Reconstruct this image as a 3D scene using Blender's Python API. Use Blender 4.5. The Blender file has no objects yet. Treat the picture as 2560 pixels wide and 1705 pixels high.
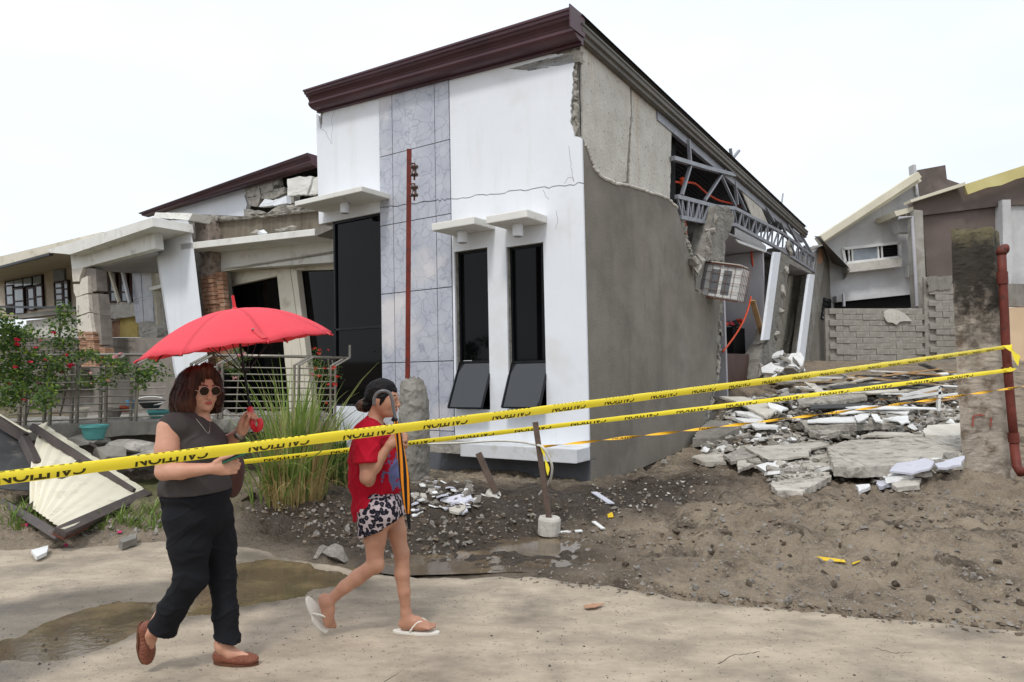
import bpy, bmesh, math, random
import numpy as np
from mathutils import Vector, Matrix
from mathutils.geometry import tessellate_polygon

V = Vector
SC = bpy.context.scene
COL = SC.collection
rnd = random.Random(7)

# ------------------------------------------------------------------ camera, sky, sun, exposure
F = 1770.0; IW = 2560.0; IH = 1705.0          # focal length and size in photo pixels
EYE = V((0.0, 0.0, 1.55)); PITCH = math.atan(77.5 / F)
cam = bpy.data.cameras.new('camera'); camo = bpy.data.objects.new('camera', cam); COL.objects.link(camo)
cam.sensor_width = 36.0; cam.lens = 36.0 * F / IW; cam.clip_start = 0.05; cam.clip_end = 3000.0
camo.location = EYE; camo.rotation_euler = (math.pi / 2 + PITCH, 0, 0)
SC.camera = camo
SUN_EL, SUN_AZ = 56.0, 205.0                  # azimuth clockwise from +Y: high, behind the camera and to the left
w = bpy.data.worlds.new('World'); SC.world = w; w.use_nodes = True
nt = w.node_tree; nt.nodes.clear()
sky = nt.nodes.new('ShaderNodeTexSky'); sky.sky_type = 'NISHITA'; sky.sun_disc = False
sky.sun_elevation = math.radians(SUN_EL); sky.sun_rotation = math.radians(SUN_AZ)
sky.air_density = 1.2; sky.dust_density = 4.0
cl = nt.nodes.new('ShaderNodeMixRGB'); cl.inputs[0].default_value = 0.86      # overcast: an even white cloud sheet over the blue
cl.inputs[2].default_value = (9.5, 10.05, 10.75, 1)
nt.links.new(sky.outputs[0], cl.inputs[1])
bg = nt.nodes.new('ShaderNodeBackground'); bg.inputs[1].default_value = 0.10
wtc = nt.nodes.new('ShaderNodeTexCoord'); wmp = nt.nodes.new('ShaderNodeMapping'); wmp.inputs['Scale'].default_value = (1, 1, 3.0); nt.links.new(wtc.outputs['Generated'], wmp.inputs[0])
wno = nt.nodes.new('ShaderNodeTexNoise'); wno.inputs['Scale'].default_value = 2.2; wno.inputs['Detail'].default_value = 4.0; nt.links.new(wmp.outputs[0], wno.inputs[0])   # soft unevenness of the cloud sheet
wmr = nt.nodes.new('ShaderNodeMapRange'); wmr.inputs[1].default_value = .3; wmr.inputs[2].default_value = .7; wmr.inputs[3].default_value = .93; wmr.inputs[4].default_value = 1.07; nt.links.new(wno.outputs[0], wmr.inputs[0])
wsc = nt.nodes.new('ShaderNodeVectorMath'); wsc.operation = 'SCALE'; nt.links.new(cl.outputs[0], wsc.inputs[0]); nt.links.new(wmr.outputs[0], wsc.inputs['Scale'])
nt.links.new(wsc.outputs[0], bg.inputs[0])
wo = nt.nodes.new('ShaderNodeOutputWorld'); nt.links.new(bg.outputs[0], wo.inputs[0])
sl = bpy.data.lights.new('sun', 'SUN'); sl.energy = 1.5; sl.angle = math.radians(10); sl.color = (1.0, 0.98, 0.95)
so = bpy.data.objects.new('sun', sl); COL.objects.link(so)
_az = math.radians(SUN_AZ); _el = math.radians(SUN_EL)
_sd = V((math.sin(_az) * math.cos(_el), math.cos(_az) * math.cos(_el), math.sin(_el)))
so.rotation_euler = _sd.to_track_quat('Z', 'Y').to_euler(); so.location = (-5, -8, 20)
SC.view_settings.view_transform = 'Standard'; SC.view_settings.look = 'None'
SC.view_settings.exposure = 0.22; SC.view_settings.gamma = 1.0
SC.cycles.max_bounces = 8; SC.cycles.diffuse_bounces = 4

# ------------------------------------------------------------------ pixel -> place helpers (photo pixels, 2560 wide)
CP, SP = math.cos(PITCH), math.sin(PITCH)
def ray(u, v):
    x = (u - IW / 2) / F; y = (IH / 2 - v) / F
    return V((x, CP - y * SP, SP + y * CP))
def P(u, v, Y):                                # the point of that ray at depth Y
    d = ray(u, v); return EYE + d * (Y / d.y)
def G(u, v, z=0.0):                            # on a level plane
    d = ray(u, v); return EYE + d * ((z - EYE.z) / d.z)
def D(x, y): return (x * 1.0875, y * 1.0875)
def crop(ox, oy, k=0.3655): return lambda x, y: (ox + k * x, oy + k * y)
c1 = crop(0, 350); c2 = crop(700, 0); c3 = crop(1400, 0); c4 = crop(1700, 400); c5 = crop(1700, 850)
c6 = crop(900, 850); c7 = crop(0, 750); c8 = crop(300, 350)
f2 = crop(0, 1000, .2551); f1 = crop(0, 700, .1913); f3 = crop(550, 850, .1913); f6 = crop(1780, 900, .27176)
f7 = crop(1000, 1080, .2123); fr = crop(2200, 450, .3509)

# ------------------------------------------------------------------ numpy noise
def _h(ix, iy, iz, s):
    n = (ix * 374761393 + iy * 668265263 + iz * 1274126177 + s * 144665) & 0xffffffff
    n = ((n ^ (n >> 13)) * 1274126177) & 0xffffffff
    return ((n ^ (n >> 16)) & 0xffff) / 65535.0
def vn(x, y, z=None, s=0):
    x = np.asarray(x, float); y = np.asarray(y, float); z = np.zeros_like(x) if z is None else np.asarray(z, float)
    ix = np.floor(x).astype(np.int64); iy = np.floor(y).astype(np.int64); iz = np.floor(z).astype(np.int64)
    fx, fy, fz = x - ix, y - iy, z - iz
    fx = fx * fx * (3 - 2 * fx); fy = fy * fy * (3 - 2 * fy); fz = fz * fz * (3 - 2 * fz)
    r = 0
    for a in (0, 1):
        for b in (0, 1):
            for c in (0, 1):
                r = r + _h(ix + a, iy + b, iz + c, s) * (fx if a else 1 - fx) * (fy if b else 1 - fy) * (fz if c else 1 - fz)
    return r * 2 - 1
def fbm(x, y, z=None, o=4, s=0):
    r = 0; a = 1.0; t = 0
    for i in range(o):
        r = r + a * vn(x * 2.03 ** i, y * 2.03 ** i, None if z is None else z * 2.03 ** i, s + i * 17); t += a; a *= .5
    return r / t

# ------------------------------------------------------------------ objects
def put(o, parent=None):
    COL.objects.link(o)
    if parent is not None: o.parent = parent
    return o
def tag(o, label=None, cat=None, group=None, kind=None):
    if label: o['label'] = label
    if cat: o['category'] = cat
    if group: o['group'] = group
    if kind: o['kind'] = kind
    return o
def thing(name, label, cat, loc=(0, 0, 0), rz=0.0, group=None, M=None):
    o = bpy.data.objects.new(name, None); o.empty_display_size = .1
    if M is not None: o.matrix_world = M
    else: o.location = loc; o.rotation_euler = (0, 0, rz)
    put(o); return tag(o, label, cat, group)
def inv(o):                                    # children built in world coordinates
    return o.matrix_basis.inverted()

class MB:
    def __init__(s): s.v = []; s.f = []; s.m = []; s.mi = 0
    def add(s, vs, fs):
        b = len(s.v); s.v += [tuple(p) for p in vs]; s.f += [tuple(b + i for i in f) for f in fs]; s.m += [s.mi] * len(fs); return s
    def prism(s, pts, vec, holes=()):
        vec = V(vec); rings = [list(map(V, pts))] + [list(map(V, h)) for h in holes]
        tris = tessellate_polygon(rings); flat = [p for r in rings for p in r]; n = len(flat)
        # orientation: the face opposite to vec must look along -vec
        nrm = V((0, 0, 0)); r0 = rings[0]
        for i in range(len(r0)): nrm += r0[i].cross(r0[(i + 1) % len(r0)])
        flip = nrm.dot(vec) > 0
        fs = []
        for t in tris:
            a, b, c = t
            g = (flat[b] - flat[a]).cross(flat[c] - flat[a])
            if g.dot(vec) > 0: t = (a, c, b)
            fs.append(tuple(t)); fs.append((t[0] + n, t[2] + n, t[1] + n))
        k = 0
        for r in rings:
            m = len(r)
            for i in range(m):
                a, b = k + i, k + (i + 1) % m
                fs.append((a, b, b + n, a + n) if flip else (b, a, a + n, b + n))
            k += m
        return s.add(flat + [p + vec for p in flat], fs)
    def box(s, c, size, R=None):
        c = V(c); sx, sy, sz = size[0] / 2, size[1] / 2, size[2] / 2
        vs = [V((x * sx, y * sy, z * sz)) for x in (-1, 1) for y in (-1, 1) for z in (-1, 1)]
        if R is not None: vs = [R @ p for p in vs]
        return s.add([c + p for p in vs], [(0, 1, 3, 2), (4, 6, 7, 5), (0, 4, 5, 1), (2, 3, 7, 6), (0, 2, 6, 4), (1, 5, 7, 3)])
    def bar(s, a, b, wd, ht=None, up=(0, 0, 1)):           # rectangular bar from a to b
        a, b = V(a), V(b); ht = wd if ht is None else ht; d = (b - a).normalized()
        sd = d.cross(V(up))
        if sd.length < 1e-4: sd = d.cross(V((1, 0, 0)))
        sd.normalize(); u2 = sd.cross(d)
        q = [sd * (x * wd / 2) + u2 * (y * ht / 2) for x, y in ((-1, -1), (1, -1), (1, 1), (-1, 1))]
        return s.add([a + p for p in q] + [b + p for p in q], [(3, 2, 1, 0), (4, 5, 6, 7), (0, 1, 5, 4), (1, 2, 6, 5), (2, 3, 7, 6), (3, 0, 4, 7)])
    def tube(s, pts, r, n=8, cap=True):
        pts = [V(p) for p in pts]; rs = r if isinstance(r, (list, tuple)) else [r] * len(pts)
        vs = []; fs = []; nrm = None
        for i, p in enumerate(pts):
            d = (pts[min(i + 1, len(pts) - 1)] - pts[max(i - 1, 0)]).normalized()
            if nrm is None: nrm = d.cross(V((0, 0, 1)) if abs(d.z) < .9 else V((1, 0, 0))).normalized()
            nrm = (nrm - d * nrm.dot(d)).normalized(); bn = d.cross(nrm)
            for k in range(n):
                a = 2 * math.pi * k / n; vs.append(p + (nrm * math.cos(a) + bn * math.sin(a)) * rs[i])
        for i in range(len(pts) - 1):
            for k in range(n):
                a = i * n + k; b = i * n + (k + 1) % n; fs.append((a, b, b + n, a + n))
        if cap: fs.append(tuple(range(n - 1, -1, -1))); fs.append(tuple((len(pts) - 1) * n + k for k in range(n)))
        return s.add(vs, fs)
    def lathe(s, prof, c, n=20, M=None, closed=False):       # prof: (r,z)
        vs = []; fs = []; c = V(c)
        for r, z in prof:
            for k in range(n):
                a = 2 * math.pi * k / n; p = V((r * math.cos(a), r * math.sin(a), z)); vs.append(c + (M @ p if M else p))
        m = len(prof)
        for i in range(m if closed else m - 1):
            j = (i + 1) % m
            for k in range(n): fs.append((i * n + k, i * n + (k + 1) % n, j * n + (k + 1) % n, j * n + k))
        if not closed:
            fs.append(tuple(range(n - 1, -1, -1))); fs.append(tuple((m - 1) * n + k for k in range(n)))
        return s.add(vs, fs)
    def loft(s, rings, cap=True):
        n = len(rings[0]); vs = [p for r in rings for p in r]; fs = []
        for i in range(len(rings) - 1):
            for k in range(n): fs.append((i * n + k, i * n + (k + 1) % n, (i + 1) * n + (k + 1) % n, (i + 1) * n + k))
        if cap: fs.append(tuple(range(n - 1, -1, -1))); fs.append(tuple((len(rings) - 1) * n + k for k in range(n)))
        return s.add(vs, fs)
    def mesh(s, name, mats, smooth=False, fix=False):
        me = bpy.data.meshes.new(name); me.from_pydata(s.v, [], s.f)
        for m in (mats if isinstance(mats, (list, tuple)) else [mats]): me.materials.append(m)
        if max(s.m, default=0): me.polygons.foreach_set('material_index', s.m)
        if smooth: me.polygons.foreach_set('use_smooth', [True] * len(me.polygons))
        if fix:
            bm = bmesh.new(); bm.from_mesh(me); bmesh.ops.recalc_face_normals(bm, faces=bm.faces); bm.to_mesh(me); bm.free()
        me.update(); return me
    def build(s, name, mats, parent=None, smooth=False, bevel=0.0, world=False, fix=False):
        o = bpy.data.objects.new(name, s.mesh(name, mats, smooth, fix)); put(o, parent)
        if world and parent is not None: o.matrix_parent_inverse = inv(parent)
        if bevel:
            b = o.modifiers.new('bevel', 'BEVEL'); b.width = bevel; b.segments = 2; b.limit_method = 'ANGLE'; b.angle_limit = math.radians(40)
        return o
def crumble(o, maxlen=.12, amp=.02, sc=6.0, seed=0, it=5):    # break up clean faces: subdivide and push the surface about
    me = o.data; bm = bmesh.new(); bm.from_mesh(me); bmesh.ops.triangulate(bm, faces=bm.faces[:])
    for i in range(it):
        L = [e for e in bm.edges if e.calc_length() > maxlen]
        if not L or len(bm.faces) > 6000: break
        bmesh.ops.subdivide_edges(bm, edges=L, cuts=1); bmesh.ops.triangulate(bm, faces=[f for f in bm.faces if len(f.verts) > 3])
    bm.normal_update(); vs = bm.verts[:]; co = np.array([v.co for v in vs])
    k = fbm(co[:, 0] * sc, co[:, 1] * sc, co[:, 2] * sc, o=3, s=seed) + .5 * fbm(co[:, 0] * sc * 4, co[:, 1] * sc * 4, co[:, 2] * sc * 4, o=2, s=seed + 3)
    for v, q in zip(vs, k): v.co += v.normal * float(q) * amp
    bm.to_mesh(me); bm.free(); me.update(); return o
def jp(pts, step, amp, seed=0):                # roughen an open polyline in pixel space
    r = random.Random(seed); out = [pts[0]]
    for a, b in zip(pts, pts[1:]):
        L = math.hypot(b[0] - a[0], b[1] - a[1]); n = max(1, int(L / step))
        nx, ny = -(b[1] - a[1]) / max(L, 1e-6), (b[0] - a[0]) / max(L, 1e-6)
        for i in range(1, n + 1):
            t = i / n; k = r.uniform(-amp, amp) if i < n else 0
            out.append((a[0] + (b[0] - a[0]) * t + nx * k, a[1] + (b[1] - a[1]) * t + ny * k))
    return out

# ------------------------------------------------------------------ materials
def s2l(c): return tuple(((x / 255) / 12.92 if x / 255 <= .04045 else ((x / 255 + .055) / 1.055) ** 2.4) for x in c)
def mat(name, a, b=None, scale=3.0, rough=.85, bump=.15, bscale=30.0, spec=.3, metal=0.0, stain=None, sscale=1.5, sth=(.5, .65),
        streak=None, stth=(.52, .72), det=8.0, coat=0.0, stretch=(1, 1, 1), trans=0.0, speck=None, spscale=120.0, coord='Object'):
    m = bpy.data.materials.new(name); m.use_nodes = True; n = m.node_tree.nodes; l = m.node_tree.links
    pb = n['Principled BSDF']; pb.inputs['Roughness'].default_value = rough; pb.inputs['Metallic'].default_value = metal
    pb.inputs['Specular IOR Level'].default_value = spec
    if coat: pb.inputs['Coat Weight'].default_value = coat
    if trans: pb.inputs['Transmission Weight'].default_value = trans
    b = b or a; A = (*s2l(a), 1); B = (*s2l(b), 1)
    tc = n.new('ShaderNodeTexCoord'); mp = n.new('ShaderNodeMapping'); mp.inputs['Scale'].default_value = stretch
    l.new(tc.outputs[coord], mp.inputs[0])
    no = n.new('ShaderNodeTexNoise'); no.inputs['Scale'].default_value = scale; no.inputs['Detail'].default_value = det; no.inputs['Roughness'].default_value = .62
    l.new(mp.outputs[0], no.inputs[0])
    rp = n.new('ShaderNodeValToRGB'); rp.color_ramp.elements[0].position = .32; rp.color_ramp.elements[1].position = .68
    rp.color_ramp.elements[0].color = A; rp.color_ramp.elements[1].color = B; l.new(no.outputs[0], rp.inputs[0])
    out = rp.outputs[0]
    def over(col, scl, th, st=(1, 1, 1), det=6.0):
        nonlocal out
        q = n.new('ShaderNodeMapping'); q.inputs['Scale'].default_value = st; q.inputs['Location'].default_value = (3.1, 1.7, 5.3); l.new(tc.outputs[coord], q.inputs[0])
        x = n.new('ShaderNodeTexNoise'); x.inputs['Scale'].default_value = scl; x.inputs['Detail'].default_value = det; x.inputs['Roughness'].default_value = .65; l.new(q.outputs[0], x.inputs[0])
        r = n.new('ShaderNodeMapRange'); r.inputs[1].default_value = th[0]; r.inputs[2].default_value = th[1]; l.new(x.outputs[0], r.inputs[0])
        mx = n.new('ShaderNodeMixRGB'); mx.inputs[2].default_value = (*s2l(col), 1); l.new(r.outputs[0], mx.inputs[0]); l.new(out, mx.inputs[1]); out = mx.outputs[0]
    if stain: over(stain, sscale, sth)
    if streak: over(streak, 2.2, stth, (1.6, 1.6, .16))
    if speck: over(speck, spscale, (.64, .7), det=2.0)
    l.new(out, pb.inputs['Base Color'])
    if bump:
        bn = n.new('ShaderNodeTexNoise'); bn.inputs['Scale'].default_value = bscale; bn.inputs['Detail'].default_value = 6; l.new(mp.outputs[0], bn.inputs[0])
        bp = n.new('ShaderNodeBump'); bp.inputs['Strength'].default_value = bump; bp.inputs['Distance'].default_value = .02
        l.new(bn.outputs[0], bp.inputs['Height']); l.new(bp.outputs[0], pb.inputs['Normal'])
    return m
M_white = mat('white_paint', (228, 231, 236), (222, 225, 230), 1.3, .75, .06, 60, streak=(208, 207, 205), stth=(.57, .95), stain=(214, 214, 213), sscale=.9, sth=(.55, .75))
M_whitedirty = mat('weathered_white_paint', (226, 225, 220), (212, 210, 203), 2.2, .85, .12, 40, stain=(166, 160, 150), sscale=2.6, sth=(.58, .76), streak=(180, 175, 165), stth=(.58, .85))
M_conc = mat('bare_concrete', (142, 138, 130), (116, 112, 105), 1.4, .9, .3, 26, stain=(96, 92, 86), sscale=.9, sth=(.5, .75), streak=(150, 146, 140), stth=(.5, .8))
M_render = mat('cement_render', (132, 126, 116), (110, 105, 97), 1.3, .9, .25, 30, stain=(140, 135, 127), sscale=.8, sth=(.5, .75), streak=(98, 95, 90), stth=(.56, .95))
M_rubble = mat('broken_concrete', (176, 171, 162), (128, 124, 116), 7, .95, .8, 22, stain=(96, 93, 88), sscale=9, sth=(.55, .68))
M_panel = mat('rough_hollow_block_back', (204, 200, 191), (182, 177, 168), 2.5, .95, .5, 24, stain=(104, 101, 95), sscale=16, sth=(.6, .68), streak=(176, 152, 126), stth=(.6, .85))
M_tile = None
M_maroon = mat('maroon_metal', (84, 52, 58), (68, 42, 48), 2, .38, .02, 10, .5, metal=.25)
M_browngutter = mat('grey_brown_metal', (98, 92, 82), (78, 73, 66), 2, .5, .03, 10, .4, metal=.2)
M_black = mat('black_and_shade', (10, 10, 11), (16, 16, 17), 2, .8, .1)  # flat black for black parts and for painted-in shade of openings
M_glass = mat('black_tinted_glass', (5, 6, 7), (8, 9, 10), 1, .04, 0, spec=.16)
M_glass2 = mat('grey_reflective_glass', (22, 23, 26), (26, 27, 30), 1, .05, 0, spec=.9)
M_alum = mat('dark_aluminium', (40, 42, 45), (30, 31, 34), 3, .4, 0, metal=.5)
M_steel = mat('grey_painted_steel', (150, 152, 158), (128, 130, 136), 3, .45, .05, 40, metal=.25, stain=(120, 104, 92), sscale=6, sth=(.62, .75))
M_red = mat('red_oxide_paint', (120, 44, 32), (92, 34, 26), 9, .6, .15, 60, stain=(70, 44, 36), sscale=14, sth=(.58, .7))
M_inter = mat('interior_lilac_paint', (186, 184, 188), (170, 168, 172), 1.2, .85, .05)
M_cream = mat('cream_paint', (216, 210, 194), (202, 195, 178), 1.6, .85, .08, stain=(168, 158, 136), sscale=2, sth=(.55, .75))
M_rust = mat('rusty_steel', (112, 66, 48), (80, 46, 36), 14, .8, .2, 60)
M_orange = mat('orange_conduit', (222, 82, 42), (204, 70, 34), 5, .5, 0)
M_brick = mat('stone_cladding', (176, 138, 112), (150, 112, 90), 5, .9, .4, 30, stain=(196, 172, 150), sscale=6, sth=(.55, .68))
M_ply = mat('weathered_board', (206, 202, 192), (184, 178, 166), 3, .85, .15, 30, stain=(148, 140, 126), sscale=4, sth=(.55, .72))
M_board = mat('white_ceiling_board', (226, 226, 224), (208, 208, 206), 3, .8, .08, stain=(170, 166, 158), sscale=5, sth=(.58, .72))
M_wood = mat('raw_timber', (190, 158, 118), (160, 128, 92), 4, .8, .2, 40, stretch=(1, 1, .2))
# ------------------------------------------------------------------ terrain
def interp(x, xs, ys): return np.interp(x, xs, ys)
# the road's far edge: photo pixels on the level road
EDGE_PX = [(-700, 1420), (-300, 1385), (0, 1372), (200, 1368), (400, 1352), (590, 1362), (700, 1385), (830, 1415), (960, 1440), (1060, 1447), (1180, 1444), (1310, 1441),
           (1450, 1458), (1600, 1478), (1800, 1505), (1980, 1522), (2150, 1540), (2350, 1556), (2560, 1576), (2900, 1612), (3300, 1650)]
EDGE = [G(*p) for p in EDGE_PX]
_ex = np.array([p.x for p in EDGE]); _ey = np.array([p.y for p in EDGE]); _o = np.argsort(_ex); _ex = _ex[_o]; _ey = _ey[_o]
def edge_y(x): return np.interp(x, _ex, _ey)
def bumpf(x, y, cx, cy, rx, ry, h): return h * np.exp(-(((x - cx) / rx) ** 2 + ((y - cy) / ry) ** 2))
def ss(a, b, x):
    t = np.clip((x - a) / (b - a), 0, 1); return t * t * (3 - 2 * t)
MUDPX = [(560, 1352), (800, 1400), (1000, 1440), (1200, 1440), (1420, 1440), (1540, 1410), (1545, 1370), (1420, 1330), (1600, 1320), (1760, 1290), (1820, 1220), (1740, 1190), (1600, 1215), (1500, 1232), (1300, 1238), (1150, 1260), (1040, 1250), (900, 1290), (700, 1290)]
MUD = [G(*p) for p in MUDPX]
def height(x, y):
    x = np.asarray(x, float); y = np.asarray(y, float)
    d = y - edge_y(x)                                   # metres behind the road edge
    n1 = fbm(x * .9, y * .9, o=4, s=3); n2 = fbm(x * 3.3, y * 3.3, o=4, s=9); n3 = np.abs(fbm(x * 7.5, y * 7.5, o=4, s=21))
    rough = ss(0, .7, d)
    z = -.055 * ss(.12, .05, d) * ss(0, .8, x) + .035 * ss(.05, .16, d) + rough * (.05 * n1 + .075 * n2 + .15 * (.33 - n3)) + .05 * ss(.2, 2.0, d)
    # soil heaps and ruts
    z += bumpf(x, y, -1.35, 7.15, .7, .35, .16) + bumpf(x, y, -.6, 7.3, .6, .3, .17) + bumpf(x, y, .15, 7.9, .5, .35, .16)
    z += bumpf(x, y, -1.6, 8.9, 1.4, .8, .12) + bumpf(x, y, -2.6, 8.0, 1.0, .7, .22)
    z += bumpf(x, y, 2.2, 7.2, .8, .6, .10) + bumpf(x, y, 5.4, 8.9, .9, .6, .22) + bumpf(x, y, 3.4, 6.2, 1.6, .5, .06)
    z += bumpf(x, y, 1.1, 6.4, .5, .2, .07) - bumpf(x, y, .35, 6.35, 1.0, .42, .13) - bumpf(x, y, -.9, 5.75, .8, .25, .09) - bumpf(x, y, .9, 5.8, .6, .16, .09)
    # the lot rises towards the back on the right, and behind the left terrace
    z += ss(9.8, 19.5, y) * 1.75 * ss(1.8, 4.5, x)
    z += ss(11, 22, y) * .5 * ss(-2, -6, x)
    return np.where(d < -.02, -.035, z)
def axis(lo, hi, st, far, g=1.35):
    a = list(np.arange(lo, hi + 1e-6, st)); s = st
    b = []; x = lo; s = st
    while x > -far: s *= g; x -= s; b.append(x)
    c = []; x = a[-1]; s = st
    while x < far: s *= g; x += s; c.append(x)
    return np.array(b[::-1] + a + c)
gx = axis(-6.5, 8.0, .045, 900); gy = axis(4.2, 12.5, .045, 900)
XX, YY = np.meshgrid(gx, gy); ZZ = height(XX, YY)
nx_, ny_ = len(gx), len(gy)
_gxl = gx.tolist(); _gyl = gy.tolist(); _zl = ZZ.tolist()
import bisect
_exl = _ex.tolist(); _eyl = _ey.tolist()
def ey1(x):                                     # scalar edge_y
    i = min(max(bisect.bisect(_exl, x), 1), len(_exl) - 1); t = (x - _exl[i - 1]) / (_exl[i] - _exl[i - 1] + 1e-12); t = min(max(t, 0), 1); return _eyl[i - 1] + (_eyl[i] - _eyl[i - 1]) * t
def h1(x, y):                                   # scalar terrain height from the ground grid
    i = min(max(bisect.bisect(_gxl, x) - 1, 0), len(_gxl) - 2); j = min(max(bisect.bisect(_gyl, y) - 1, 0), len(_gyl) - 2)
    a = (x - _gxl[i]) / (_gxl[i + 1] - _gxl[i]); b = (y - _gyl[j]) / (_gyl[j + 1] - _gyl[j]); r0, r1 = _zl[j], _zl[j + 1]
    return (r0[i] * (1 - a) + r0[i + 1] * a) * (1 - b) + (r1[i] * (1 - a) + r1[i + 1] * a) * b
def GT(u, v, lift=0.0):                         # first hit of a photo ray with the terrain
    d = ray(u, v); t = 2.5; st = .05
    for i in range(900):
        x, y, z = EYE.x + d.x * t, EYE.y + d.y * t, EYE.z + d.z * t; h = h1(x, y)
        if y < ey1(x): h = max(h, 0.0)
        if h + lift >= z:
            if st < .004: break
            t -= st; st *= .25
        t += st
    return V((x, y, h + lift))

gv = np.stack([XX.ravel(), YY.ravel(), ZZ.ravel()], 1)
idx = np.arange(nx_ * ny_).reshape(ny_, nx_)
gf = np.stack([idx[:-1, :-1].ravel(), idx[:-1, 1:].ravel(), idx[1:, 1:].ravel(), idx[1:, :-1].ravel()], 1)
me = bpy.data.meshes.new('ground'); me.from_pydata(gv.tolist(), [], gf.tolist())
me.polygons.foreach_set('use_smooth', [True] * len(me.polygons))
def polydist(px, py, poly):                     # signed distance, negative inside
    n = len(poly); ins = np.zeros(px.shape, bool); dm = np.full(px.shape, 1e9)
    for i in range(n):
        a, b = poly[i], poly[(i + 1) % n]; ex, ey = b[0] - a[0], b[1] - a[1]
        t = np.clip(((px - a[0]) * ex + (py - a[1]) * ey) / (ex * ex + ey * ey + 1e-12), 0, 1)
        dm = np.minimum(dm, np.hypot(px - a[0] - t * ex, py - a[1] - t * ey))
        c = ((a[1] > py) != (b[1] > py)) & (px < (b[0] - a[0]) * (py - a[1]) / ((b[1] - a[1]) + 1e-12) + a[0]); ins ^= c
    return np.where(ins, -dm, dm)
wet = np.clip(.62 - polydist(XX, YY, [(p.x, p.y) for p in MUD]) * 1.3 + .6 * fbm(XX * 1.7, YY * 1.7, o=4, s=44), 0, 1)
at = me.attributes.new('wet', 'FLOAT', 'POINT'); at.data.foreach_set('value', wet.ravel().astype(np.float32))
grass_z = np.clip((fbm(XX * .8, YY * .8, o=4, s=5) + .25) * 2, 0, 1) * ss(-2.6, -3.4, XX) * ss(6.2, 6.9, YY)
at = me.attributes.new('turf', 'FLOAT', 'POINT'); at.data.foreach_set('value', grass_z.ravel().astype(np.float32))

def ground_mat():
    m = mat('dirt', (148, 134, 115), (112, 100, 86), 1.6, .95, 1.0, 20, stain=(76, 67, 57), sscale=2.2, sth=(.52, .68), speck=(160, 152, 142), spscale=60)
    n = m.node_tree.nodes; l = m.node_tree.links; pb = n['Principled BSDF']; src = pb.inputs['Base Color'].links[0].from_socket
    at = n.new('ShaderNodeAttribute'); at.attribute_name = 'wet'
    no = n.new('ShaderNodeTexNoise'); no.inputs['Scale'].default_value = 5; no.inputs['Detail'].default_value = 7
    tc = n.new('ShaderNodeTexCoord'); l.new(tc.outputs['Object'], no.inputs[0])
    rp = n.new('ShaderNodeValToRGB'); rp.color_ramp.elements[0].color = (*s2l((36, 30, 25)), 1); rp.color_ramp.elements[1].color = (*s2l((80, 69, 57)), 1); l.new(no.outputs[0], rp.inputs[0])
    mx = n.new('ShaderNodeMixRGB'); l.new(at.outputs['Fac'], mx.inputs[0]); l.new(src, mx.inputs[1]); l.new(rp.outputs[0], mx.inputs[2])
    a2 = n.new('ShaderNodeAttribute'); a2.attribute_name = 'turf'
    m2 = n.new('ShaderNodeMixRGB'); m2.inputs[2].default_value = (*s2l((84, 84, 52)), 1); l.new(a2.outputs['Fac'], m2.inputs[0]); l.new(mx.outputs[0], m2.inputs[1])
    l.new(m2.outputs[0], pb.inputs['Base Color'])
    r = n.new('ShaderNodeMapRange'); r.inputs[1].default_value = 0; r.inputs[2].default_value = 1; r.inputs[3].default_value = .95; r.inputs[4].default_value = .42
    l.new(at.outputs['Fac'], r.inputs[0]); l.new(r.outputs[0], pb.inputs['Roughness'])
    n['Bump'].inputs['Distance'].default_value = .06
    return m
me.materials.append(ground_mat())
tag(put(bpy.data.objects.new('ground', me)), kind='structure')

# road: a concrete sheet with a ragged far edge
def road_mat():
    m = mat('road_concrete', (179, 165, 146), (160, 147, 129), 1.1, .9, .3, 60, stain=(122, 113, 101), sscale=1.3, sth=(.48, .74), speck=(122, 112, 100), spscale=38, streak=None)
    n = m.node_tree.nodes; l = m.node_tree.links; pb = n['Principled BSDF']; src = pb.inputs['Base Color'].links[0].from_socket
    tc = n.new('ShaderNodeTexCoord'); mp = n.new('ShaderNodeMapping'); mp.inputs['Scale'].default_value = (1, 2.0, 1); mp.inputs['Rotation'].default_value = (0, 0, -.12); l.new(tc.outputs['Object'], mp.inputs[0])
    no = n.new('ShaderNodeTexNoise'); no.inputs['Scale'].default_value = 2.4; no.inputs['Detail'].default_value = 9; no.inputs['Roughness'].default_value = .7; l.new(mp.outputs[0], no.inputs[0])
    r = n.new('ShaderNodeMapRange'); r.inputs[1].default_value = .35; r.inputs[2].default_value = .7; r.inputs[3].default_value = .74; r.inputs[4].default_value = 1.2; l.new(no.outputs[0], r.inputs[0])
    vm = n.new('ShaderNodeVectorMath'); vm.operation = 'SCALE'; l.new(src, vm.inputs[0]); l.new(r.outputs[0], vm.inputs['Scale']); at_ = n.new('ShaderNodeAttribute'); at_.attribute_name = 'wet'
    dk = n.new('ShaderNodeMapRange'); dk.inputs[3].default_value = 1.0; dk.inputs[4].default_value = .5; l.new(at_.outputs['Fac'], dk.inputs[0])
    v2 = n.new('ShaderNodeVectorMath'); v2.operation = 'SCALE'; l.new(vm.outputs[0], v2.inputs[0]); l.new(dk.outputs[0], v2.inputs['Scale']); l.new(v2.outputs[0], pb.inputs['Base Color'])
    rg = n.new('ShaderNodeMapRange'); rg.inputs[3].default_value = .9; rg.inputs[4].default_value = .38; l.new(at_.outputs['Fac'], rg.inputs[0]); l.new(rg.outputs[0], pb.inputs['Roughness'])
    return m
M_road = road_mat()
r_ = random.Random(3)
far = []
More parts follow.
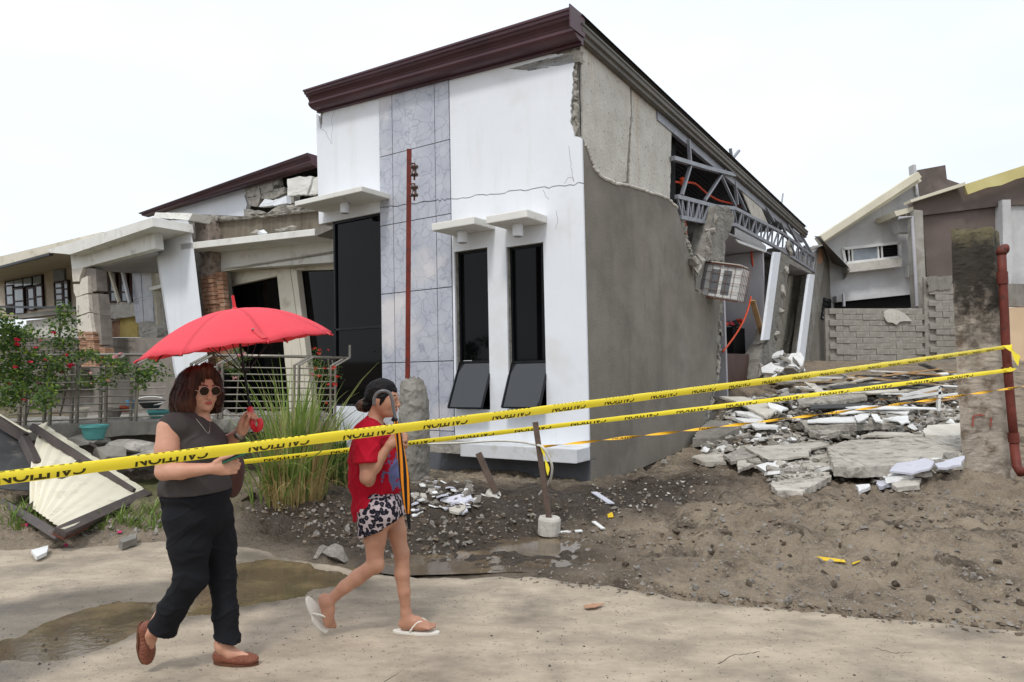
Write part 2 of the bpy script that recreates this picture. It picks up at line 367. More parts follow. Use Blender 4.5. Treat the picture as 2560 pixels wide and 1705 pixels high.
for a, b in zip(EDGE, EDGE[1:]):
    n = max(2, int((b - a).length / .05))
    for i in range(n):
        p = a.lerp(b, i / n); k = float(fbm(np.array([p.x * 6.0]), np.array([p.y]), o=4, s=8)[0]) * .10 + r_.uniform(-.02, .02); far.append(V((p.x, p.y + k, 0)))
far.append(EDGE[-1].copy())
DAMP = [G(*p) for p in [(-300, 1490), (0, 1508), (120, 1492), (260, 1470), (420, 1450), (560, 1410), (600, 1372), (720, 1395), (960, 1452), (930, 1480), (760, 1492), (640, 1520), (540, 1540), (440, 1580), (330, 1610), (200, 1640), (80, 1690), (-120, 1760), (-400, 1760)]]
PUD = [[G(*p) for p in q] for q in ([(590, 1408), (680, 1400), (790, 1412), (900, 1440), (880, 1470), (760, 1486), (640, 1498), (520, 1506), (430, 1500), (420, 1470), (500, 1445)],
        [(40, 1600), (170, 1540), (280, 1508), (430, 1490), (560, 1490), (500, 1530), (400, 1560), (330, 1596), (200, 1630), (60, 1640)], [(-80, 1610), (30, 1595), (50, 1625), (0, 1650), (-80, 1670)])]
xy = lambda q: [(p.x, p.y) for p in q]
NR = 75; fx = np.array([p.x for p in far]); fy = np.array([p.y for p in far])
tt = (np.linspace(0, 1, NR) ** 1.0)
RX = np.repeat(fx[:, None], NR, 1); RY = fy[:, None] + (2.6 - fy[:, None]) * tt[None, :]
ns = fbm(RX * 2.1, RY * 2.1, o=5, s=61); nf = fbm(RX * 9, RY * 9, o=4, s=66)
dp = np.minimum.reduce([polydist(RX, RY, xy(q)) for q in PUD]) + .16 * ns + .04 * nf
RZ = -.024 * ss(.12, -.16, dp) + .003 * ns + .0015 * nf
RZ[:, 0] = -.004
wetr = np.clip(.5 - (polydist(RX, RY, xy(DAMP)) + .10 * ns + .03 * nf) / .16, 0, 1)
ext = [(-.06, 0), (.5, 1), (-14, 1)]
nc = NR + 3; vs = np.zeros((len(far), nc, 3)); wa = np.zeros((len(far), nc))
vs[:, 0] = np.stack([fx, fy, np.full_like(fx, -.06)], 1); vs[:, 1:NR + 1] = np.stack([RX, RY, RZ], 2); wa[:, 1:NR + 1] = wetr
vs[:, NR + 1] = np.stack([fx, np.full_like(fx, .5), RZ[:, -1]], 1); vs[:, NR + 2] = np.stack([fx, np.full_like(fx, -14.), RZ[:, -1]], 1); wa[:, NR + 1] = wetr[:, -1]; wa[:, NR + 2] = wetr[:, -1]
ids = np.arange(len(far) * nc).reshape(len(far), nc)
rf = np.stack([ids[:-1, :-1].ravel(), ids[:-1, 1:].ravel(), ids[1:, 1:].ravel(), ids[1:, :-1].ravel()], 1)
me = bpy.data.meshes.new('road'); me.from_pydata(vs.reshape(-1, 3).tolist(), [], rf.tolist())
me.polygons.foreach_set('use_smooth', [True] * len(me.polygons)); me.materials.append(M_road)
at = me.attributes.new('wet', 'FLOAT', 'POINT'); at.data.foreach_set('value', wa.ravel().astype(np.float32))
road = tag(put(bpy.data.objects.new('road', me)), kind='structure')
# damp strip and puddles, each a sheet a few millimetres above the one below
def sheet(name, px, z, m, jagm=.03, seed=0, step=.05):
    pts = [G(*p) for p in px]; out = []; r = random.Random(seed)
    for a, b in zip(pts, pts[1:] + pts[:1]):
        n = max(2, int((b - a).length / step))
        for i in range(n):
            p = a.lerp(b, i / n); k = fbm(np.array([p.x * 2.7, p.x * 2.7 + 40]), np.array([p.y * 2.7, p.y * 2.7]), o=5, s=seed + 5) * jagm * 2.2
            out.append(V((p.x + float(k[0]), p.y + float(k[1]), z)))
    mb = MB(); tris = tessellate_polygon([out]); fs = []
    for t in tris:
        g = (out[t[1]] - out[t[0]]).cross(out[t[2]] - out[t[0]]); fs.append(t if g.z > 0 else (t[0], t[2], t[1]))
    mb.add(out, fs); return tag(mb.build(name, m), kind='structure')
M_water = mat('muddy_water', (102, 88, 70), (76, 65, 52), 1.8, .05, .06, 22, .5, stain=(120, 104, 80), sscale=3, sth=(.5, .7))
pz = -.0058
for q in ([(560, 1385), (960, 1425), (960, 1470), (760, 1500), (520, 1530), (380, 1530), (380, 1460)], [(0, 1600), (150, 1515), (400, 1470), (640, 1470), (560, 1550), (430, 1590), (250, 1660), (20, 1670)], [(-150, 1600), (60, 1575), (80, 1640), (-20, 1680), (-150, 1690)]):
    sheet('puddle', q, pz, M_water, .0, 2); pz -= .0008
sheet('puddle', [(930, 1400), (1060, 1385), (1190, 1375), (1260, 1335), (1320, 1305), (1450, 1320), (1520, 1350), (1480, 1375), (1560, 1395), (1560, 1432), (1400, 1434), (1280, 1432), (1180, 1436), (1000, 1441), (900, 1428)], .006, M_water, .0, 5)

# hairline cracks and the crumbled joint in the road
M_rc = mat('road_crack', (96, 88, 78), (76, 70, 62), 8, .95)
for k, pl in enumerate((((960, 1705), (1010, 1672), (1060, 1655)), ((1795, 1660), (1830, 1640), (1900, 1630)), ((2180, 1620), (2240, 1635), (2290, 1632)))):
    tag(MB().tube([G(*p, -.001) for p in jp(pl, 8, 2.5, k + 5)], .0035, 5).build('road_crack', M_rc), kind='structure')
# ------------------------------------------------------------------ the damaged house: local frame at its near corner, x right along the front, y back, z up
HM = Matrix.Translation((1.02, 9.3, 0.0)) @ Matrix.Rotation(-.02, 4, 'Y') @ Matrix.Rotation(math.radians(-34.1), 4, 'Z')
HI = HM.inverted(); HI3 = HI.to_3x3(); HE = HI @ EYE
def hf(px, y=0.0):
    d = HI3 @ ray(*px); t = (y - HE.y) / d.y; p = HE + d * t; p.y = y; return p
def hr(px, x=0.0):
    d = HI3 @ ray(*px); t = (x - HE.x) / d.x; p = HE + d * t; p.x = x; return p
def hzl(px, z):
    d = HI3 @ ray(*px); t = (z - HE.z) / d.z; return HE + d * t
house = thing('damaged_house', 'white and grey concrete house with collapsed side wall and maroon roof edge', 'house', M=HM)
YV = V((0, 1, 0)); XV = V((1, 0, 0))

# --- front: rough core with plaster skin
ZT = hf(c2(1300, 440)).z                                    # underside of the fascia
XL = hf(c2(260, 900)).x; XT0 = hf(c2(680, 900)).x; XT1 = hf(c2(1162, 900)).x
ZG = (hf(D(765, 506)).z + hf(D(873, 491)).z) / 2            # top of the tall dark glass
ZB = hf(D(1200, 1020), -.02).z                              # top of base ledge
win = []
for tl, tr, br, bl in (((1134, 628), (1216, 620), (1228, 1025), (1143, 1022)), ((1263, 616), (1359, 607), (1366, 1018), (1275, 1027))):
    a, b, c, d = hf(tl), hf(tr), hf(br), hf(bl)
    win.append((( a.x + d.x) / 2, (b.x + c.x) / 2, (c.z + d.z) / 2, (a.z + b.z) / 2))
holes = [[V((x0, 0, z0)), V((x1, 0, z0)), V((x1, 0, z1)), V((x0, 0, z1))] for x0, x1, z0, z1 in win]
MB().prism([V((XT0, .035, ZB - .3)), V((-.16, .035, ZB - .3)), V((-.16, .035, ZT + .1)), V((XL + .03, .035, ZT + .1)), V((XL + .03, .035, ZG)), V((XT0, .035, ZG))], YV * .14,
           [[p + YV * .035 for p in h] for h in holes]).build('wall', M_rubble, house)
def crackz(x0, x1, zf, n, amp, seed):
    r = random.Random(seed); return [(x0 + (x1 - x0) * i / n, zf(x0 + (x1 - x0) * i / n) + (r.uniform(-amp, amp) if 0 < i < n else 0)) for i in range(n + 1)]
zc0 = hf(D(878, 478)).z; zc1 = hf(D(1037, 457)).z; zc2 = hf(D(1340, 421)).z
czf = lambda x: zc0 + (zc1 - zc0) * (x - XT0) / (XT1 - XT0) if x < XT1 else zc1 + (zc2 - zc1) * (x - XT1) / (0 - XT1)
crk = crackz(XT1 + .004, 0, czf, 34, .018, 4)
chip = [hf(p) for p in jp([c2(2072, 945), c2(2010, 932), c2(1990, 850), c2(1985, 760), c2(2003, 600), c2(1998, 520), c2(2012, 440), c2(2008, 372), c2(1850, 372), c2(1700, 384), c2(1692, 352)], 6, 2.2, 5)]
topz = ZT
up = [V((x, 0, z + .006)) for x, z in crk] + [p for p in chip if p.z < topz - .01] + [V((chip[-1].x, 0, topz)), V((XT1 + .004, 0, topz))]
up[len(crk)].x = 0
MB().prism(up, YV * .034).build('plaster', M_white, house, bevel=.004)
lo = [V((XT1 + .004, 0, ZB)), V((0, 0, ZB))] + [V((x, 0, z - .006)) for x, z in reversed(crk)]
MB().prism(lo, YV * .034, holes).build('plaster', M_white, house, bevel=.004)
lf = [V((XL, 0, ZG)), V((XT0 - .004, 0, ZG)), V((XT0 - .004, 0, topz))] + [hf(p) for p in jp([c2(305, 705), c2(300, 760), c2(288, 800), c2(283, 880), c2(276, 880), c2(262, 790), c2(246, 775)], 6, 1.5, 6)]
MB().prism(lf, YV * .034).build('plaster', M_white, house, bevel=.004)
MB().prism([hf(p) for p in (c2(250, 768), c2(268, 765), c2(276, 735), c2(275, 712), c2(250, 712))], YV * .03).build('plaster_shard', M_white, house)
# left return of the upper front block
MB().box((XL + .05, 1.6, (ZG + topz) / 2), (.1, 3.1, topz - ZG)).build('wall', M_white, house)
# fine hairline cracks: thin recessed shards of dark filler are left to the material

# --- marble tile strip: each tile a piece
def tile_mat():
    m = mat('grey_marbled_tile', (186, 188, 196), (160, 163, 175), 2.2, .22, .02, 30, .5)
    n = m.node_tree.nodes; l = m.node_tree.links; pb = n['Principled BSDF']; src = pb.inputs['Base Color'].links[0].from_socket
    tc = n.new('ShaderNodeTexCoord'); oi = n.new('ShaderNodeObjectInfo'); ad = n.new('ShaderNodeVectorMath'); ad.operation = 'ADD'
    mu = n.new('ShaderNodeVectorMath'); mu.operation = 'SCALE'; mu.inputs['Scale'].default_value = 0.35
    l.new(oi.outputs['Random'], mu.inputs[0]); l.new(tc.outputs['Object'], ad.inputs[0]); l.new(mu.outputs[0], ad.inputs[1])
    wn = n.new('ShaderNodeTexNoise'); wn.inputs['Scale'].default_value = 2.6; wn.inputs['Detail'].default_value = 5; l.new(ad.outputs[0], wn.inputs[0])
    a2 = n.new('ShaderNodeVectorMath'); a2.operation = 'MULTIPLY_ADD'; a2.inputs[1].default_value = (.42, .42, .42); l.new(wn.outputs['Color'], a2.inputs[0]); l.new(ad.outputs[0], a2.inputs[2])
    vo = n.new('ShaderNodeTexVoronoi'); vo.feature = 'DISTANCE_TO_EDGE'; vo.inputs['Scale'].default_value = 5.0; l.new(a2.outputs[0], vo.inputs[0])
    r = n.new('ShaderNodeMapRange'); r.inputs[1].default_value = .0; r.inputs[2].default_value = .05; r.inputs[3].default_value = .55; r.inputs[4].default_value = 0; l.new(vo.outputs['Distance'], r.inputs[0])
    mx = n.new('ShaderNodeMixRGB'); mx.inputs[2].default_value = (*s2l((116, 121, 134)), 1); l.new(r.outputs[0], mx.inputs[0]); l.new(src, mx.inputs[1])
    bn = n.new('ShaderNodeTexNoise'); bn.inputs['Scale'].default_value = 1.1; bn.inputs['Detail'].default_value = 3; l.new(ad.outputs[0], bn.inputs[0])
    r2 = n.new('ShaderNodeMapRange'); r2.inputs[1].default_value = .54; r2.inputs[2].default_value = .70; r2.inputs[4].default_value = .75; l.new(bn.outputs[0], r2.inputs[0])
    m3 = n.new('ShaderNodeMixRGB'); m3.inputs[2].default_value = (*s2l((214, 208, 206)), 1); l.new(r2.outputs[0], m3.inputs[0]); l.new(mx.outputs[0], m3.inputs[1])
    l.new(m3.outputs[0], pb.inputs['Base Color']); return m
M_tile = tile_mat(); M_grout = mat('dark_grout', (70, 72, 80), None, 3, .9)
cols = [XT0 + .003, hf(c2(771, 900)).x, hf(c2(1062, 900)).x, XT1 - .001]
rows = [ZB - .02] + [hf(D(960, y)).z for y in (988, 832, 668, 505, 340)] + [topz]
gap = .012
for i in range(3):
    for j in range(len(rows) - 1):
        x0, x1, z0, z1 = cols[i] + gap / 2, cols[i + 1] - gap / 2, rows[j] + gap / 2, rows[j + 1] - gap / 2
        if rows[j] < czf((x0 + x1) / 2) < rows[j + 1]:
            cr = crackz(x0, x1, czf, 9, .016, 20 + i)
            MB().prism([V((x0, -.012, z0)), V((x1, -.012, z0))] + [V((x, -.012, z - .006)) for x, z in reversed(cr)], YV * .04).build('tile', M_tile, house)
            MB().prism([V((x, -.012, z + .007)) for x, z in cr] + [V((x1, -.012, z1)), V((x0, -.012, z1))], YV * .04).build('tile', M_tile, house)
        else:
            MB().box(((x0 + x1) / 2, .008, (z0 + z1) / 2), (x1 - x0, .04, z1 - z0)).build('tile', M_tile, house, bevel=.002)
MB().box(((XT0 + XT1) / 2, .032, (ZB + topz) / 2 - .06), (XT1 - XT0 - .01, .005, topz - ZB + .1)).build('grout_bed', M_grout, house)

# --- the two front windows: dark fixed pane above, awning sash pushed open below
for k, (x0, x1, z0, z1) in enumerate(win):
    zs = hf(D(1090 if k == 0 else 1212, 831)).z
    wn_ = MB()
    for a, b in (((x0 + .016, .12, z0), (x0 + .016, .12, z1)), ((x1 - .016, .12, z0), (x1 - .016, .12, z1)), ((x0, .12, z1 - .016), (x1, .12, z1 - .016)), ((x0, .12, zs), (x1, .12, zs)), ((x0, .12, z0 + .016), (x1, .12, z0 + .016))):
        wn_.bar(a, b, .03, .05, (0, 1, 0))
    wo_ = wn_.build('window', M_alum, house)
    MB().box(((x0 + x1) / 2, .125, (zs + z1) / 2), (x1 - x0 - .05, .012, z1 - zs - .04)).build('pane', M_glass, wo_)
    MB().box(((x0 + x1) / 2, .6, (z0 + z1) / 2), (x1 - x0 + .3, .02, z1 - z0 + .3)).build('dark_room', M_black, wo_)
    L = zs - z0 + .02; an = math.radians(24)
    R = Matrix.Rotation(-an, 3, 'X'); hinge = V(((x0 + x1) / 2, .09, zs - .01))
    sash = MB()
    W2 = (x1 - x0) / 2 - .005
    for a, b in (((-W2, 0, 0), (-W2, 0, -L)), ((W2, 0, 0), (W2, 0, -L)), ((-W2, 0, 0), (W2, 0, 0)), ((-W2, 0, -L), (W2, 0, -L))):
        sash.bar(hinge + R @ V(a), hinge + R @ V(b), .022, .03, (0, 1, 0))
    sash.build('sash', M_alum, wo_)
    MB().prism([hinge + R @ V(p) for p in ((-W2, 0, -.01), (W2, 0, -.01), (W2, 0, -L + .01), (-W2, 0, -L + .01))], R @ V((0, .008, 0))).build('pane', M_glass2, wo_)
# --- canopies over the windows, each with a round lamp below
def canopy(fl, frt, th, proj, lamp, dirty=M_whitedirty, Y0=0.0):
    a = hf(fl, Y0 - proj); b = hf(frt, Y0 - proj); z = (a.z + b.z) / 2
    c = MB().box(((a.x + b.x) / 2, Y0 - proj / 2 - .004, z - th / 2), (b.x - a.x, proj, th)).build('canopy', dirty, house, bevel=.012)
    if lamp:
        q = hf(lamp, Y0 - proj * .45)
        lm = MB().lathe([(.075, 0), (.075, .15), (.06, .155), (.06, .17)], (q.x, q.y, z - th - .17), 18).build('lamp_housing', M_white, c, smooth=False)
        MB().lathe([(.055, 0), (.055, .01)], (q.x, q.y, z - th - .178), 14).build('lamp_lens', M_inter, c)
canopy(c2(100, 1352), c2(560, 1298), .085, .62, c2(443, 1420))
canopy(D(992, 508), D(1090, 503), .11, .5, D(1063, 540))
canopy(D(1117, 491), D(1212, 486), .11, .5, D(1190, 527))
# --- tall black glazing left of the tiles
xg0 = hf(D(768, 700), .05).x; zg0 = hf(D(830, 934), .05).z
gl = MB().box(((xg0 + XT0) / 2, .09, (zg0 + ZG) / 2), (XT0 - xg0 - .01, .02, ZG - zg0)).build('glazing', M_glass, house)
zm = hf(D(880, 750), .05).z
for z in (zg0 + .02, zm, ZG - .02): MB().bar((xg0, .07, z), (XT0 - .01, .07, z), .05, .035, (0, 0, 1)).build('mullion', M_alum, gl)
MB().bar((xg0 + .02, .07, zg0), (xg0 + .02, .07, ZG), .04, .05, (0, 1, 0)).build('mullion', M_alum, gl)
MB().box(((xg0 + XT0) / 2, .06, (zg0 + ZB) / 2 - .3), (XT0 - xg0 - .01, .1, zg0 - ZB + .6)).build('base_wall', M_white, house)
MB().box((xg0 + .05, 1.6, ZG / 2 + .3), (.1, 3.0, ZG - .5)).build('wall', M_inter, house)
# --- base ledge and plinth
xl0 = hf(D(985, 1030), -.3).x; le = hf(D(1335, 1052), -.32)
ld = MB(); zl = ZB
r = random.Random(2)
front = [V((xl0, -.30, zl))] 
ld.prism([V((xl0 + .62, -.34, zl)), V((.0, -.34, zl)), V((.0, .03, zl)), V((xl0 + .62, .03, zl))], V((0, 0, -.18)))
ld.build('ledge', mat('dusty_grey_ledge', (212, 214, 217), (196, 198, 200), 3, .85, .1, 40, stain=(178, 174, 166), sscale=4, sth=(.55, .72)), house, bevel=.012)
def lump(mb, n, seed, size, c=(0, 0, 0)):
    r = random.Random(seed); bm = bmesh.new()
    for i in range(n):
        d = V((r.gauss(0, 1), r.gauss(0, 1), r.gauss(0, 1))).normalized(); k = r.uniform(.75, 1.0)
        bm.verts.new((c[0] + d.x * size[0] * k, c[1] + d.y * size[1] * k, c[2] + d.z * size[2] * k))
    g = bmesh.ops.convex_hull(bm, input=bm.verts); bmesh.ops.delete(bm, geom=[v for v in bm.verts if not v.link_faces], context='VERTS')
    bm.verts.index_update(); mb.add([v.co.copy() for v in bm.verts], [[v.index for v in f.verts] for f in bm.faces]); bm.free(); return mb
def rough_slab(pts, vec, step=.06, amp=.02, seed=0, holes=()):   # prism with ragged outline
    r = random.Random(seed); out = []; vec = V(vec); c = sum((V(p) for p in pts), V()) / len(pts)
    for a, b in zip(pts, pts[1:] + pts[:1]):
        a, b = V(a), V(b); n = max(1, int((b - a).length / step))
        for i in range(n):
            p = a.lerp(b, i / n); d = (p - c).normalized(); out.append(p + d * r.uniform(-amp, amp))
    return MB().prism(out, vec, holes)
rough_slab([V((xl0, -.30, zl + .0)), V((xl0 + .61, -.33, zl)), V((xl0 + .61, .03, zl)), V((xl0, .03, zl))], (0, 0, -.15), .05, .018, 3).build('ledge_stub', M_rubble, house)
bz = hr(D(1357, 1127)).z
MB().prism([V((0, .02, ZB - .16)), V((XT0 - .9, .02, ZB - .16)), V((XT0 - .9, .02, -.1)), V((-.02, .02, bz + .0))], YV * .16).build('plinth', mat('grey_blue_plinth', (104, 106, 110), (84, 86, 91), 2, .8, .1, stain=(140, 142, 148), sscale=4, sth=(.6, .75)), house)

# --- front fascia gutter: moulded maroon profile running past both ends
fx0 = hf(c2(190, 640), -.25).x; fx1 = .065
ft = hf(c2(1200, 285), -.34).z; fb = ft - .44
prof = [(-.36, 0), (-.36, -.035), (-.335, -.045), (-.33, -.09), (-.30, -.10), (-.29, -.135), (-.26, -.15), (-.235, -.20), (-.225, -.235), (-.24, -.255), (-.245, -.30), (-.225, -.345), (-.17, -.385), (-.10, -.40), (-.06, -.40), (-.06, -.44), (.0, -.44), (.0, 0)]
mb = MB(); ng = len(prof)
mb.loft([[V((x, y, ft + dz + z * k)) for y, z in prof] for x, k, dz in ((fx0, .70, .09), (fx1, .86, -.085))])
mb.build('fascia', M_maroon, house, fix=True)
MB().box((fx1 + .008, -.18, ft - .205), (.016, .40, .30)).build('fascia_end', M_maroon, house)
# rough concrete beam seen between the fascia and the broken plaster
rough_slab([V((-1.15, -.0, ft - .46)), V((0, 0, ft - .50)), V((0, 0, ft - .66)), V((-.25, 0, ft - .64)), V((-.8, 0, ft - .58))], YV * .1, .05, .012, 8).build('beam', M_rubble, house)
# roof sheet (ribbed), falling slightly to the back
RB = hr(c3(1680, 1560), .05); RF = hr(c3(150, 150), .05)
def roofz(y): return (ft - .10) + (RB.z - (ft - .10)) * (y / RB.y)
mb = MB(); xs = np.arange(fx0, .12, .11); ring = []
for i, x in enumerate(xs): ring += [(x, 0), (x + .03, .03), (x + .06, .03), (x + .085, 0)]
top = [[V((x, y, roofz(y) + z + .02)) for x, z in ring] for y in (-.05, RB.y)]
n = len(ring); mb.add(top[0] + top[1], [(i, i + 1, n + i + 1, n + i) for i in range(n - 1)])
rs = mb.build('roof', mat('dark_roof_sheet', (62, 60, 60), (48, 46, 46), 2, .5, .02, metal=.3), house)
sm = rs.modifiers.new('thick', 'SOLIDIFY'); sm.thickness = .006
# right-hand barge gutter along the side wall
mb = MB(); bp_ = [(-.02, .02), (.10, .02), (.10, -.01), (.085, -.02), (.085, -.085), (.05, -.105), (.05, -.16), (.0, -.17), (-.02, -.17)]
mb.loft([[V((x, y, roofz(y) - .10 + z)) for x, z in bp_] for y in (-.06, RB.y + .1)])
mb.build('barge_board', M_browngutter, house, fix=True)
mb = MB(); mb.prism([V((-.03, 2.75, roofz(2.75) - .27)), V((-.03, RB.y, roofz(RB.y) - .27)), V((-.03, RB.y, roofz(RB.y) - .42)), V((-.03, 2.75, roofz(2.75) - .42))], V((-.07, 0, 0)))
mb.build('rafter', M_steel, house)

# --- right side wall, cement render (plane x = 0), with the torn top and rear edges
edge_top = jp([c3(160, 950), c3(195, 1040), c3(235, 1160), c3(290, 1215), c3(380, 1260), c3(470, 1270), c3(600, 1310), c3(740, 1360), c3(800, 1420)], 5, 1.6, 11)
edge_rear = jp([c4(0, 400), c4(50, 600), c4(90, 770), c4(108, 890), c4(150, 930), c4(268, 965), c4(262, 1150), c4(252, 1330), c4(246, 1490), c5(240, 280), c5(175, 520), c5(125, 690)], 6, 2.5, 12)
poly = [hr(p) for p in [(1477, 1229)] + edge_top + edge_rear + [c6(2300, 712)]]
poly = [V((-.001, max(p.y, .036), p.z)) for p in poly]
poly[0] = V((-.001, .036, bz)); poly[1].y = .036
MB().prism(poly, XV * -.15).build('side_wall', M_render, house, bevel=.006)
# torn plaster lip along the upper edge
mb = MB(); lip = [hr(p, .002) for p in edge_top[3:]]
mb.tube([p + V((.0, 0, .005)) for p in lip], [.018 + .012 * random.Random(i).random() for i in range(len(lip))], 6)
mb.build('plaster_lip', M_panel, house)
rr = [hr(p, -.075) for p in edge_rear]
for i in range(0, len(rr), 3):
    mb = MB()
    for k in range(3):
        if i + k < len(rr): lump(mb, 12, 300 + i + k, (.085, .1, .1), rr[i + k])
    mb.build('broken_wall_edge', M_rubble, house)
# two rough upper panels with the dark split between them
pan1 = [c3(140, 285), c3(480, 560)] + jp([c3(478, 600), c3(485, 760), c3(468, 1000), c3(452, 1245)], 8, 1, 3) + [c3(300, 1260), c3(160, 1200), c3(160, 950)]
pan2 = [c3(488, 560), c3(766, 788)] + jp([c3(760, 1000), c3(752, 1375)], 9, .8, 3) + [c3(600, 1340), c3(474, 1285)] + jp([c3(474, 1285), c3(482, 1000), c3(492, 760)], 8, .8, 3)[1:]
for pn, sd in ((pan1, 1), (pan2, 2)):
    MB().prism([hr(p, -.03 - .012 * sd) for p in pn], XV * -.11).build('wall_panel', M_panel, house)
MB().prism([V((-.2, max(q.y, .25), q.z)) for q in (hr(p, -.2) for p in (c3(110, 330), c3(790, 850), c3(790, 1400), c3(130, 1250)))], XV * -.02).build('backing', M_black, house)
# corner: exposed strip where the plaster broke off, plus loose plaster lumps
for i in range(26):
    mb = MB(); t = i / 25; p = hf((c2(2018, 380)[0] + rnd.uniform(-4, 6), c2(0, 330)[1] + t * (c2(0, 930)[1] - c2(0, 330)[1])), .03)
    lump(mb, 9, 500 + i, (.06, .03, .07), p); mb.build('plaster_lump', M_rubble, house)
zq = hf(c2(2050, 930)).z
MB().box((-.02, .02, (ft - .46 + zq) / 2), (.012, .012, ft - .46 - zq)).build('corner_bead', M_alum, house)

# hairline cracks running through the plaster
M_crk = mat('crack_dark', (120, 112, 104), (96, 90, 84), 8, .95)
for k, pl in enumerate((((368, 770), (352, 820), (362, 880), (352, 930), (358, 990)), ((283, 885), (305, 890), (318, 920)), ((318, 905), (335, 950), (350, 985)), ((1975, 1000), (1985, 1080), (1992, 1150), (2005, 1215), (2010, 1245)), ((1800, 1300), (1815, 1340), (1840, 1365)), ((1945, 1255), (1970, 1215), (1998, 1212), (2012, 1240)), ((1890, 1440), (1900, 1500), (1885, 1568)))):
    MB().tube([hf(p, .001) for p in jp([c2(*q) for q in pl], 5, 1.2, k)], .0028, 5).build('crack', M_crk, house)
# ------------------------------------------------------------------ left wing of the damaged house: porch with fallen parapet
def hpr(px, y, d, name, m, par=house, jag=0, seed=1, bevel=0.0, yoff=0):
    pts = [hf(p, y) for p in px]
    if jag:
        r = random.Random(seed); o = []; c = sum(pts, V()) / len(pts)
        for a, b in zip(pts, pts[1:] + pts[:1]):
            n = max(1, int((b - a).length / .09))
            for i in range(n):
                p = a.lerp(b, i / n); q = (p - c).normalized() * r.uniform(-jag, jag); o.append(p + V((q.x, 0, q.z)))
        pts = o
    o = MB().prism(pts, YV * d).build(name, m, par, bevel=0 if jag else bevel)
    return crumble(o, .14, jag * .9, 7, seed) if jag >= .012 else o
C8 = lambda *a: [c8(*p) for p in a]
C1 = lambda *a: [c1(*p) for p in a]
# rear roof edge with maroon fascia, falling to the left
a0, a1 = hf(c8(195, 512), 2.2), hf(c8(1352, 108), 2.2)
mb = MB(); mb.loft([[V((p.x, 2.2 + y * .8, p.z + z * k)) for y, z in prof] for p, k in ((a0, .16), (a1, .60))]); mb.build('fascia', M_maroon, house, fix=True)
mb = MB(); mb.add([a0, a1, a1 + V((0, 4.5, -.3)), a0 + V((0, 4.5, -.3))], [(0, 1, 2, 3)]); mb.build('roof', M_black, house)
hpr(C8((262, 492), (1045, 232), (1075, 315), (1000, 330), (880, 330), (850, 380), (868, 440), (845, 522), (500, 505)), 2.35, .12, 'parapet_wall', M_white, jag=.0)
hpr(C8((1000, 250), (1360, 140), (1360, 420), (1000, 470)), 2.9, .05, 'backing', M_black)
# exposed hollow blocks
for q, sd in ((((850, 322), (950, 296), (962, 372), (868, 395)), 1), (((955, 294), (1035, 272), (1045, 345), (966, 370)), 2), (((1036, 240), (1072, 250), (1080, 305), (1046, 318)), 3), (((866, 398), (962, 375), (940, 455), (885, 450)), 4), (((966, 374), (1050, 348), (1060, 400), (970, 402)), 5), (((1048, 340), (1128, 318), (1132, 360), (1058, 398)), 6), (((1140, 380), (1192, 376), (1190, 432), (1142, 430)), 7), (((845, 470), (940, 480), (1000, 500), (850, 520)), 8)):
    hpr(C8(*q), 2.25, .16, 'block', M_rubble, jag=.02, seed=sd)
hpr(C8((1142, 266), (1230, 250), (1318, 248), (1290, 330), (1275, 372), (1145, 380)), 2.0, .14, 'plaster_slab', M_whitedirty, jag=.015, seed=3)
hpr(C8((1325, 268), (1375, 235), (1375, 365), (1295, 372)), 1.9, .14, 'plaster_slab', M_whitedirty, jag=.015, seed=5)
hpr(C8((990, 402), (1045, 412), (1140, 380), (1142, 432), (1060, 448), (948, 458)), 1.9, .12, 'plaster_slab', M_white, jag=.015, seed=7)
# stained beam, its chipped top, canopy, and the white beam below
hpr(C8((590, 560), (1415, 468), (1470, 470), (1470, 610), (600, 700)), 1.25, .25, 'beam', mat('stained_concrete_beam', (132, 122, 106), (104, 96, 84), 2, .9, .25, streak=(74, 68, 60), stth=(.45, .7)), jag=.0)
hpr(C8((500, 505), (800, 525), (1000, 505), (1080, 450), (1180, 440), (1240, 455), (1420, 455), (1420, 472), (1000, 520), (590, 562), (510, 545)), 1.15, .4, 'beam_top', M_rubble, jag=.03, seed=9)
a = hf(c8(415, 708), .55); b = hf(c8(1330, 606), .55); zc = (a.z + b.z) / 2
mb = MB(); mb.prism([a, b, b + V((0, 0, -.13)), a + V((0, 0, -.15))], YV * .68); mb.build('canopy', M_whitedirty, house, bevel=.01)
a2 = hf(c8(1460, 598), .6); mb = MB(); mb.prism([b + V((.01, .02, -.005)), V((a2.x, .57, b.z + .1)), V((a2.x, .57, b.z - .06)), b + V((.01, .02, -.14))], YV * .6); mb.build('canopy', M_conc, house)
for i, (x, y, s) in enumerate(((930, 628, .16), (985, 632, .2), (1130, 612, .2), (1175, 602, .16), (1090, 618, .1))):
    p = hf(c8(x, y), .8); lump(MB(), 14, 40 + i, (s, .12, s * .35), p).build('rubble_lump', M_rubble if i != 1 else M_white, house)
hpr(C8((600, 742), (1470, 650), (1475, 835), (625, 892)), 1.2, .25, 'beam', M_whitedirty, bevel=.008)
hpr(C8((705, 905), (1200, 870), (1480, 845), (1480, 885), (1215, 892), (1085, 905), (1065, 932), (715, 1008)), 1.5, .1, 'lintel', M_cream)
MB().box(((hf(c8(1000, 860), 1.3).x), 2.0, hf(c8(1000, 870), 1.3).z + .06), (4.6, 1.6, .06)).build('soffit', M_cream, house)
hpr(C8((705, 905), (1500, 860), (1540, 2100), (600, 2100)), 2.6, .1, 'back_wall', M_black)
hpr(C8((720, 1012), (1066, 935), (1100, 1180), (1160, 1960), (775, 1960)), 1.62, .03, 'glazing', M_glass)
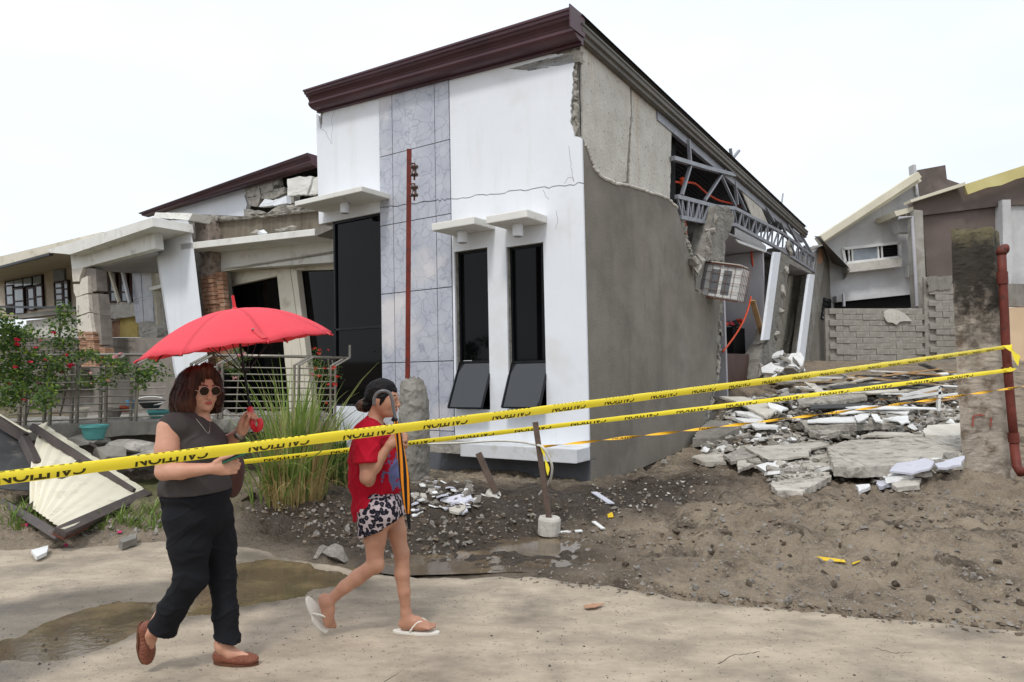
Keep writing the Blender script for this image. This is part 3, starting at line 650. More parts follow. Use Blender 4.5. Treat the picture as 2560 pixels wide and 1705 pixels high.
hpr(C8((1210, 892), (1490, 880), (1540, 1960), (1300, 1960)), 1.62, .03, 'glazing', M_glass)
hpr(C8((1068, 872), (1160, 868), (1205, 1190), (1300, 1960), (1165, 1960), (1100, 1180)), 1.48, .14, 'door_jamb', M_cream)
hpr(C8((1166, 880), (1206, 888), (1246, 1225), (1335, 1960), (1300, 1960), (1210, 1190)), 1.46, .14, 'door_jamb', M_cream)
# broken column core above the brick-clad shaft
hpr(C8((512, 548), (596, 546), (605, 700), (622, 800), (622, 922), (545, 935), (552, 800), (520, 700)), .95, .3, 'column', mat('pinkish_broken_column', (176, 160, 148), (140, 128, 118), 6, .95, .7, 18, stain=(100, 92, 84), sscale=7), jag=.02, seed=3)
hpr(C8((470, 555), (515, 550), (540, 700), (560, 930), (640, 1700), (480, 1700), (490, 700)), 1.3, .25, 'column', M_conc, jag=.02, seed=5)
# cladding stones, each a piece, on two faces of the shaft
r = random.Random(5)
for k in range(22):
    t0, t1 = k / 22, (k + .88) / 22
    def at_(t, xa, xb, ya, yb, xa2, xb2, ya2, yb2): return None
    L0 = lambda t, f: (545 + (610 - 545) * t + f * ((632 + (690 - 632) * t) - (545 + (610 - 545) * t)), 932 + (1568 - 932) * t - 14 * f)
    sp = [0, r.uniform(.35, .65), 1]
    for s0, s1 in zip(sp, sp[1:]):
        q = [c8(*L0(t0, s0 + .02)), c8(*L0(t0, s1 - .02)), c8(*L0(t1, s1 - .02)), c8(*L0(t1, s0 + .02))]
        hpr(q, .95 + r.uniform(-.015, .015), .12, 'stone', M_brick)
    L1 = lambda t, f: (634 + (692 - 634) * t + f * 66, 905 + (1568 - 905) * t - 4 * f)
    hpr([c8(*L1(t0, .04)), c8(*L1(t0, .96)), c8(*L1(t1, .96)), c8(*L1(t1, .04))], 1.05 + r.uniform(-.01, .01), .12, 'stone', M_brick)
hpr(C8((548, 920), (700, 900), (770, 1568), (612, 1568)), 1.1, .2, 'column', M_conc)
# leaning white column
lc = [hf(p, .55) for p in C8((222, 552), (466, 545), (500, 700), (560, 1210), (612, 1568), (650, 1900), (440, 1900), (380, 1568), (338, 1290))]
vd = (lc[2] - HE).normalized(); MB().prism(lc, vd * .34 + V((-.16, .03, 0))).build('leaning_column', M_white, house, bevel=.012)
hpr(C8((240, 495), (500, 500), (470, 548), (380, 540), (228, 530)), .5, .5, 'column_cap', M_whitedirty, jag=.015, seed=8)

# ------------------------------------------------------------------ the twin house next door: slab porch, cracked column, tiled strip
porch = thing('twin_house', 'half collapsed twin house with white slab porch, cracked column and grey marbled strip', 'house', M=HM)
hpr(C1((320, 752), (1040, 530), (1050, 590), (480, 782), (345, 770)), -.3, .9, 'slab', M_whitedirty, porch, jag=.008, bevel=.0)
hpr(C1((480, 782), (1048, 588), (1062, 742), (570, 872), (492, 890)), 0, .2, 'beam', M_whitedirty, porch, bevel=.006)
bb = [hf(c1(640, 862), .2), hf(c1(1080, 742), .2), hf(c1(1088, 905), 3.2), hf(c1(655, 880), 3.2)]
mb = MB(); mb.add(bb, [(0, 1, 2, 3)]); o = mb.build('soffit', M_inter, porch); o.modifiers.new('t', 'SOLIDIFY').thickness = .08
def segs(qs, y, d, name, m, jag=.008):
    for i, q in enumerate(qs): hpr(C1(*q), y, d, name, m, porch, jag=jag, seed=i + 3)
M_lcol = mat('chipped_pale_column', (214, 207, 195), (196, 188, 176), 3, .9, .3, stain=(120, 112, 102), sscale=5, sth=(.58, .7))
segs([((490, 884), (570, 872), (545, 940), (540, 965), (498, 968)), ((500, 985), (545, 985), (560, 945), (600, 930), (604, 1046), (520, 1072), (505, 1040)), ((520, 1078), (604, 1054), (612, 1175), (524, 1205)), ((526, 1212), (613, 1182), (632, 1310), (530, 1310))], -.02, .1, 'column', M_lcol)
M_gcol = mat('grey_column_side', (146, 138, 130), (118, 111, 104), 3, .9, .3)
segs([((572, 872), (655, 880), (662, 1030), (598, 1045)), ((600, 1060), (668, 1050), (684, 1190), (612, 1185)), ((613, 1192), (684, 1195), (698, 1400), (640, 1410), (628, 1300))], .06, .25, 'column', M_gcol)
r = random.Random(9)
for k in range(16):
    v0 = 1312 + k * 15; v1 = v0 + 13
    for (xa, xb) in ((532, 580), (582, 634)):
        sh = (v0 - 1312) * .1; hpr(C1((xa + sh, v0), (xb + sh, v0), (xb + sh + 1, v1), (xa + sh + 1, v1)), -.06 + r.uniform(-.02, .02), .2, 'stone', M_brick, porch)
    if k > 6: hpr(C1((640 + sh, v0), (706 + sh, v0 + 4), (707 + sh, v1 + 4), (641 + sh, v1)), .04, .2, 'stone', M_brick, porch)
# stacked slate garden wall: rows of thin stones
M_slate = mat('grey_slate_cladding', (130, 122, 113), (96, 90, 84), 5, .9, .5, 20, stain=(140, 132, 122), sscale=4, sth=(.56, .7))
mb = MB()
for (x0, x1, y0, y1, yy) in ((-60, 532, 1350, 1560, .5), (140, 560, 1560, 1700, .5), (702, 948, 1352, 1500, .8)):
    yv = y0
    while yv < y1:
        x = x0
        while x < x1:
            wd = r.uniform(40, 110); e = min(x + wd, x1)
            q = [hf(c1(a, b), yy + r.uniform(-.035, .01)) for a, b in ((x, yv), (e - 2, yv), (e - 2, yv + 13), (x, yv + 13))]
            mb.prism([V((p.x, q[0].y, p.z)) for p in q], YV * .2); x += wd
        yv += 15
tag(mb.build('slate_cladding', M_slate, porch), kind='stuff')
hpr(C1((-60, 1352), (1300, 1352), (1300, 2000), (-160, 2000), (-160, 1352)), .78, .2, 'garden_wall', M_gcol, porch)
hpr(C1((180, 1235), (525, 1200), (528, 1345), (180, 1352)), 1.2, .2, 'block_wall', M_panel, porch)
hpr(C1((90, 1195), (512, 1148), (514, 1178), (100, 1226)), 1.0, .25, 'coping', M_conc, porch, bevel=.01)
MB().bar(hf(c1(-40, 1140), .9), hf(c1(515, 1148), .9), .06).build('handrail', M_alum, porch)
# broken inner wall, yellow wall and tiled strip
hpr(C1((690, 1112), (760, 1128), (840, 1112), (918, 1115), (935, 1205), (815, 1215), (700, 1235)), 2.2, .15, 'broken_wall', M_panel, porch, jag=.03, seed=3)
hpr(C1((815, 1200), (935, 1200), (942, 1350), (818, 1350)), 2.4, .1, 'wall', mat('yellow_paint', (206, 184, 116), (186, 164, 98), 3, .85, .1, stain=(160, 140, 84), sscale=4, sth=(.56, .72)), porch)
hpr(C1((700, 1230), (820, 1215), (820, 1350), (700, 1350)), 2.5, .1, 'wall', M_panel, porch)
hpr(C1((765, 1240), (822, 1235), (818, 1350), (768, 1350)), 2.4, .05, 'door', M_brick, porch)
for i, q in enumerate((((902, 905), (962, 907), (972, 1078), (910, 1092)), ((966, 907), (1034, 910), (1044, 1062), (976, 1077)), ((912, 1096), (973, 1082), (982, 1250), (930, 1250)), ((977, 1081), (1045, 1066), (1052, 1272), (986, 1252)))):
    hpr(C1(*q), 1.8, .05, 'tile', M_tile, porch)
hpr(C1((940, 1256), (990, 1236), (1068, 1282), (1082, 1390), (1060, 1460), (965, 1465), (960, 1340)), 1.4, .4, 'broken_pier', M_panel, porch, jag=.05, seed=12)
hpr(C1((1036, 915), (1062, 912), (1085, 1380), (1075, 1400), (1050, 1100)), 1.5, .2, 'pier', M_cream, porch, jag=.01)
hpr(C1((1064, 905), (1092, 905), (1130, 1300), (1110, 1500), (1080, 1420)), 1.6, .2, 'pier', M_panel, porch, jag=.02)
hpr(C1((1020, 1010), (1098, 985), (1104, 1010), (1025, 1032)), 1.0, .4, 'ledge', M_whitedirty, porch)
for a, b in (((752, 900), (815, 1110)), ((838, 905), (888, 1115))):
    MB().bar(hf(c1(*a), 1.7), hf(c1(*b), 1.7), .09, .06, (0, 1, 0)).build('fallen_post', M_cream if a[0] < 800 else M_white, porch)

# ------------------------------------------------------------------ taupe house further left with brown framed windows
nh = thing('taupe_house', 'taupe house with cream roof edge and brown framed windows behind the rose bush', 'house', M=HM)
M_taupe = mat('taupe_render', (186, 174, 158), (168, 156, 141), 2, .9, .12)
hpr(C1((-80, 970), (490, 830), (900, 850), (900, 1200), (-80, 1230)), 2.7, .15, 'wall', M_taupe, nh)
mb = MB(); q = [hf(c1(-80, 815), .4), hf(c1(700, 628), .4), hf(c1(700, 660), .4), hf(c1(-80, 888), .4)]
mb.prism(q, YV * .06); mb.build('roof_edge', M_cream, nh)
mb = MB(); mb.add([q[3], q[2], hf(c1(760, 800), 2.7), hf(c1(-80, 975), 2.7)], [(0, 1, 2, 3)]); o = mb.build('eave', M_taupe, nh); o.modifiers.new('t', 'SOLIDIFY').thickness = .05
MB().bar(hf(c1(-80, 893), .38), hf(c1(350, 782), .38), .1, .06).build('gutter', M_alum, nh)
M_brownf = mat('brown_timber_frame', (70, 48, 42), (56, 38, 34), 3, .6, .1)
M_pane = mat('pale_window_glass', (150, 158, 166), (120, 128, 136), 1.5, .1, 0, spec=.5)
def casement(x0, y0, x1, y1, sl, rowsn, m=M_brownf, y=2.62):
    w0 = C1((x0, y0), (x1, y0 + sl), (x1 + 8, y1 + sl), (x0 + 8, y1))
    p = [hf(a, y) for a in w0]; fr = MB(); th = .055
    def ip(s, t): return (p[0].lerp(p[1], s)).lerp(p[3].lerp(p[2], s), t)
    fr.bar(ip(0, 0), ip(0, 1), th, .05, (0, 1, 0)); fr.bar(ip(1, 0), ip(1, 1), th, .05, (0, 1, 0))
    for k in range(rowsn + 1): fr.bar(ip(0, k / rowsn), ip(1, k / rowsn), th * .9, .05, (0, 1, 0))
    f = fr.build('window', m, nh)
    for k in range(rowsn):
        MB().prism([ip(.08, (k + .06) / rowsn), ip(.92, (k + .06) / rowsn), ip(.92, (k + .94) / rowsn), ip(.08, (k + .94) / rowsn)], YV * .02).build('pane', M_pane, f)
for x0, y0, x1, y1, rw in ((92, 1020, 160, 1192, 2), (185, 1016, 232, 1165, 2), (240, 1000, 288, 1150, 2), (36, 1000, 88, 1130, 2)): casement(x0, y0, x1, y1, -6, rw)
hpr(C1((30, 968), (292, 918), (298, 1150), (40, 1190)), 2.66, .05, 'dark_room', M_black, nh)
for x0 in (40, 98, 160, 226): hpr(C1((x0, 972 - (x0 - 40) * .19), (x0 + 52, 962 - (x0 - 40) * .19), (x0 + 54, 1000 - (x0 - 40) * .10), (x0 + 2, 1010 - (x0 - 40) * .1)), 2.63, .02, 'transom', M_pane, nh)
hpr(C1((360, 890), (436, 884), (440, 960), (366, 968)), 2.63, .03, 'transom', M_pane, nh)
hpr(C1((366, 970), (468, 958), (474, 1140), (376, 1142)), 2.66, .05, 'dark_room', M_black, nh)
casement(372, 975, 425, 1138, -4, 4); casement(432, 962, 464, 1138, -2, 3)
hpr(C1((655, 900), (895, 905), (900, 1115), (680, 1112)), 2.66, .05, 'dark_room', M_brownf, nh)
casement(676, 940, 706, 1105, 2, 3); casement(748, 905, 792, 1105, 0, 3); casement(822, 910, 868, 1105, 2, 3)

# ------------------------------------------------------------------ terrace edge and stainless railing
terr = thing('terrace', 'broken raised concrete terrace edge under the steel railing', 'terrace', P(480, 1060, 10.2))
A_, B_, C_ = P(-60, 1070, 8.9), P(413, 1050, 9.9), P(840, 1046, 10.7)
for a, b in ((A_, B_), (B_, C_)):
    n = V((-(b - a).y, (b - a).x, 0)).normalized()
    crumble(rough_slab([a - n * .12, b - n * .12, b + n * 2.0, a + n * 2.0], (0, 0, -.18), .12, .04, 4).build('slab', M_conc, terr, world=True), .2, .03, 5, 2)
    MB().prism([a + n * .6 + V((0, 0, -.2)), b + n * .6 + V((0, 0, -.2)), b + n * .6 + V((0, 0, -1.0)), a + n * .6 + V((0, 0, -1.0))], n * .3).build('retaining_wall', M_gcol, terr, world=True)
for i, (u, v, Y, s) in enumerate(((330, 1120, 9.2, .5), (280, 1135, 8.9, .3), (390, 1140, 9.0, .35), (215, 1100, 9.3, .35), (470, 1110, 9.4, .5), (520, 1130, 9.2, .35))):
    lump(MB(), 22, 70 + i, (s, .3, .12), P(u, v, Y)).build('broken_slab', M_conc if i % 2 else M_rubble, terr, world=True); crumble(bpy.data.objects[terr.children[-1].name], .09, .04, 7, i)
fence = thing('steel_railing', 'stainless steel terrace railing with horizontal rods and bent top arms', 'railing', B_)
M_ss = mat('stainless_steel', (150, 144, 134), (120, 114, 105), 4, .35, .03, 60, .5, metal=.7)
def post(p, top, arm):
    mb = MB(); sd = V((.035, 0, 0))
    for s in (-1, 1): mb.bar(p + sd * s, p + sd * s + V((0, 0, top)), .028, .045, (0, 1, 0))
    for s in (-1, 1): mb.bar(p + sd * s + V((0, 0, top - .01)), p + sd * s + arm + V((0, 0, top)), .024, .04, (0, 1, 0))
    mb.build('post', M_ss, fence, world=True)
arm = V((.17, .12, .11))
for u in (55, 117, 185, 257, 333):
    t = (u - -60) / (413 + 60); k = 1 / ((1 - t) / A_.y + t / B_.y); p = P(u, 1070 - 20 * t, k); post(p, .78 + .02 * t, arm)
for u in (482, 548, 740, 832):
    t = (u - 413) / (840 - 413); k = 1 / ((1 - t) / B_.y + t / C_.y); p = P(u, 1050 - 4 * t, k); post(p, .80, arm)
for a, b, q in ((P(20, 1068, 9.05), B_, 0), (P(478, 1049, 10.05), C_, 1)):
    for k in range(8):
        z = .06 + k * .098; MB().tube([a + V((0, 0, z)), b + V((0, 0, z))], .011, 6).build('rod', M_ss, fence, world=True)
    MB().tube([a + arm + V((.1, 0, .80)), a.lerp(b, .5) + arm + V((0, 0, .81)), b + arm + V((0, 0, .80))], .022, 8).build('handrail', M_ss, fence, world=True, smooth=True)
MB().tube([C_ + arm + V((0, 0, .80)), C_ + arm + V((0, 0, 1.0))], .018, 8).build('post', M_ss, fence, world=True)

# ------------------------------------------------------------------ fallen gate: cream ribbed sheet in a brown tube frame
Kp, Rp, Lp = G(*f2(585, 1335), .14), G(*f2(1440, 940), .12), G(*f2(30, 1000), .12)
Tp = P(*f2(440, 235), 9.0); L2 = P(*f2(325, 1090), 7.4); L2.z = max(L2.z, .15)
gate = thing('fallen_gate', 'fallen cream ribbed sheet gate in a brown steel frame lying by the rubble', 'gate', V((Kp.x, Kp.y, 0)))
M_cs = mat('cream_sheet', (228, 222, 200), (216, 208, 186), 1.5, .45, .02, 10, .4, stain=(190, 182, 158), sscale=3, sth=(.58, .75))
M_bt = mat('brown_tube', (84, 74, 70), (66, 58, 56), 4, .5, .05, 30, .4, stain=(110, 92, 80), sscale=8, sth=(.6, .72))
N = 150; mb = MB(); vs = []; fs = []
Kq = Kp + V((.03, .02, .05)); Rq = P(*f2(1545, 950), 8.35)
def ribz(a):
    x = (a * 9) % 1.0; return .035 if x < .22 else (.035 * (1 - (x - .22) / .08) if x < .3 else (.035 * (x - .92) / .08 if x > .92 else 0))
nb = 10
nrm = ((Kq - L2).cross(Tp - L2)).normalized(); nrm = nrm if nrm.z > 0 else -nrm
for j in range(nb + 1):
    for i in range(N + 1):
        a = i / N; b = j / nb
        p = L2.lerp(Kq, a).lerp(Tp.lerp(Rq, a), b); p = p + nrm * (ribz(a) + .05 * math.sin(b * 3.1) * (1 - a)); vs.append(p)
for j in range(nb):
    for i in range(N): k = j * (N + 1) + i; fs.append((k, k + 1, k + N + 2, k + N + 1))
mb.add(vs, fs); o = mb.build('sheet', M_cs, gate, world=True); o.modifiers.new('t', 'SOLIDIFY').thickness = .004
lift = nrm * .10
def bar(a, b, w_=.07, h_=.05, m=M_bt, name='frame_bar'): return MB().bar(a, b, w_, h_, nrm).build(name, m, gate, world=True, bevel=.004)
bar(Lp, Kp); bar(Kp + V((0, 0, .03)), Rp + V((0, 0, .03)), .06, .11)
bar(P(*f2(400, 290), 8.75) + lift, P(*f2(1390, 930), 8.15) + lift, .085)
bar(P(*f2(860, 640), 8.2) + lift, P(*f2(350, 1130), 7.35) + lift, .10)
pk = Kp + (Rp - Kp).normalized() * .02; e = (Rp - Kp).normalized()
MB().bar(Kp + V((-.0, -.037, .0)) + e * .02, Kp + V((0, -.037, 0)) + e * .52, .012, .11, nrm).build('rust_plate', M_rust, gate, world=True)
# the gate's other leaf, tipped over and seen from its dark back
M_dk = mat('dark_sheet_back', (70, 70, 70), (52, 52, 53), 3, .6, .05, 20, stain=(96, 94, 90), sscale=4, sth=(.56, .7))
leaf = [P(*f2(-60, 250), 8.7), P(*f2(215, 400), 8.6), P(*f2(345, 650), 8.1), P(*f2(345, 900), 7.7), P(*f2(-60, 870), 7.6)]
mb = MB(); mb.add(leaf, [(0, 1, 2, 3, 4)]); o = mb.build('sheet', M_dk, gate, world=True); o.modifiers.new('t', 'SOLIDIFY').thickness = .01
ridge = [P(*f2(-60, 110), 8.9), P(*f2(260, 300), 8.8), P(*f2(455, 215), 8.95), P(*f2(420, 290), 8.8), P(*f2(285, 320), 8.75), P(*f2(-60, 170), 8.85)]
mb = MB(); mb.prism(ridge, V((0, .03, 0))); mb.build('ridge_sheet', M_cs, gate, world=True)
bar(P(*f2(-60, 180), 8.6), P(*f2(240, 365), 8.55), .1, .09); bar(P(*f2(235, 380), 8.5), P(*f2(360, 640), 8.1), .09, .09)
bar(P(*f2(400, 350), 8.7), P(*f2(310, 900), 7.9), .05, .05); bar(P(*f2(880, 420), 9.0), P(*f2(1300, 700), 8.7), .03, .03)
# ------------------------------------------------------------------ opened side of the house: rooms, girder, roof steel
def hpx(px, x, d, name, m, par=house, jag=0, seed=1, bevel=0.0):
    pts = [hr(p, x) for p in px]
    if jag:
        r = random.Random(seed); o = []; c = sum(pts, V()) / len(pts)
        for a, b in zip(pts, pts[1:] + pts[:1]):
            n = max(1, int((b - a).length / .1))
            for i in range(n):
                p = a.lerp(b, i / n); q = (p - c).normalized() * r.uniform(-jag, jag); o.append(p + V((0, q.y, q.z)))
        pts = o
    o = MB().prism(pts, XV * -d).build(name, m, par, bevel=0 if jag else bevel)
    return crumble(o, .14, jag * .9, 6, seed) if jag >= .012 else o
C4 = lambda *a: [c4(*p) for p in a]
C3 = lambda *a: [c3(*p) for p in a]
yE = 15.2
zceil = hr(c4(300, 470)).z
MB().box((-3.4, 9.2, 2.6), (.1, 12.6, 5.4)).build('room_wall', M_inter, house)
MB().box((-1.75, 9.3, zceil + .05), (3.2, 12.2, .03)).build('ceiling', M_inter, house)
MB().box((-1.75, 6.4, 2.2), (3.2, .1, 4.4)).build('room_wall', M_inter, house)
MB().box((-1.75, 9.6, 2.2), (3.2, .1, 4.4)).build('room_wall', M_inter, house)
MB().box((-1.75, 15.3, 2.6), (3.2, .1, 5.2)).build('room_wall', M_conc, house)
MB().box((-1.7, 9, .55), (3.2, 12.6, .3)).build('floor_slab', M_conc, house)
MB().box((-3.3, 9.2, 5.5), (.05, 12.6, 2.2)).build('attic_shade_sheet', M_black, house)  # black sheet painted in for the darkness of the attic
# lattice girder
topc = [hr(p, -.03) for p in C4((-25, 250), (240, 318), (370, 330), (690, 495), (920, 668))]
botc = [hr(p, -.03) for p in C4((0, 392), (200, 432), (372, 442), (665, 602), (920, 765))]
gird = MB(); 
for a, b in zip(topc, topc[1:]): gird.bar(a, b, .07, .07)
for a, b in zip(botc, botc[1:]): gird.bar(a, b, .07, .07)
gird = gird.build('lattice_girder', M_steel, house)
def along(pl, t):
    k = t * (len(pl) - 1); i = min(int(k), len(pl) - 2); return pl[i].lerp(pl[i + 1], k - i)
NW = 30
for i in range(NW):
    a = along(topc, (i + .1) / NW); b = along(botc, (i + .5) / NW); c = along(topc, (i + .9) / NW)
    o = V((-.02 * (i % 2), 0, 0)); MB().bar(a + o, b + o, .035).build('web_bar', M_steel, gird); MB().bar(b - o, c - o, .035).build('web_bar', M_steel, gird)
# bent roof steel
for k, (pts, th) in enumerate(((((770, 1082), (1000, 1150), (1190, 1198)), .09), (((878, 955), (892, 1130), (832, 1335)), .06), (((1225, 1030), (1160, 1110), (990, 1370)), .055), (((1165, 1015), (1190, 1200), (1212, 1400)), .06), (((1068, 1125), (1130, 1260), (1200, 1412)), .05),
        (((1525, 1325), (1512, 1420), (1488, 1565)), .035), (((1345, 1350), (1400, 1440), (1440, 1530)), .05), (((1200, 1290), (1270, 1440)), .05))):
    for a, b in zip(pts, pts[1:]): MB().bar(hr(c3(*a), .0 - .015 * k), hr(c3(*b), .0 - .015 * k), th, th * .8).build('roof_bar', M_steel, house)
for k, (a, b) in enumerate((((590, 330), (640, 420)), ((690, 430), (800, 680)), ((735, 440), (850, 650)), ((760, 480), (830, 600)), ((825, 510), (905, 645)), ((850, 590), (910, 690)), ((895, 640), (995, 585)))):
    MB().bar(hr(c4(*a), -.02), hr(c4(*b), -.02 - .01 * k), .06, .05).build('roof_bar', M_steel, house)
hpx(C3((1206, 1215), (1325, 1302), (1425, 1535), (1312, 1472)), -.05, .02, 'hanging_board', M_ply)
mb = MB(); q = [hr(p, -.3) for p in C4((382, 440), (460, 470), (590, 590), (588, 622), (470, 585), (372, 545))]; mb.prism(q, V((-.02, 0, .0))); mb.build('hanging_board', M_board, house)
hpx(C4((380, 540), (590, 618), (585, 632), (400, 565)), -.1, .03, 'hanging_board', M_board)
# orange conduits
def cord(pl, x, r_, name='conduit', m=M_orange, par=house):
    pts = [hr(p, x) for p in pl]; out = []
    for i in range(len(pts) - 1):
        p0, p1, p2, p3 = pts[max(i - 1, 0)], pts[i], pts[i + 1], pts[min(i + 2, len(pts) - 1)]
        for k in range(6):
            t = k / 6; out.append(.5 * ((2 * p1) + (p2 - p0) * t + (2 * p0 - 5 * p1 + 4 * p2 - p3) * t * t + (3 * p1 - p0 - 3 * p2 + p3) * t ** 3))
    out.append(pts[-1]); return MB().tube(out, r_, 7).build(name, m, par, smooth=True)
cord(C3((700, 1235), (765, 1240), (830, 1250), (920, 1255), (1000, 1320), (1080, 1368), (1180, 1392), (1250, 1415)), -.35, .022)
lump(MB(), 12, 3, (.09, .1, .11), hr(c3(842, 1240), -.3)).build('junction_box', M_orange, house)
cord(C4((488, 605), (495, 700), (505, 780), (505, 850), (530, 900), (595, 925)), -.4, .02)
cord(C4((485, 935), (465, 1020), (430, 1110), (370, 1210), (292, 1312)), -.15, .02)
cord(C4((22, 330), (35, 420), (45, 530)), -.12, .02)
cord(C4((742, 1395), (790, 1440), (840, 1500), (900, 1565)), .1, .025)
# broken columns
hpx(C4((242, 302), (335, 325), (373, 388), (358, 440), (312, 560), (302, 690), (160, 685), (185, 590), (215, 420)), .12, .32, 'hanging_column', M_conc, jag=.03, seed=4)
for i, p in enumerate(((225, 400), (205, 480), (195, 560), (180, 640), (130, 690), (100, 700), (110, 745))):
    lump(MB(), 14, 610 + i, (.12, .16, .16), hr(c4(*p), .1)).build('rubble_lump', M_rubble, house)
hpx(C4((105, 700), (170, 690), (150, 800), (130, 900), (108, 880)), .02, .25, 'wall_stub', M_conc, jag=.02)
hpx(C4((646, 628), (690, 632), (612, 1228), (568, 1232)), .02, .06, 'column_face', M_white)
hpx(C4((688, 600), (762, 600), (742, 740), (702, 1040), (655, 1300), (640, 1475), (528, 1495), (545, 1330), (612, 1225), (685, 640)), -.02, .35, 'leaning_column', M_conc, jag=.025, seed=6)
for i, p in enumerate(((735, 590), (745, 620), (720, 760), (700, 900), (690, 1030), (660, 1180), (560, 1420), (545, 1460))):
    lump(MB(), 12, 640 + i, (.12, .2, .2), hr(c4(*p), .0)).build('rubble_lump', M_rubble, house)
hpx(C4((888, 780), (923, 785), (850, 1392), (808, 1388)), .02, .08, 'column_face', M_white)
hpx(C4((940, 600), (1000, 575), (995, 680), (940, 1000), (872, 1445), (822, 1455), (852, 1390), (925, 790)), -.02, .4, 'leaning_column', M_conc, jag=.02, seed=8)
hpx(C4((952, 610), (985, 605), (975, 700), (945, 712)), 0.0, .03, 'brick_patch', M_brick, jag=.02)
hpx(C4((745, 790), (832, 778), (835, 830), (812, 1050), (800, 1290), (795, 1400), (655, 1380), (690, 1050)), -.7, .12, 'partition_or_shade', M_cream, jag=.02, seed=4)
hpx(C4((835, 770), (930, 770), (850, 1400), (790, 1400)), -.9, .05, 'partition_or_shade', M_black)  # no real partition: black sheet stands in for the shaded gap
hpx(C4((540, 640), (645, 650), (600, 1250), (550, 1240)), -1.6, .1, 'partition_or_shade', M_conc)
hpx(C4((1000, 590), (1095, 850), (1072, 960), (1045, 1560), (865, 1500), (940, 1000), (996, 680)), -.04, .2, 'rear_wall', M_render)
lv = hpx(C4((985, 940), (1035, 955), (1020, 1105), (965, 1085)), -.02, .05, 'louvre_window', M_black)
for k in range(5):
    a, b = hr(c4(985 - 4 * k, 955 + 30 * k), 0), hr(c4(1034 - 3 * k, 970 + 30 * k), 0); MB().bar(a, b, .04, .05).build('louvre_slat', M_alum, lv)
# torn rear eave
ev = [hr(c4(*p), x) for p, x in (((925, 520), .0), ((950, 522), .3), ((1165, 745), .6), ((1140, 795), .6), ((1098, 850), .0), ((1092, 780), .0), ((1000, 600), .0))]
mb = MB(); mb.prism(ev, V((-.05, .1, .02))); mb.build('rear_eave', M_browngutter, house)
hpx(C4((1000, 605), (1040, 650), (1140, 780), (1098, 845)), .05, .05, 'eave_lining', M_panel)
# clutter inside
p0 = hr(c4(290, 1145), -.9); p1 = hr(c4(490, 1140), -.9); zb = hr(c4(300, 1330), -.9).z
MB().box(((p0.x), (p0.y + p1.y) / 2, (p0.z + zb) / 2), (.5, p1.y - p0.y, p0.z - zb)).build('cabinet', M_black, house)
p0 = hr(c4(285, 1322), -.25); p1 = hr(c4(472, 1320), -.25); zb = hr(c4(300, 1570), -.25).z
MB().box((-.5, (p0.y + p1.y) / 2, (p0.z + zb) / 2), (.5, p1.y - p0.y, p0.z - zb)).build('cabinet', mat('brown_laminate', (88, 66, 60), (76, 56, 50), 3, .6, .05), house, bevel=.01)
cc = [(180, 60, 40), (60, 60, 70), (190, 180, 170), (150, 40, 50), (90, 70, 50), (40, 40, 40), (210, 120, 60)]
cm = [mat('clutter_%s' % n_, c, None, 3, .7, .05) for n_, c in zip('abcdefg', cc)]
for i in range(16):
    p = hr(c4(300 + i * 15, 1130 - rnd.uniform(0, 30)), -.8 + rnd.uniform(-.1, .1))
    tag(lump(MB(), 10, 700 + i, (.12, .16, rnd.uniform(.06, .16)), p).build('clutter', cm[i % 7], house), kind=None)
for i in range(5):
    p = hr(c4(500 + rnd.uniform(0, 50), 1120 + i * 26), -.7); lump(MB(), 14, 730 + i, (.2, .25, .12), p).build('bag', cm[3] if i % 2 else cm[0], house)
MB().bar(hr(c4(495, 960), -.1), hr(c4(560, 1190), -.1), .12, .04).build('fallen_plank', M_wood, house)
# caged window block hanging from the wall
AC = thing('caged_window', 'white sliding window in a rusty steel cage hanging off the torn wall', 'window', HM @ hr(c4(300, 850), .35))
Rc = (HM.to_3x3() @ Matrix.Rotation(math.radians(13), 3, 'Y')).to_3x3()
M_cage = mat('rusty_cage', (140, 116, 104), (118, 94, 84), 14, .8, .1)
cw, cd, ch = .72, .5, .64; cc0 = HM @ hr(c4(312, 842), .30)
def cpt(x, y, z): return cc0 + Rc @ V((x * cw / 2, y * cd / 2, z * ch / 2))
MB().box(cc0, (cw - .06, cd - .06, ch - .06), Rc).build('window_frame', M_board, AC, world=True, bevel=.01)
for x in (-.38, .22):
    mb = MB(); mb.prism([cpt(x - .2, -.93, -.7), cpt(x + .22, -.93, -.7), cpt(x + .22, -.93, .7), cpt(x - .2, -.93, .7)], Rc @ V((0, .02, 0))); mb.build('pane', mat('grey_glass', (118, 120, 124), (96, 98, 102), 2, .15, 0) if x < 0 else bpy.data.materials['grey_glass'], AC, world=True)
for k in range(6):
    x = -1 + k / 2.5; MB().bar(cpt(x, -1, -1), cpt(x, -1, 1), .008).build('cage_bar', M_cage, AC, world=True)
for k in range(5):
    z = -1 + k / 2; MB().bar(cpt(-1, -1, z), cpt(1, -1, z), .008).build('cage_bar', M_cage, AC, world=True); MB().bar(cpt(1, -1, z), cpt(1, 1, z), .008).build('cage_bar', M_cage, AC, world=True)
for k in range(6):
    y = -1 + k / 2.5; MB().bar(cpt(1, y, -1), cpt(1, y, 1), .008).build('cage_bar', M_cage, AC, world=True)
for z in (-1, 1): MB().bar(cpt(-1, -1, z), cpt(1, -1, z), .02).build('cage_frame', M_rust, AC, world=True)
MB().box(cpt(.0, 0, 1.10), (cw * .8, cd, .02), Rc).build('board', M_ply, AC, world=True)

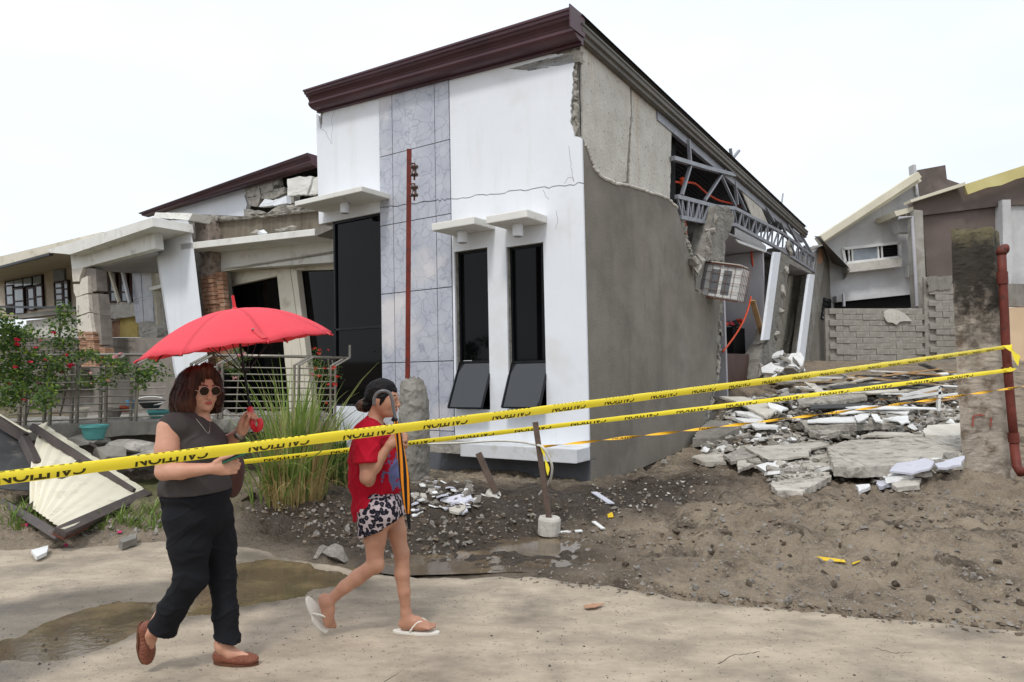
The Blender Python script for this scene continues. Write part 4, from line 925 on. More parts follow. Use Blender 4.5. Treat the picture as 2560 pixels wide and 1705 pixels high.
# ------------------------------------------------------------------ grey gabled house and brown house behind, block wall
YB = 24.0
def ppr(px, Y, d, name, m, par, bevel=0.0, jag=0, seed=1):
    pts = [P(u, v, Y) for u, v in px]
    if jag:
        r = random.Random(seed); o = []; c = sum(pts, V()) / len(pts)
        for a, b in zip(pts, pts[1:] + pts[:1]):
            n = max(1, int((b - a).length / .12))
            for i in range(n):
                p = a.lerp(b, i / n); q = (p - c).normalized() * r.uniform(-jag, jag); o.append(p + V((q.x, 0, q.z)))
        pts = o
    return MB().prism(pts, V((0, d, 0))).build(name, m, par, bevel=bevel, world=True)
gh = thing('gabled_house', 'grey rendered gabled house with cream roof trim behind the block wall', 'house', V((10, 24, 1.5)))
M_gr = mat('grey_cement_wall', (206, 206, 206), (184, 184, 185), .8, .9, .15, stain=(164, 163, 163), sscale=.7, sth=(.5, .76), streak=(190, 189, 187), stth=(.5, .75))
M_trim = mat('cream_trim', (214, 208, 188), (196, 190, 170), 1, .7, .05)
wall_px = C4((900, 640), (970, 558), (1612, 150), (1650, 300), (1600, 400), (1612, 1010), (900, 1040))
whole = [c4(1112, 608), c4(1500, 566), c4(1506, 664), c4(1130, 706)]
pts = [P(*p, YB) for p in wall_px]; MB().prism(pts, V((0, .2, 0)), [[P(*p, YB) for p in whole]]).build('wall', M_gr, gh, world=True)
for a, b, th, yo in (((952, 545), (1612, 112), .22, .45), ((960, 556), (1614, 140), .2, .25)):
    MB().bar(P(*c4(*a), YB - yo), P(*c4(*b), YB - yo), .5, th, (0, 0, 1)).build('roof_trim', M_trim, gh, world=True)
ppr(C4((1628, 68), (1815, 34), (1826, 130), (1925, 165), (1640, 260)), YB + 1.2, .2, 'chimney_wall', mat('brown_render', (104, 94, 88), (88, 78, 74), .9, .9, .12, stain=(120, 108, 102), sscale=.8), gh)
ppr(C4((1596, 30), (1614, 32), (1634, 240), (1615, 240)), YB - .1, .3, 'wall_pier', M_gr, gh)
wf = MB()
for a, b in zip(whole, whole[1:] + whole[:1]): wf.bar(P(*a, YB - .02), P(*b, YB - .02), .09, .08, (0, 1, 0))
wf = wf.build('window', M_board, gh, world=True)
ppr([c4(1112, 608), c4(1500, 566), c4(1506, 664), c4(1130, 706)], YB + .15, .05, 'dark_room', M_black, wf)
ppr(C4((1180, 606), (1345, 588), (1350, 676), (1190, 692)), YB + .05, .03, 'pane', M_pane, wf)
for x in (1150, 1172, 1350, 1375): ppr(C4((x, 604 - (x - 1150) * .1), (x + 10, 603 - (x - 1150) * .1), (x + 16, 700 - (x - 1150) * .1), (x + 6, 701 - (x - 1150) * .1)), YB, .05, 'mullion', M_board, wf)
for k in range(5): MB().bar(P(*c4(1382, 592 + k * 18), YB + .08), P(*c4(1500, 580 + k * 18), YB + .08), .02).build('grille_bar', M_alum, wf, world=True)
ppr(C4((1140, 712), (1522, 664), (1518, 728), (1150, 770)), YB - .4, .5, 'sill', M_panel, gh, bevel=.02)
ppr(C4((1070, 930), (1612, 886), (1614, 915), (1072, 972)), YB - .3, .4, 'slab_edge', M_gr, gh)
ppr(C4((1060, 972), (1616, 915), (1618, 1010), (1060, 1040)), YB - .1, .05, 'gap_shade_strip', M_black, gh)  # black strip over the wall, shade below the slab edge put into colour
ppr(C4((1556, 720), (1600, 716), (1602, 796), (1560, 800)), YB - .2, .2, 'meter_box', M_board, gh)
ppr(C4((1115, 915), (1128, 915), (1132, 1000), (1120, 1000)), YB - .5, .1, 'pipe', M_inter, gh)
M_blk0 = mat('weathered_column', (172, 168, 160), (146, 142, 134), 1.5, .95, .4, 18, stain=(126, 120, 110), sscale=1.6, sth=(.5, .7))
bh = thing('brown_house', 'brown rendered house wall with yellowed roof edge behind the mossy pillar', 'house', V((15, 23, 1.5)))
M_br = mat('brown_render_wall', (112, 100, 95), (97, 87, 82), .7, .9, .15, stain=(124, 112, 106), sscale=.9, sth=(.54, .75))
ppr(C4((1595, 290), (1945, 168), (2500, 10), (2500, 300), (2210, 310), (1660, 378), (1600, 345)), YB - 1.2, .3, 'upper_wall', M_br, bh)
ppr(C4((1662, 384), (2208, 318), (2208, 800), (1690, 800)), YB - 1.05, .2, 'wall', M_br, bh)
ppr(C4((1575, 272), (1950, 150), (1955, 172), (1580, 290)), YB - 1.6, .4, 'roof_edge', M_trim, bh)
ppr(C4((1945, 168), (2500, -10), (2500, 80), (2300, 130), (2200, 172), (2100, 188), (1970, 236)), YB - 1.6, .1, 'fascia', mat('yellowed_fascia', (206, 196, 140), (190, 178, 120), 1.2, .8, .1, stain=(150, 134, 84), sscale=2, sth=(.58, .75)), bh)
ppr(C4((1600, 338), (1662, 345), (1682, 800), (1702, 1330), (1656, 1330), (1620, 900)), YB - 1.5, .4, 'column', M_blk0, bh, bevel=.02)
ppr(C4((2205, 272), (2262, 270), (2275, 720), (2260, 1000), (2215, 1000)), YB - 1.4, .4, 'column', M_gr, bh)
ppr(C4((2262, 288), (2500, 262), (2500, 850), (2272, 850)), YB - 1.1, .2, 'wall', M_gr, bh)
ppr(C4((1465, 350), (1596, 318), (1598, 352), (1480, 384)), YB - 1.3, 1.2, 'eave', M_trim, bh)
ppr(C4((1480, 388), (1592, 356), (1592, 492), (1512, 492)), YB - .8, .4, 'eave_soffit', M_gr, bh)
MB().tube([P(*c4(1495, 398), YB - 1.5), P(*c4(1588, 388), YB - 1.5), P(*c4(1600, 600), YB - 1.55), P(*c4(1622, 1000), YB - 1.55)], .05, 8).build('downpipe', M_inter, bh, world=True)
ppr(C4((2230, 845), (2500, 850), (2500, 1010), (2240, 1000)), YB - 4, .2, 'low_wall', M_conc, bh)
ppr(C4((2180, 1010), (2500, 1005), (2500, 1420), (2180, 1420)), YB - 4.2, .2, 'peach_wall', mat('peach_paint', (214, 188, 156), (198, 172, 142), 1, .9, .08), bh)
bw = thing('block_wall', 'weathered hollow block boundary wall with rows of grey blocks', 'wall', V((9, 22, 1.5)))
M_blk = mat('weathered_block', (166, 161, 152), (136, 132, 124), 2.2, .95, .6, 14, stain=(120, 115, 106), sscale=1.3, sth=(.5, .68), streak=(160, 156, 148), stth=(.55, .8))
P0, P1 = P(*c4(1015, 1030), 22.0), P(*c4(1690, 1000), 22.0)
P2, P3 = P(*c4(1690, 800), 21.9), P(*c4(1900, 790), 21.9)
blks = [crumble(bpy.data.objects.new('b', MB().box((0, 0, 0), (.404, .16, .176)).mesh('block', M_blk)), .12, .012, 8, k).data for k in range(4)]
def blocks(x0, x1, zt, zb, y):
    row = 0; z = zt - .095
    while z > zb:
        x = x0 + (.2 if row % 2 else 0)
        while x < x1:
            o = bpy.data.objects.new('block', rnd.choice(blks)); put(o, bw); o.matrix_parent_inverse = inv(bw)
            o.location = (x + .2, y + rnd.uniform(-.02, .02), z + rnd.uniform(-.006, .006)); o.scale = (rnd.uniform(.985, 1.005), 1, rnd.uniform(.97, 1.0)); x += .41
        z -= .18; row += 1
    MB().box(((x0 + x1) / 2 + .1, y + .055, (zt + zb) / 2), (x1 - x0 + .4, .1, zt - zb)).build('mortar', M_blk, bw, world=True)
blocks(P0.x, P1.x - .4, (P0.z + P1.z) / 2, 1.2, 22.0)
blocks(P2.x, P3.x, P2.z, 1.2, 21.9)
ppr(C4((1390, 1040), (1470, 1015), (1540, 1050), (1580, 1100), (1480, 1120), (1400, 1100)), 21.85, .05, 'plaster_patch', M_panel, bw, jag=.05)
ppr(C4((1695, 800), (1860, 790), (1862, 880), (1700, 900)), 21.78, .05, 'plaster_patch', M_conc, bw, jag=.04)

# ------------------------------------------------------------------ mossy pillar and red-brown pipe
pil = thing('mossy_pillar', 'tall concrete gate pillar with black mould and moss on top', 'pillar', P(2455, 1215, 9.4))
def pillar_mat():
    m = mat('mouldy_concrete', (184, 173, 158), (146, 136, 124), 3, .95, .7, 18, stain=(116, 102, 88), sscale=5, sth=(.5, .66))
    n = m.node_tree.nodes; l = m.node_tree.links; pb = n['Principled BSDF']; src = pb.inputs['Base Color'].links[0].from_socket
    tc = n.new('ShaderNodeTexCoord'); sp = n.new('ShaderNodeSeparateXYZ'); l.new(tc.outputs['Object'], sp.inputs[0])
    no = n.new('ShaderNodeTexNoise'); no.inputs['Scale'].default_value = 3.2; no.inputs['Detail'].default_value = 8; no.inputs['Roughness'].default_value = .7; l.new(tc.outputs['Object'], no.inputs[0])
    a = n.new('ShaderNodeMath'); a.operation = 'MULTIPLY_ADD'; a.inputs[1].default_value = 3.4; l.new(no.outputs[0], a.inputs[0]); l.new(sp.outputs['Z'], a.inputs[2])
    r = n.new('ShaderNodeMapRange'); r.inputs[1].default_value = 3.45; r.inputs[2].default_value = 4.3; r.inputs[4].default_value = .95; l.new(a.outputs[0], r.inputs[0])
    mx = n.new('ShaderNodeMixRGB'); mx.inputs[2].default_value = (*s2l((44, 40, 34)), 1); l.new(r.outputs[0], mx.inputs[0]); l.new(src, mx.inputs[1])
    a2 = n.new('ShaderNodeMath'); a2.operation = 'MULTIPLY_ADD'; a2.inputs[1].default_value = .8; l.new(no.outputs[0], a2.inputs[0]); l.new(sp.outputs['Z'], a2.inputs[2])
    r2 = n.new('ShaderNodeMapRange'); r2.inputs[1].default_value = 3.62; r2.inputs[2].default_value = 3.85; l.new(a2.outputs[0], r2.inputs[0])
    m2 = n.new('ShaderNodeMixRGB'); m2.inputs[2].default_value = (*s2l((110, 103, 80)), 1); l.new(r2.outputs[0], m2.inputs[0]); l.new(mx.outputs[0], m2.inputs[1]); l.new(m2.outputs[0], pb.inputs['Base Color']); return m
M_pil = pillar_mat()
pp = [P(*fr(x, y), 9.4) for x, y in ((505, 352), (650, 345), (785, 330), (800, 345), (815, 560), (838, 760), (868, 1180), (895, 1560))] + [P(2528, 1250, 9.4), P(2412, 1250, 9.4)] + [P(*fr(x, y), 9.4) for x, y in ((548, 1400), (530, 1000), (515, 640))]
crumble(rough_slab(pp, (P(2450, 900, 9.4) - EYE).normalized() * .42 + V((.10, 0, 0)), .07, .008, 6).build('shaft', M_pil, pil, world=True), .09, .02, 6, 9)
for i, (u, v) in enumerate(((2420, 1205), (2470, 1215), (2515, 1210))): lump(MB(), 16, 820 + i, (.3, .2, .12), P(u, v + 10, 9.3)).build('footing_lump', M_pil, pil, world=True)
M_pipe = mat('rust_red_pipe', (116, 56, 44), (92, 42, 34), 6, .6, .1, 60, stain=(78, 46, 38), sscale=7, sth=(.54, .68))
pipe = thing('drain_pipe', 'red brown drain pipe with an elbow top leaning beside the pillar', 'pipe', P(2545, 1180, 9.15))
pt = [P(*fr(x, y), 9.15) for x, y in ((866, 510), (872, 660), (880, 800), (896, 1180), (915, 1400), (935, 1640), (960, 1900))]
MB().tube(pt, .052, 14).build('tube', M_pipe, pipe, world=True, smooth=True)
el = [P(*fr(x, y), 9.15) for x, y in ((866, 530), (866, 510), (872, 497), (884, 491), (900, 490))]
MB().tube(el, [.06, .062, .062, .064, .064], 14).build('elbow', M_pipe, pipe, world=True, smooth=True)
for (x, y, x2, y2) in ((870, 655, 874, 740), (905, 1330, 910, 1370), (948, 1800, 955, 1870)): MB().tube([P(*fr(x, y), 9.15), P(*fr(x2, y2), 9.15)], .064, 14).build('coupling', M_pipe, pipe, world=True)
MB().tube([P(*fr(955, 1880), 9.15), P(*fr(975, 2040), 9.1), P(*fr(1010, 2090), 9.0)], [.055, .055, .06], 12).build('elbow', M_pipe, pipe, world=True, smooth=True)

M_rp = mat('red_paint_mark', (176, 74, 66), (150, 96, 84), 20, .9, .3)
for pl in (((2431, 1066), (2434, 1040), (2450, 1036), (2462, 1040)), ((2476, 1066), (2478, 1044))):
    for a, b in zip(pl, pl[1:]): MB().bar(P(*a, 9.385), P(*b, 9.385), .02, .006, (0, 1, 0)).build('paint_mark', M_rp, pil, world=True)
# ------------------------------------------------------------------ red pole in its concrete stub, with spool insulators
pole = thing('service_pole', 'rusty red steel service pole with two spool insulators', 'pole', P(1026, 950, 9.0))
tp, bt = P(1023, 372, 9.05), P(1019, 962, 9.05)
mb = MB(); mb.bar(bt, tp, .062, .012, (0, 1, 0)); mb.build('angle_flange', M_red, pole, world=True)
MB().bar(bt + V((-.027, .033, 0)), tp + V((-.027, .033, 0)), .01, .06, (0, 1, 0)).build('angle_flange', M_red, pole, world=True)
M_cer = mat('brown_ceramic', (78, 58, 52), (58, 42, 38), 5, .25, 0, spec=.5)
for v in (427, 478):
    c = P(1036, v, 8.95); k = MB().tube([c + V((-.05, .03, .1)), c + V((0, 0, .1)), c + V((0, 0, -.12))], .012, 8).build('bracket', M_rust, pole, world=True)
    MB().lathe([(.03, -.07), (.05, -.065), (.052, -.04), (.028, -.02), (.028, .02), (.052, .04), (.05, .065), (.03, .07)], c, 16).build('insulator', M_cer, pole, world=True, smooth=True)
stub = thing('concrete_stub', 'round topped rough concrete footing holding the red pole', 'post', P(1035, 1190, 9.05))
mb = MB(); rings = []
for i, (v, w_, o_) in enumerate(((1215, 36, 0), (1150, 38, 0), (1080, 37, 0), (1010, 36, 1), (975, 34, 0), (955, 28, -2), (945, 14, -3))):
    c = P(1034 + o_, v, 9.1); rr = w_ / F * 9.1
    rings.append([c + V((math.cos(a) * rr * (1 + .06 * math.sin(3 * a + i)), math.sin(a) * rr * (1 + .05 * math.cos(2 * a + i)), .02 * math.sin(4 * a + i))) for a in np.linspace(0, 2 * math.pi, 20, endpoint=False)])
mb.loft(rings); crumble(mb.build('shaft', M_conc, stub, world=True), .06, .03, 7, 4)
# leaning steel stakes on concrete feet
M_stk = mat('brown_steel_tube', (104, 88, 78), (78, 64, 56), 8, .7, .15, 50)
def stake(name, label, top, bot, Y0, Y1, r_, foot, fs_, fh, tilt):
    t = thing(name, label, 'post', P(*foot, Y1)); MB().bar(P(*bot, Y1), P(*top, Y0), r_ * 2, r_ * 2, (0, 1, 0)).build('tube', M_stk, t, world=True, bevel=.004)
    c = P(*foot, Y1); MB().lathe([(fs_, -fh), (fs_ * 1.02, -.02), (fs_ * .93, 0), (.0, .002)], c, 18, Matrix.Rotation(tilt, 3, 'X') @ Matrix.Rotation(tilt * .7, 3, 'Y')).build('concrete_foot', M_panel, t, world=True); return t
stake('steel_stake', 'upright brown steel stake in a round concrete foot standing in the puddle', (1338, 1055), (1373, 1300), 6.8, 6.75, .027, (1374, 1293), .105, .16, .06)
stake('steel_stake', 'short leaning brown steel stake with a tipped concrete foot near the wall', (1196, 1133), (1240, 1232), 7.9, 7.8, .034, (1236, 1233), .085, .10, .55)
cab = MB(); pts = [P(*f7(x, y), Y) for x, y, Y in ((330, 140, 8.2), (700, 130, 8.0), (1100, 105, 7.6), (1400, 115, 7.2), (1600, 150, 6.8), (1680, 180, 6.7), (1740, 270, 6.7), (1790, 400, 6.72), (1775, 540, 6.8), (1720, 640, 6.9), (1640, 740, 7.1))]
def cr(pts, n=8):
    out = []
    for i in range(len(pts) - 1):
        p0, p1, p2, p3 = pts[max(i - 1, 0)], pts[i], pts[i + 1], pts[min(i + 2, len(pts) - 1)]
        for k in range(n):
            t = k / n; out.append(.5 * ((2 * p1) + (p2 - p0) * t + (2 * p0 - 5 * p1 + 4 * p2 - p3) * t * t + (3 * p1 - p0 - 3 * p2 + p3) * t ** 3))
    return out + [pts[-1]]
tag(cab.tube(cr(pts), .012, 8).build('white_hose', mat('white_hose', (216, 214, 206), (196, 192, 182), 6, .5, 0), smooth=True), 'thin white hose looped over the upright steel stake', 'hose')

# ------------------------------------------------------------------ house across the road, which the window glass mirrors
oh = thing('opposite_house', 'gabled house across the road mirrored faintly in the window glass', 'house', V((-2, -13, 0)))
MB().prism([V((-9, -13, 0)), V((5, -13, 0)), V((5, -13, 3.3)), V((-2, -13, 5.6)), V((-9, -13, 3.3))], V((0, -6, 0))).build('wall', M_taupe, oh, world=True)
for sx in (-1, 1): MB().prism([V((-2, -12.5, 5.75)), V((-2 + sx * 7.6, -12.5, 3.2)), V((-2 + sx * 7.6, -12.5, 3.05)), V((-2, -12.5, 5.58))], V((0, -7, 0))).build('roof', M_browngutter, oh, world=True)
for x in (-7, -4.4, .6, 3): MB().box((x, -12.97, 1.9), (1.2, .1, 1.3)).build('window', M_black, oh, world=True)
MB().box((-1.9, -12.97, 1.1), (1.0, .1, 2.2)).build('door', M_brownf, oh, world=True)
# ------------------------------------------------------------------ rubble on the right-hand lot: each big piece traced and laid on the ground
def slab_at(px, lift, th, name, label, m, cat='debris', jag=.015, seed=1, tilt=0.0, group=None):
    pts = []
    for i, p in enumerate(px):
        g = GT(*p, lift=lift); g.z += tilt * (i % 2); pts.append(g)
    # flatten to the best-fit plane so slabs stay flat
    c = sum(pts, V()) / len(pts); A = np.array([[p.x - c.x, p.y - c.y, 1] for p in pts]); zz = np.array([p.z for p in pts]); co, *_ = np.linalg.lstsq(A, zz, rcond=None)
    pts = [V((p.x, p.y, float(co[0] * (p.x - c.x) + co[1] * (p.y - c.y) + co[2]))) for p in pts]
    o = rough_slab(pts, (0, 0, -th), .09, jag * 1.6, seed).build(name, m); crumble(o, .07 if th > .05 else .1, min(.022, th * .32), 7, seed)
    return tag(o, label, cat, group)
F6 = lambda *a: [f6(*p) for p in a]
M_slab = mat('pale_slab', (196, 190, 180), (162, 156, 146), 3, .95, .8, 16, stain=(120, 114, 106), sscale=4, sth=(.52, .68))
M_lilac = mat('lilac_plaster', (196, 196, 206), (184, 184, 194), 2, .85, .06)
big = [
 (F6((1100, 960), (1060, 800), (1260, 700), (1700, 670), (2300, 740), (2300, 880), (1960, 890), (1720, 950), (1560, 1000), (1350, 1020), (1120, 1000)), .28, .16, 'concrete_slab', 'largest pale cracked concrete slab leaning before the mossy pillar', M_slab),
 (F6((1700, 950), (1950, 890), (2040, 950), (2000, 1000), (1840, 1030), (1640, 1020)), .30, .03, 'plaster_sheet', 'lilac painted plaster sheet on the edge of the large slab', M_lilac),
 (F6((2050, 950), (2200, 900), (2320, 890), (2300, 960), (2160, 990), (2080, 1000)), .30, .03, 'plaster_sheet', 'lilac painted plaster sheet half hidden by the mossy pillar', M_lilac),
 (F6((1940, 640), (1990, 600), (2330, 575), (2330, 700), (1960, 690)), .42, .05, 'ceiling_board', 'thick cream board pushed against the mossy pillar', M_ply),
 (F6((290, 800), (620, 780), (1000, 740), (1080, 770), (900, 840), (890, 880), (720, 905), (520, 900)), .26, .04, 'concrete_sheet', 'curved grey render sheet arching over a dark hollow', M_slab),
 (F6((220, 880), (330, 830), (400, 960), (240, 1000)), .16, .06, 'concrete_shard', 'upright wedge of concrete left of the curved render sheet', M_slab),
 (F6((330, 840), (420, 880), (470, 970), (390, 980)), .15, .05, 'concrete_shard', 'narrow wedge of concrete touching the curved render sheet', M_slab),
 (F6((60, 330), (300, 330), (520, 400), (590, 480), (510, 520), (200, 380)), .42, .05, 'ceiling_board', 'wide beige board sloping down from the brown cabinet', M_ply),
 (F6((800, 570), (1000, 540), (1400, 520), (1700, 560), (1690, 600), (860, 600)), .40, .13, 'concrete_beam', 'long grey concrete beam end under white boards', M_rubble),
 (F6((870, 545), (1080, 525), (1400, 515), (1440, 565), (870, 575)), .45, .03, 'ceiling_board', 'long white board lying on the grey concrete beam', M_board),
 (F6((1310, 520), (1400, 480), (1450, 490), (1430, 545), (1340, 560)), .50, .03, 'ceiling_board', 'small curled white board scrap on the beam', M_board),
 (F6((1460, 490), (1520, 500), (1570, 560), (1500, 560)), .52, .03, 'ceiling_board', 'folded white board scrap right of the curled one', M_board),
 (F6((1580, 530), (1800, 510), (1820, 560), (1740, 590), (1700, 570)), .50, .03, 'ceiling_board', 'torn white board on the right end of the beam', M_board),
 (F6((1130, 470), (1480, 420), (1820, 470), (1800, 500), (1500, 450), (1180, 500)), .55, .025, 'ceiling_board', 'thin white strip board crossing the debris heap', M_board),
 (F6((1240, 430), (1400, 420), (2050, 420), (2060, 450), (1830, 470), (1450, 445)), .62, .025, 'ceiling_board', 'white board edge reaching the metal frame', M_board),
 (F6((200, 460), (420, 480), (480, 520), (440, 540), (240, 500)), .36, .06, 'concrete_slab', 'white faced slab upper of two by the torn wall', M_board),
 (F6((190, 525), (420, 545), (500, 570), (300, 580)), .30, .06, 'concrete_slab', 'white faced slab lower of two by the torn wall', M_board),
 (F6((350, 590), (500, 585), (620, 600), (590, 625), (400, 620)), .26, .05, 'concrete_slab', 'white faced slab third down by the torn wall', M_board),
 (F6((520, 390), (600, 400), (690, 450), (640, 470), (530, 440)), .48, .04, 'ceiling_board', 'white board scrap beside the wide beige board', M_board),
 (F6((780, 360), (1080, 330), (1400, 300), (1420, 340), (1100, 380), (800, 410)), .55, .10, 'concrete_slab', 'grey slab at the back of the heap under the second tape', M_rubble),
 (F6((900, 420), (1200, 390), (1480, 400), (1460, 430), (1100, 440), (900, 450)), .56, .02, 'roof_sheet', 'dark grey metal sheet lying in the heap', M_dk),
 (F6((1080, 240), (1500, 200), (2100, 130), (2150, 180), (1500, 270), (1100, 262)), .50, .03, 'roof_sheet', 'long grey roofing sheet at the back of the lot', M_dk),
 (F6((850, 200), (950, 220), (1040, 290), (960, 300)), .55, .04, 'ceiling_board', 'pale board leaning at the foot of the rear column', M_ply),
 (F6((640, 320), (690, 260), (740, 350), (640, 360)), .5, .05, 'concrete_shard', 'triangular grey shard at the foot of the leaning column', M_rubble),
 (F6((1370, 690), (1500, 650), (1800, 680), (1930, 690), (1900, 705), (1500, 705)), .32, .05, 'concrete_slab', 'flat slab behind the largest pale slab', M_slab),
 (F6((870, 620), (1010, 600), (1340, 620), (1330, 650), (1000, 680), (900, 660)), .28, .12, 'concrete_slab', 'broken grey slab in front of the concrete beam', M_rubble),
 (F6((1640, 1140), (1800, 1080), (1920, 1080), (1900, 1150), (1700, 1180)), .12, .07, 'concrete_slab', 'pale chunk under the overhang of the large slab', M_slab),
 (F6((1500, 1110), (1600, 1095), (1640, 1150), (1540, 1160)), .08, .05, 'concrete_shard', 'round grey lump in the shade of the large slab', M_lilac),
 (F6((1330, 1160), (1440, 1130), (1450, 1170), (1350, 1210)), .07, .06, 'concrete_shard', 'white chunk at the mud edge below the large slab', M_board),
 (F6((620, 1020), (760, 900), (900, 850), (1080, 860), (1100, 1010), (1090, 1080), (830, 1180), (600, 1190), (540, 1170)), .10, .10, 'concrete_slab', 'crumbled pale concrete apron left of the large slab', M_slab),
 (F6((110, 880), (280, 790), (450, 800), (400, 880), (180, 930)), .18, .07, 'concrete_slab', 'grey slab beside the broken wall foot', M_rubble),
 (F6((-180, 720), (-60, 560), (190, 540), (240, 640), (60, 720)), .22, .18, 'concrete_slab', 'thick grey slab leaning at the broken end of the side wall', M_conc),
 (F6((-200, 900), (-40, 840), (110, 850), (130, 930), (-60, 940)), .10, .08, 'concrete_slab', 'pale slab chunk at the foot of the side wall', M_slab),
]
for i, (px, lf, th, nm, lb, m) in enumerate(big): slab_at(px, lf * .72, th * .75, nm, lb, m, seed=i + 40)
# white metal window frame standing in the heap
wf_ = thing('metal_frame', 'bent white metal window frame sticking out of the heap', 'frame', GT(*f6(2080, 460)))
mp_ = [P(*f6(x, y), 13.2) for x, y in ((1750, 330), (2090, 250), (2110, 300), (2080, 470), (2060, 440), (1720, 360))]
for a, b in ((0, 1), (1, 3), (5, 2)): MB().bar(mp_[a], mp_[b], .06, .05).build('frame_bar', M_board, wf_, world=True)
# loose shards and lumps: shared shapes, each its own object
def shard_mesh(seed, m, flat=.22):
    mb = MB(); r = random.Random(seed); n = r.randint(5, 7); a0 = r.uniform(0, 6)
    pts = [V((math.cos(a0 + 2 * math.pi * k / n) * r.uniform(.55, 1), math.sin(a0 + 2 * math.pi * k / n) * r.uniform(.4, .8), r.uniform(-.06, .06))) for k in range(n)]
    mb.prism(pts, (r.uniform(-.1, .1), r.uniform(-.1, .1), -flat)); return mb.mesh('shard', m)
def rock_mesh(seed, m): return lump(MB(), 16, seed, (1, .8, .6)).mesh('rock', m)
SH = {k: [shard_mesh(i + 9 * j, m) for i in range(5)] for j, (k, m) in enumerate((('slab', M_slab), ('rub', M_rubble), ('white', M_board), ('lil', M_lilac)))}
M_clod = mat('soil_clod', (128, 114, 98), (88, 78, 68), 8, .95, .9, 24); M_stone = mat('grey_stone', (150, 144, 136), (112, 106, 98), 6, .9, .5, 30)
RK = {k: [rock_mesh(200 + i + 9 * j, m) for i in range(6)] for j, (k, m) in enumerate((('rub', M_rubble), ('clod', M_clod), ('stone', M_stone), ('slab', M_slab)))}
PL = [MB().box((0, 0, 0), (1, .09, .03)).mesh('plank', m) for m in (M_board, M_ply, M_wood, M_dk)]
COLW = {'pale_slab': 'pale', 'broken_concrete': 'grey', 'white_ceiling_board': 'white', 'lilac_plaster': 'lilac', 'soil_clod': 'brown', 'grey_stone': 'grey', 'weathered_board': 'beige', 'raw_timber': 'tan', 'dark_sheet_back': 'dark'}
def which(mesh, label, u, v, s):
    c = COLW.get(mesh.materials[0].name, ''); big = 'larger' if s > .15 else ('tiny' if s < .03 else 'small')
    if 'heap' in label:
        z = 'by the torn wall' if u < 1960 else ('in the middle' if u < 2180 else 'near the mossy pillar'); d = 'front' if v > 1110 else ('back' if v < 1040 else 'centre')
        return '%s %s %s at the %s of the heap %s' % (big, c, label.split(' ')[0], d, z)
    if 'fallen gate' in label: return '%s %s stone chip on the verge %s' % (big, c, 'before the fallen gate' if u < 300 else 'behind the trousers of the walker')
    if 'column' in label: return '%s %s shard piled at the foot of the %s' % (big, c, 'leaning column' if u < 1960 else 'rearmost column')
    if 'bare soil' in label: z = 'near the house corner' if u < 1800 else ('in mid lot' if u < 2200 else 'before the pillar'); d = 'by the road' if v > 1400 else 'by the rubble'; return '%s %s stone on bare soil %s, %s' % (big, c, z, d)
    if 'bank' in label: z = 'left of the red shirt' if u < 880 else ('beside the stub' if u < 1120 else 'by the steel stakes'); return '%s %s clod on the soil bank %s' % (big, c, z)
    if 'chip' in label and 'tiled' in label: return '%s %s plaster chip on the mud %s' % (big, c, 'beside the concrete stub' if u < 1090 else 'beside the leaning stake')
    return label
def place(mesh, name, label, cat, group, u, v, s, lift=.0, flat=.25, r=rnd):
    if group: label = which(mesh, label, u, v, s)
    g = GT(u, v); k = s
    o = bpy.data.objects.new(name, mesh); put(o); o.location = (g.x, g.y, g.z + lift); o.scale = (k, k, k)
    o.rotation_euler = (r.gauss(0, flat), r.gauss(0, flat), r.uniform(0, 6.3)); return tag(o, label, cat, group)
r = random.Random(17)
def inside(u, v, poly):
    c = False; n = len(poly)
    for i in range(n):
        a, b = poly[i], poly[(i + 1) % n]
        if (a[1] > v) != (b[1] > v) and u < (b[0] - a[0]) * (v - a[1]) / (b[1] - a[1]) + a[0]: c = not c
    return c
HEAP = F6((-60, 640), (200, 420), (600, 330), (900, 330), (1500, 300), (2250, 260), (2320, 560), (2300, 1000), (1700, 1160), (1100, 1100), (560, 1130), (250, 900), (-100, 900))
def scatter(n, poly, fn):
    us = [p[0] for p in poly]; vs_ = [p[1] for p in poly]; k = 0
    while k < n:
        u, v = r.uniform(min(us), max(us)), r.uniform(min(vs_), max(vs_))
        if inside(u, v, poly): fn(u, v, k); k += 1
scatter(120, HEAP, lambda u, v, k: place(r.choice(SH['slab'] + SH['rub'] + SH['white']), 'concrete_shard', 'shard in the heap', 'debris', 'shards in the rubble heap', u, v, r.uniform(.10, .30), r.uniform(.02, .14), .22))
scatter(100, HEAP, lambda u, v, k: place(r.choice(RK['rub'] + RK['slab']), 'concrete_lump', 'lump in the heap', 'debris', 'lumps in the rubble heap', u, v, r.uniform(.05, .17), r.uniform(.0, .14), .8))
BACK = F6((700, 330), (1300, 260), (2250, 240), (2250, 470), (1500, 500), (900, 470))
def plank(u, v, k):
    o = place(r.choice(PL), 'plank', 'strip in the heap', 'plank', 'strips on the rubble heap', u, v, 1.0, r.uniform(.15, .38), .10); o.scale = (r.uniform(.5, 1.7), r.uniform(.7, 1.8), 1); o.rotation_euler = (r.gauss(0, .15), r.gauss(0, .12), r.gauss(.1, .45))
scatter(60, BACK, plank)
FOOT = [c4(620, 1390), c4(830, 1440), c4(900, 1568), c4(620, 1600), c4(560, 1500)]
scatter(26, FOOT, lambda u, v, k: place(r.choice(SH['rub'] + SH['white']), 'concrete_shard', 'broken shard piled at the feet of the leaning columns', 'debris', 'shards at the column feet', u, v, r.uniform(.15, .35), r.uniform(.1, .4), .4))
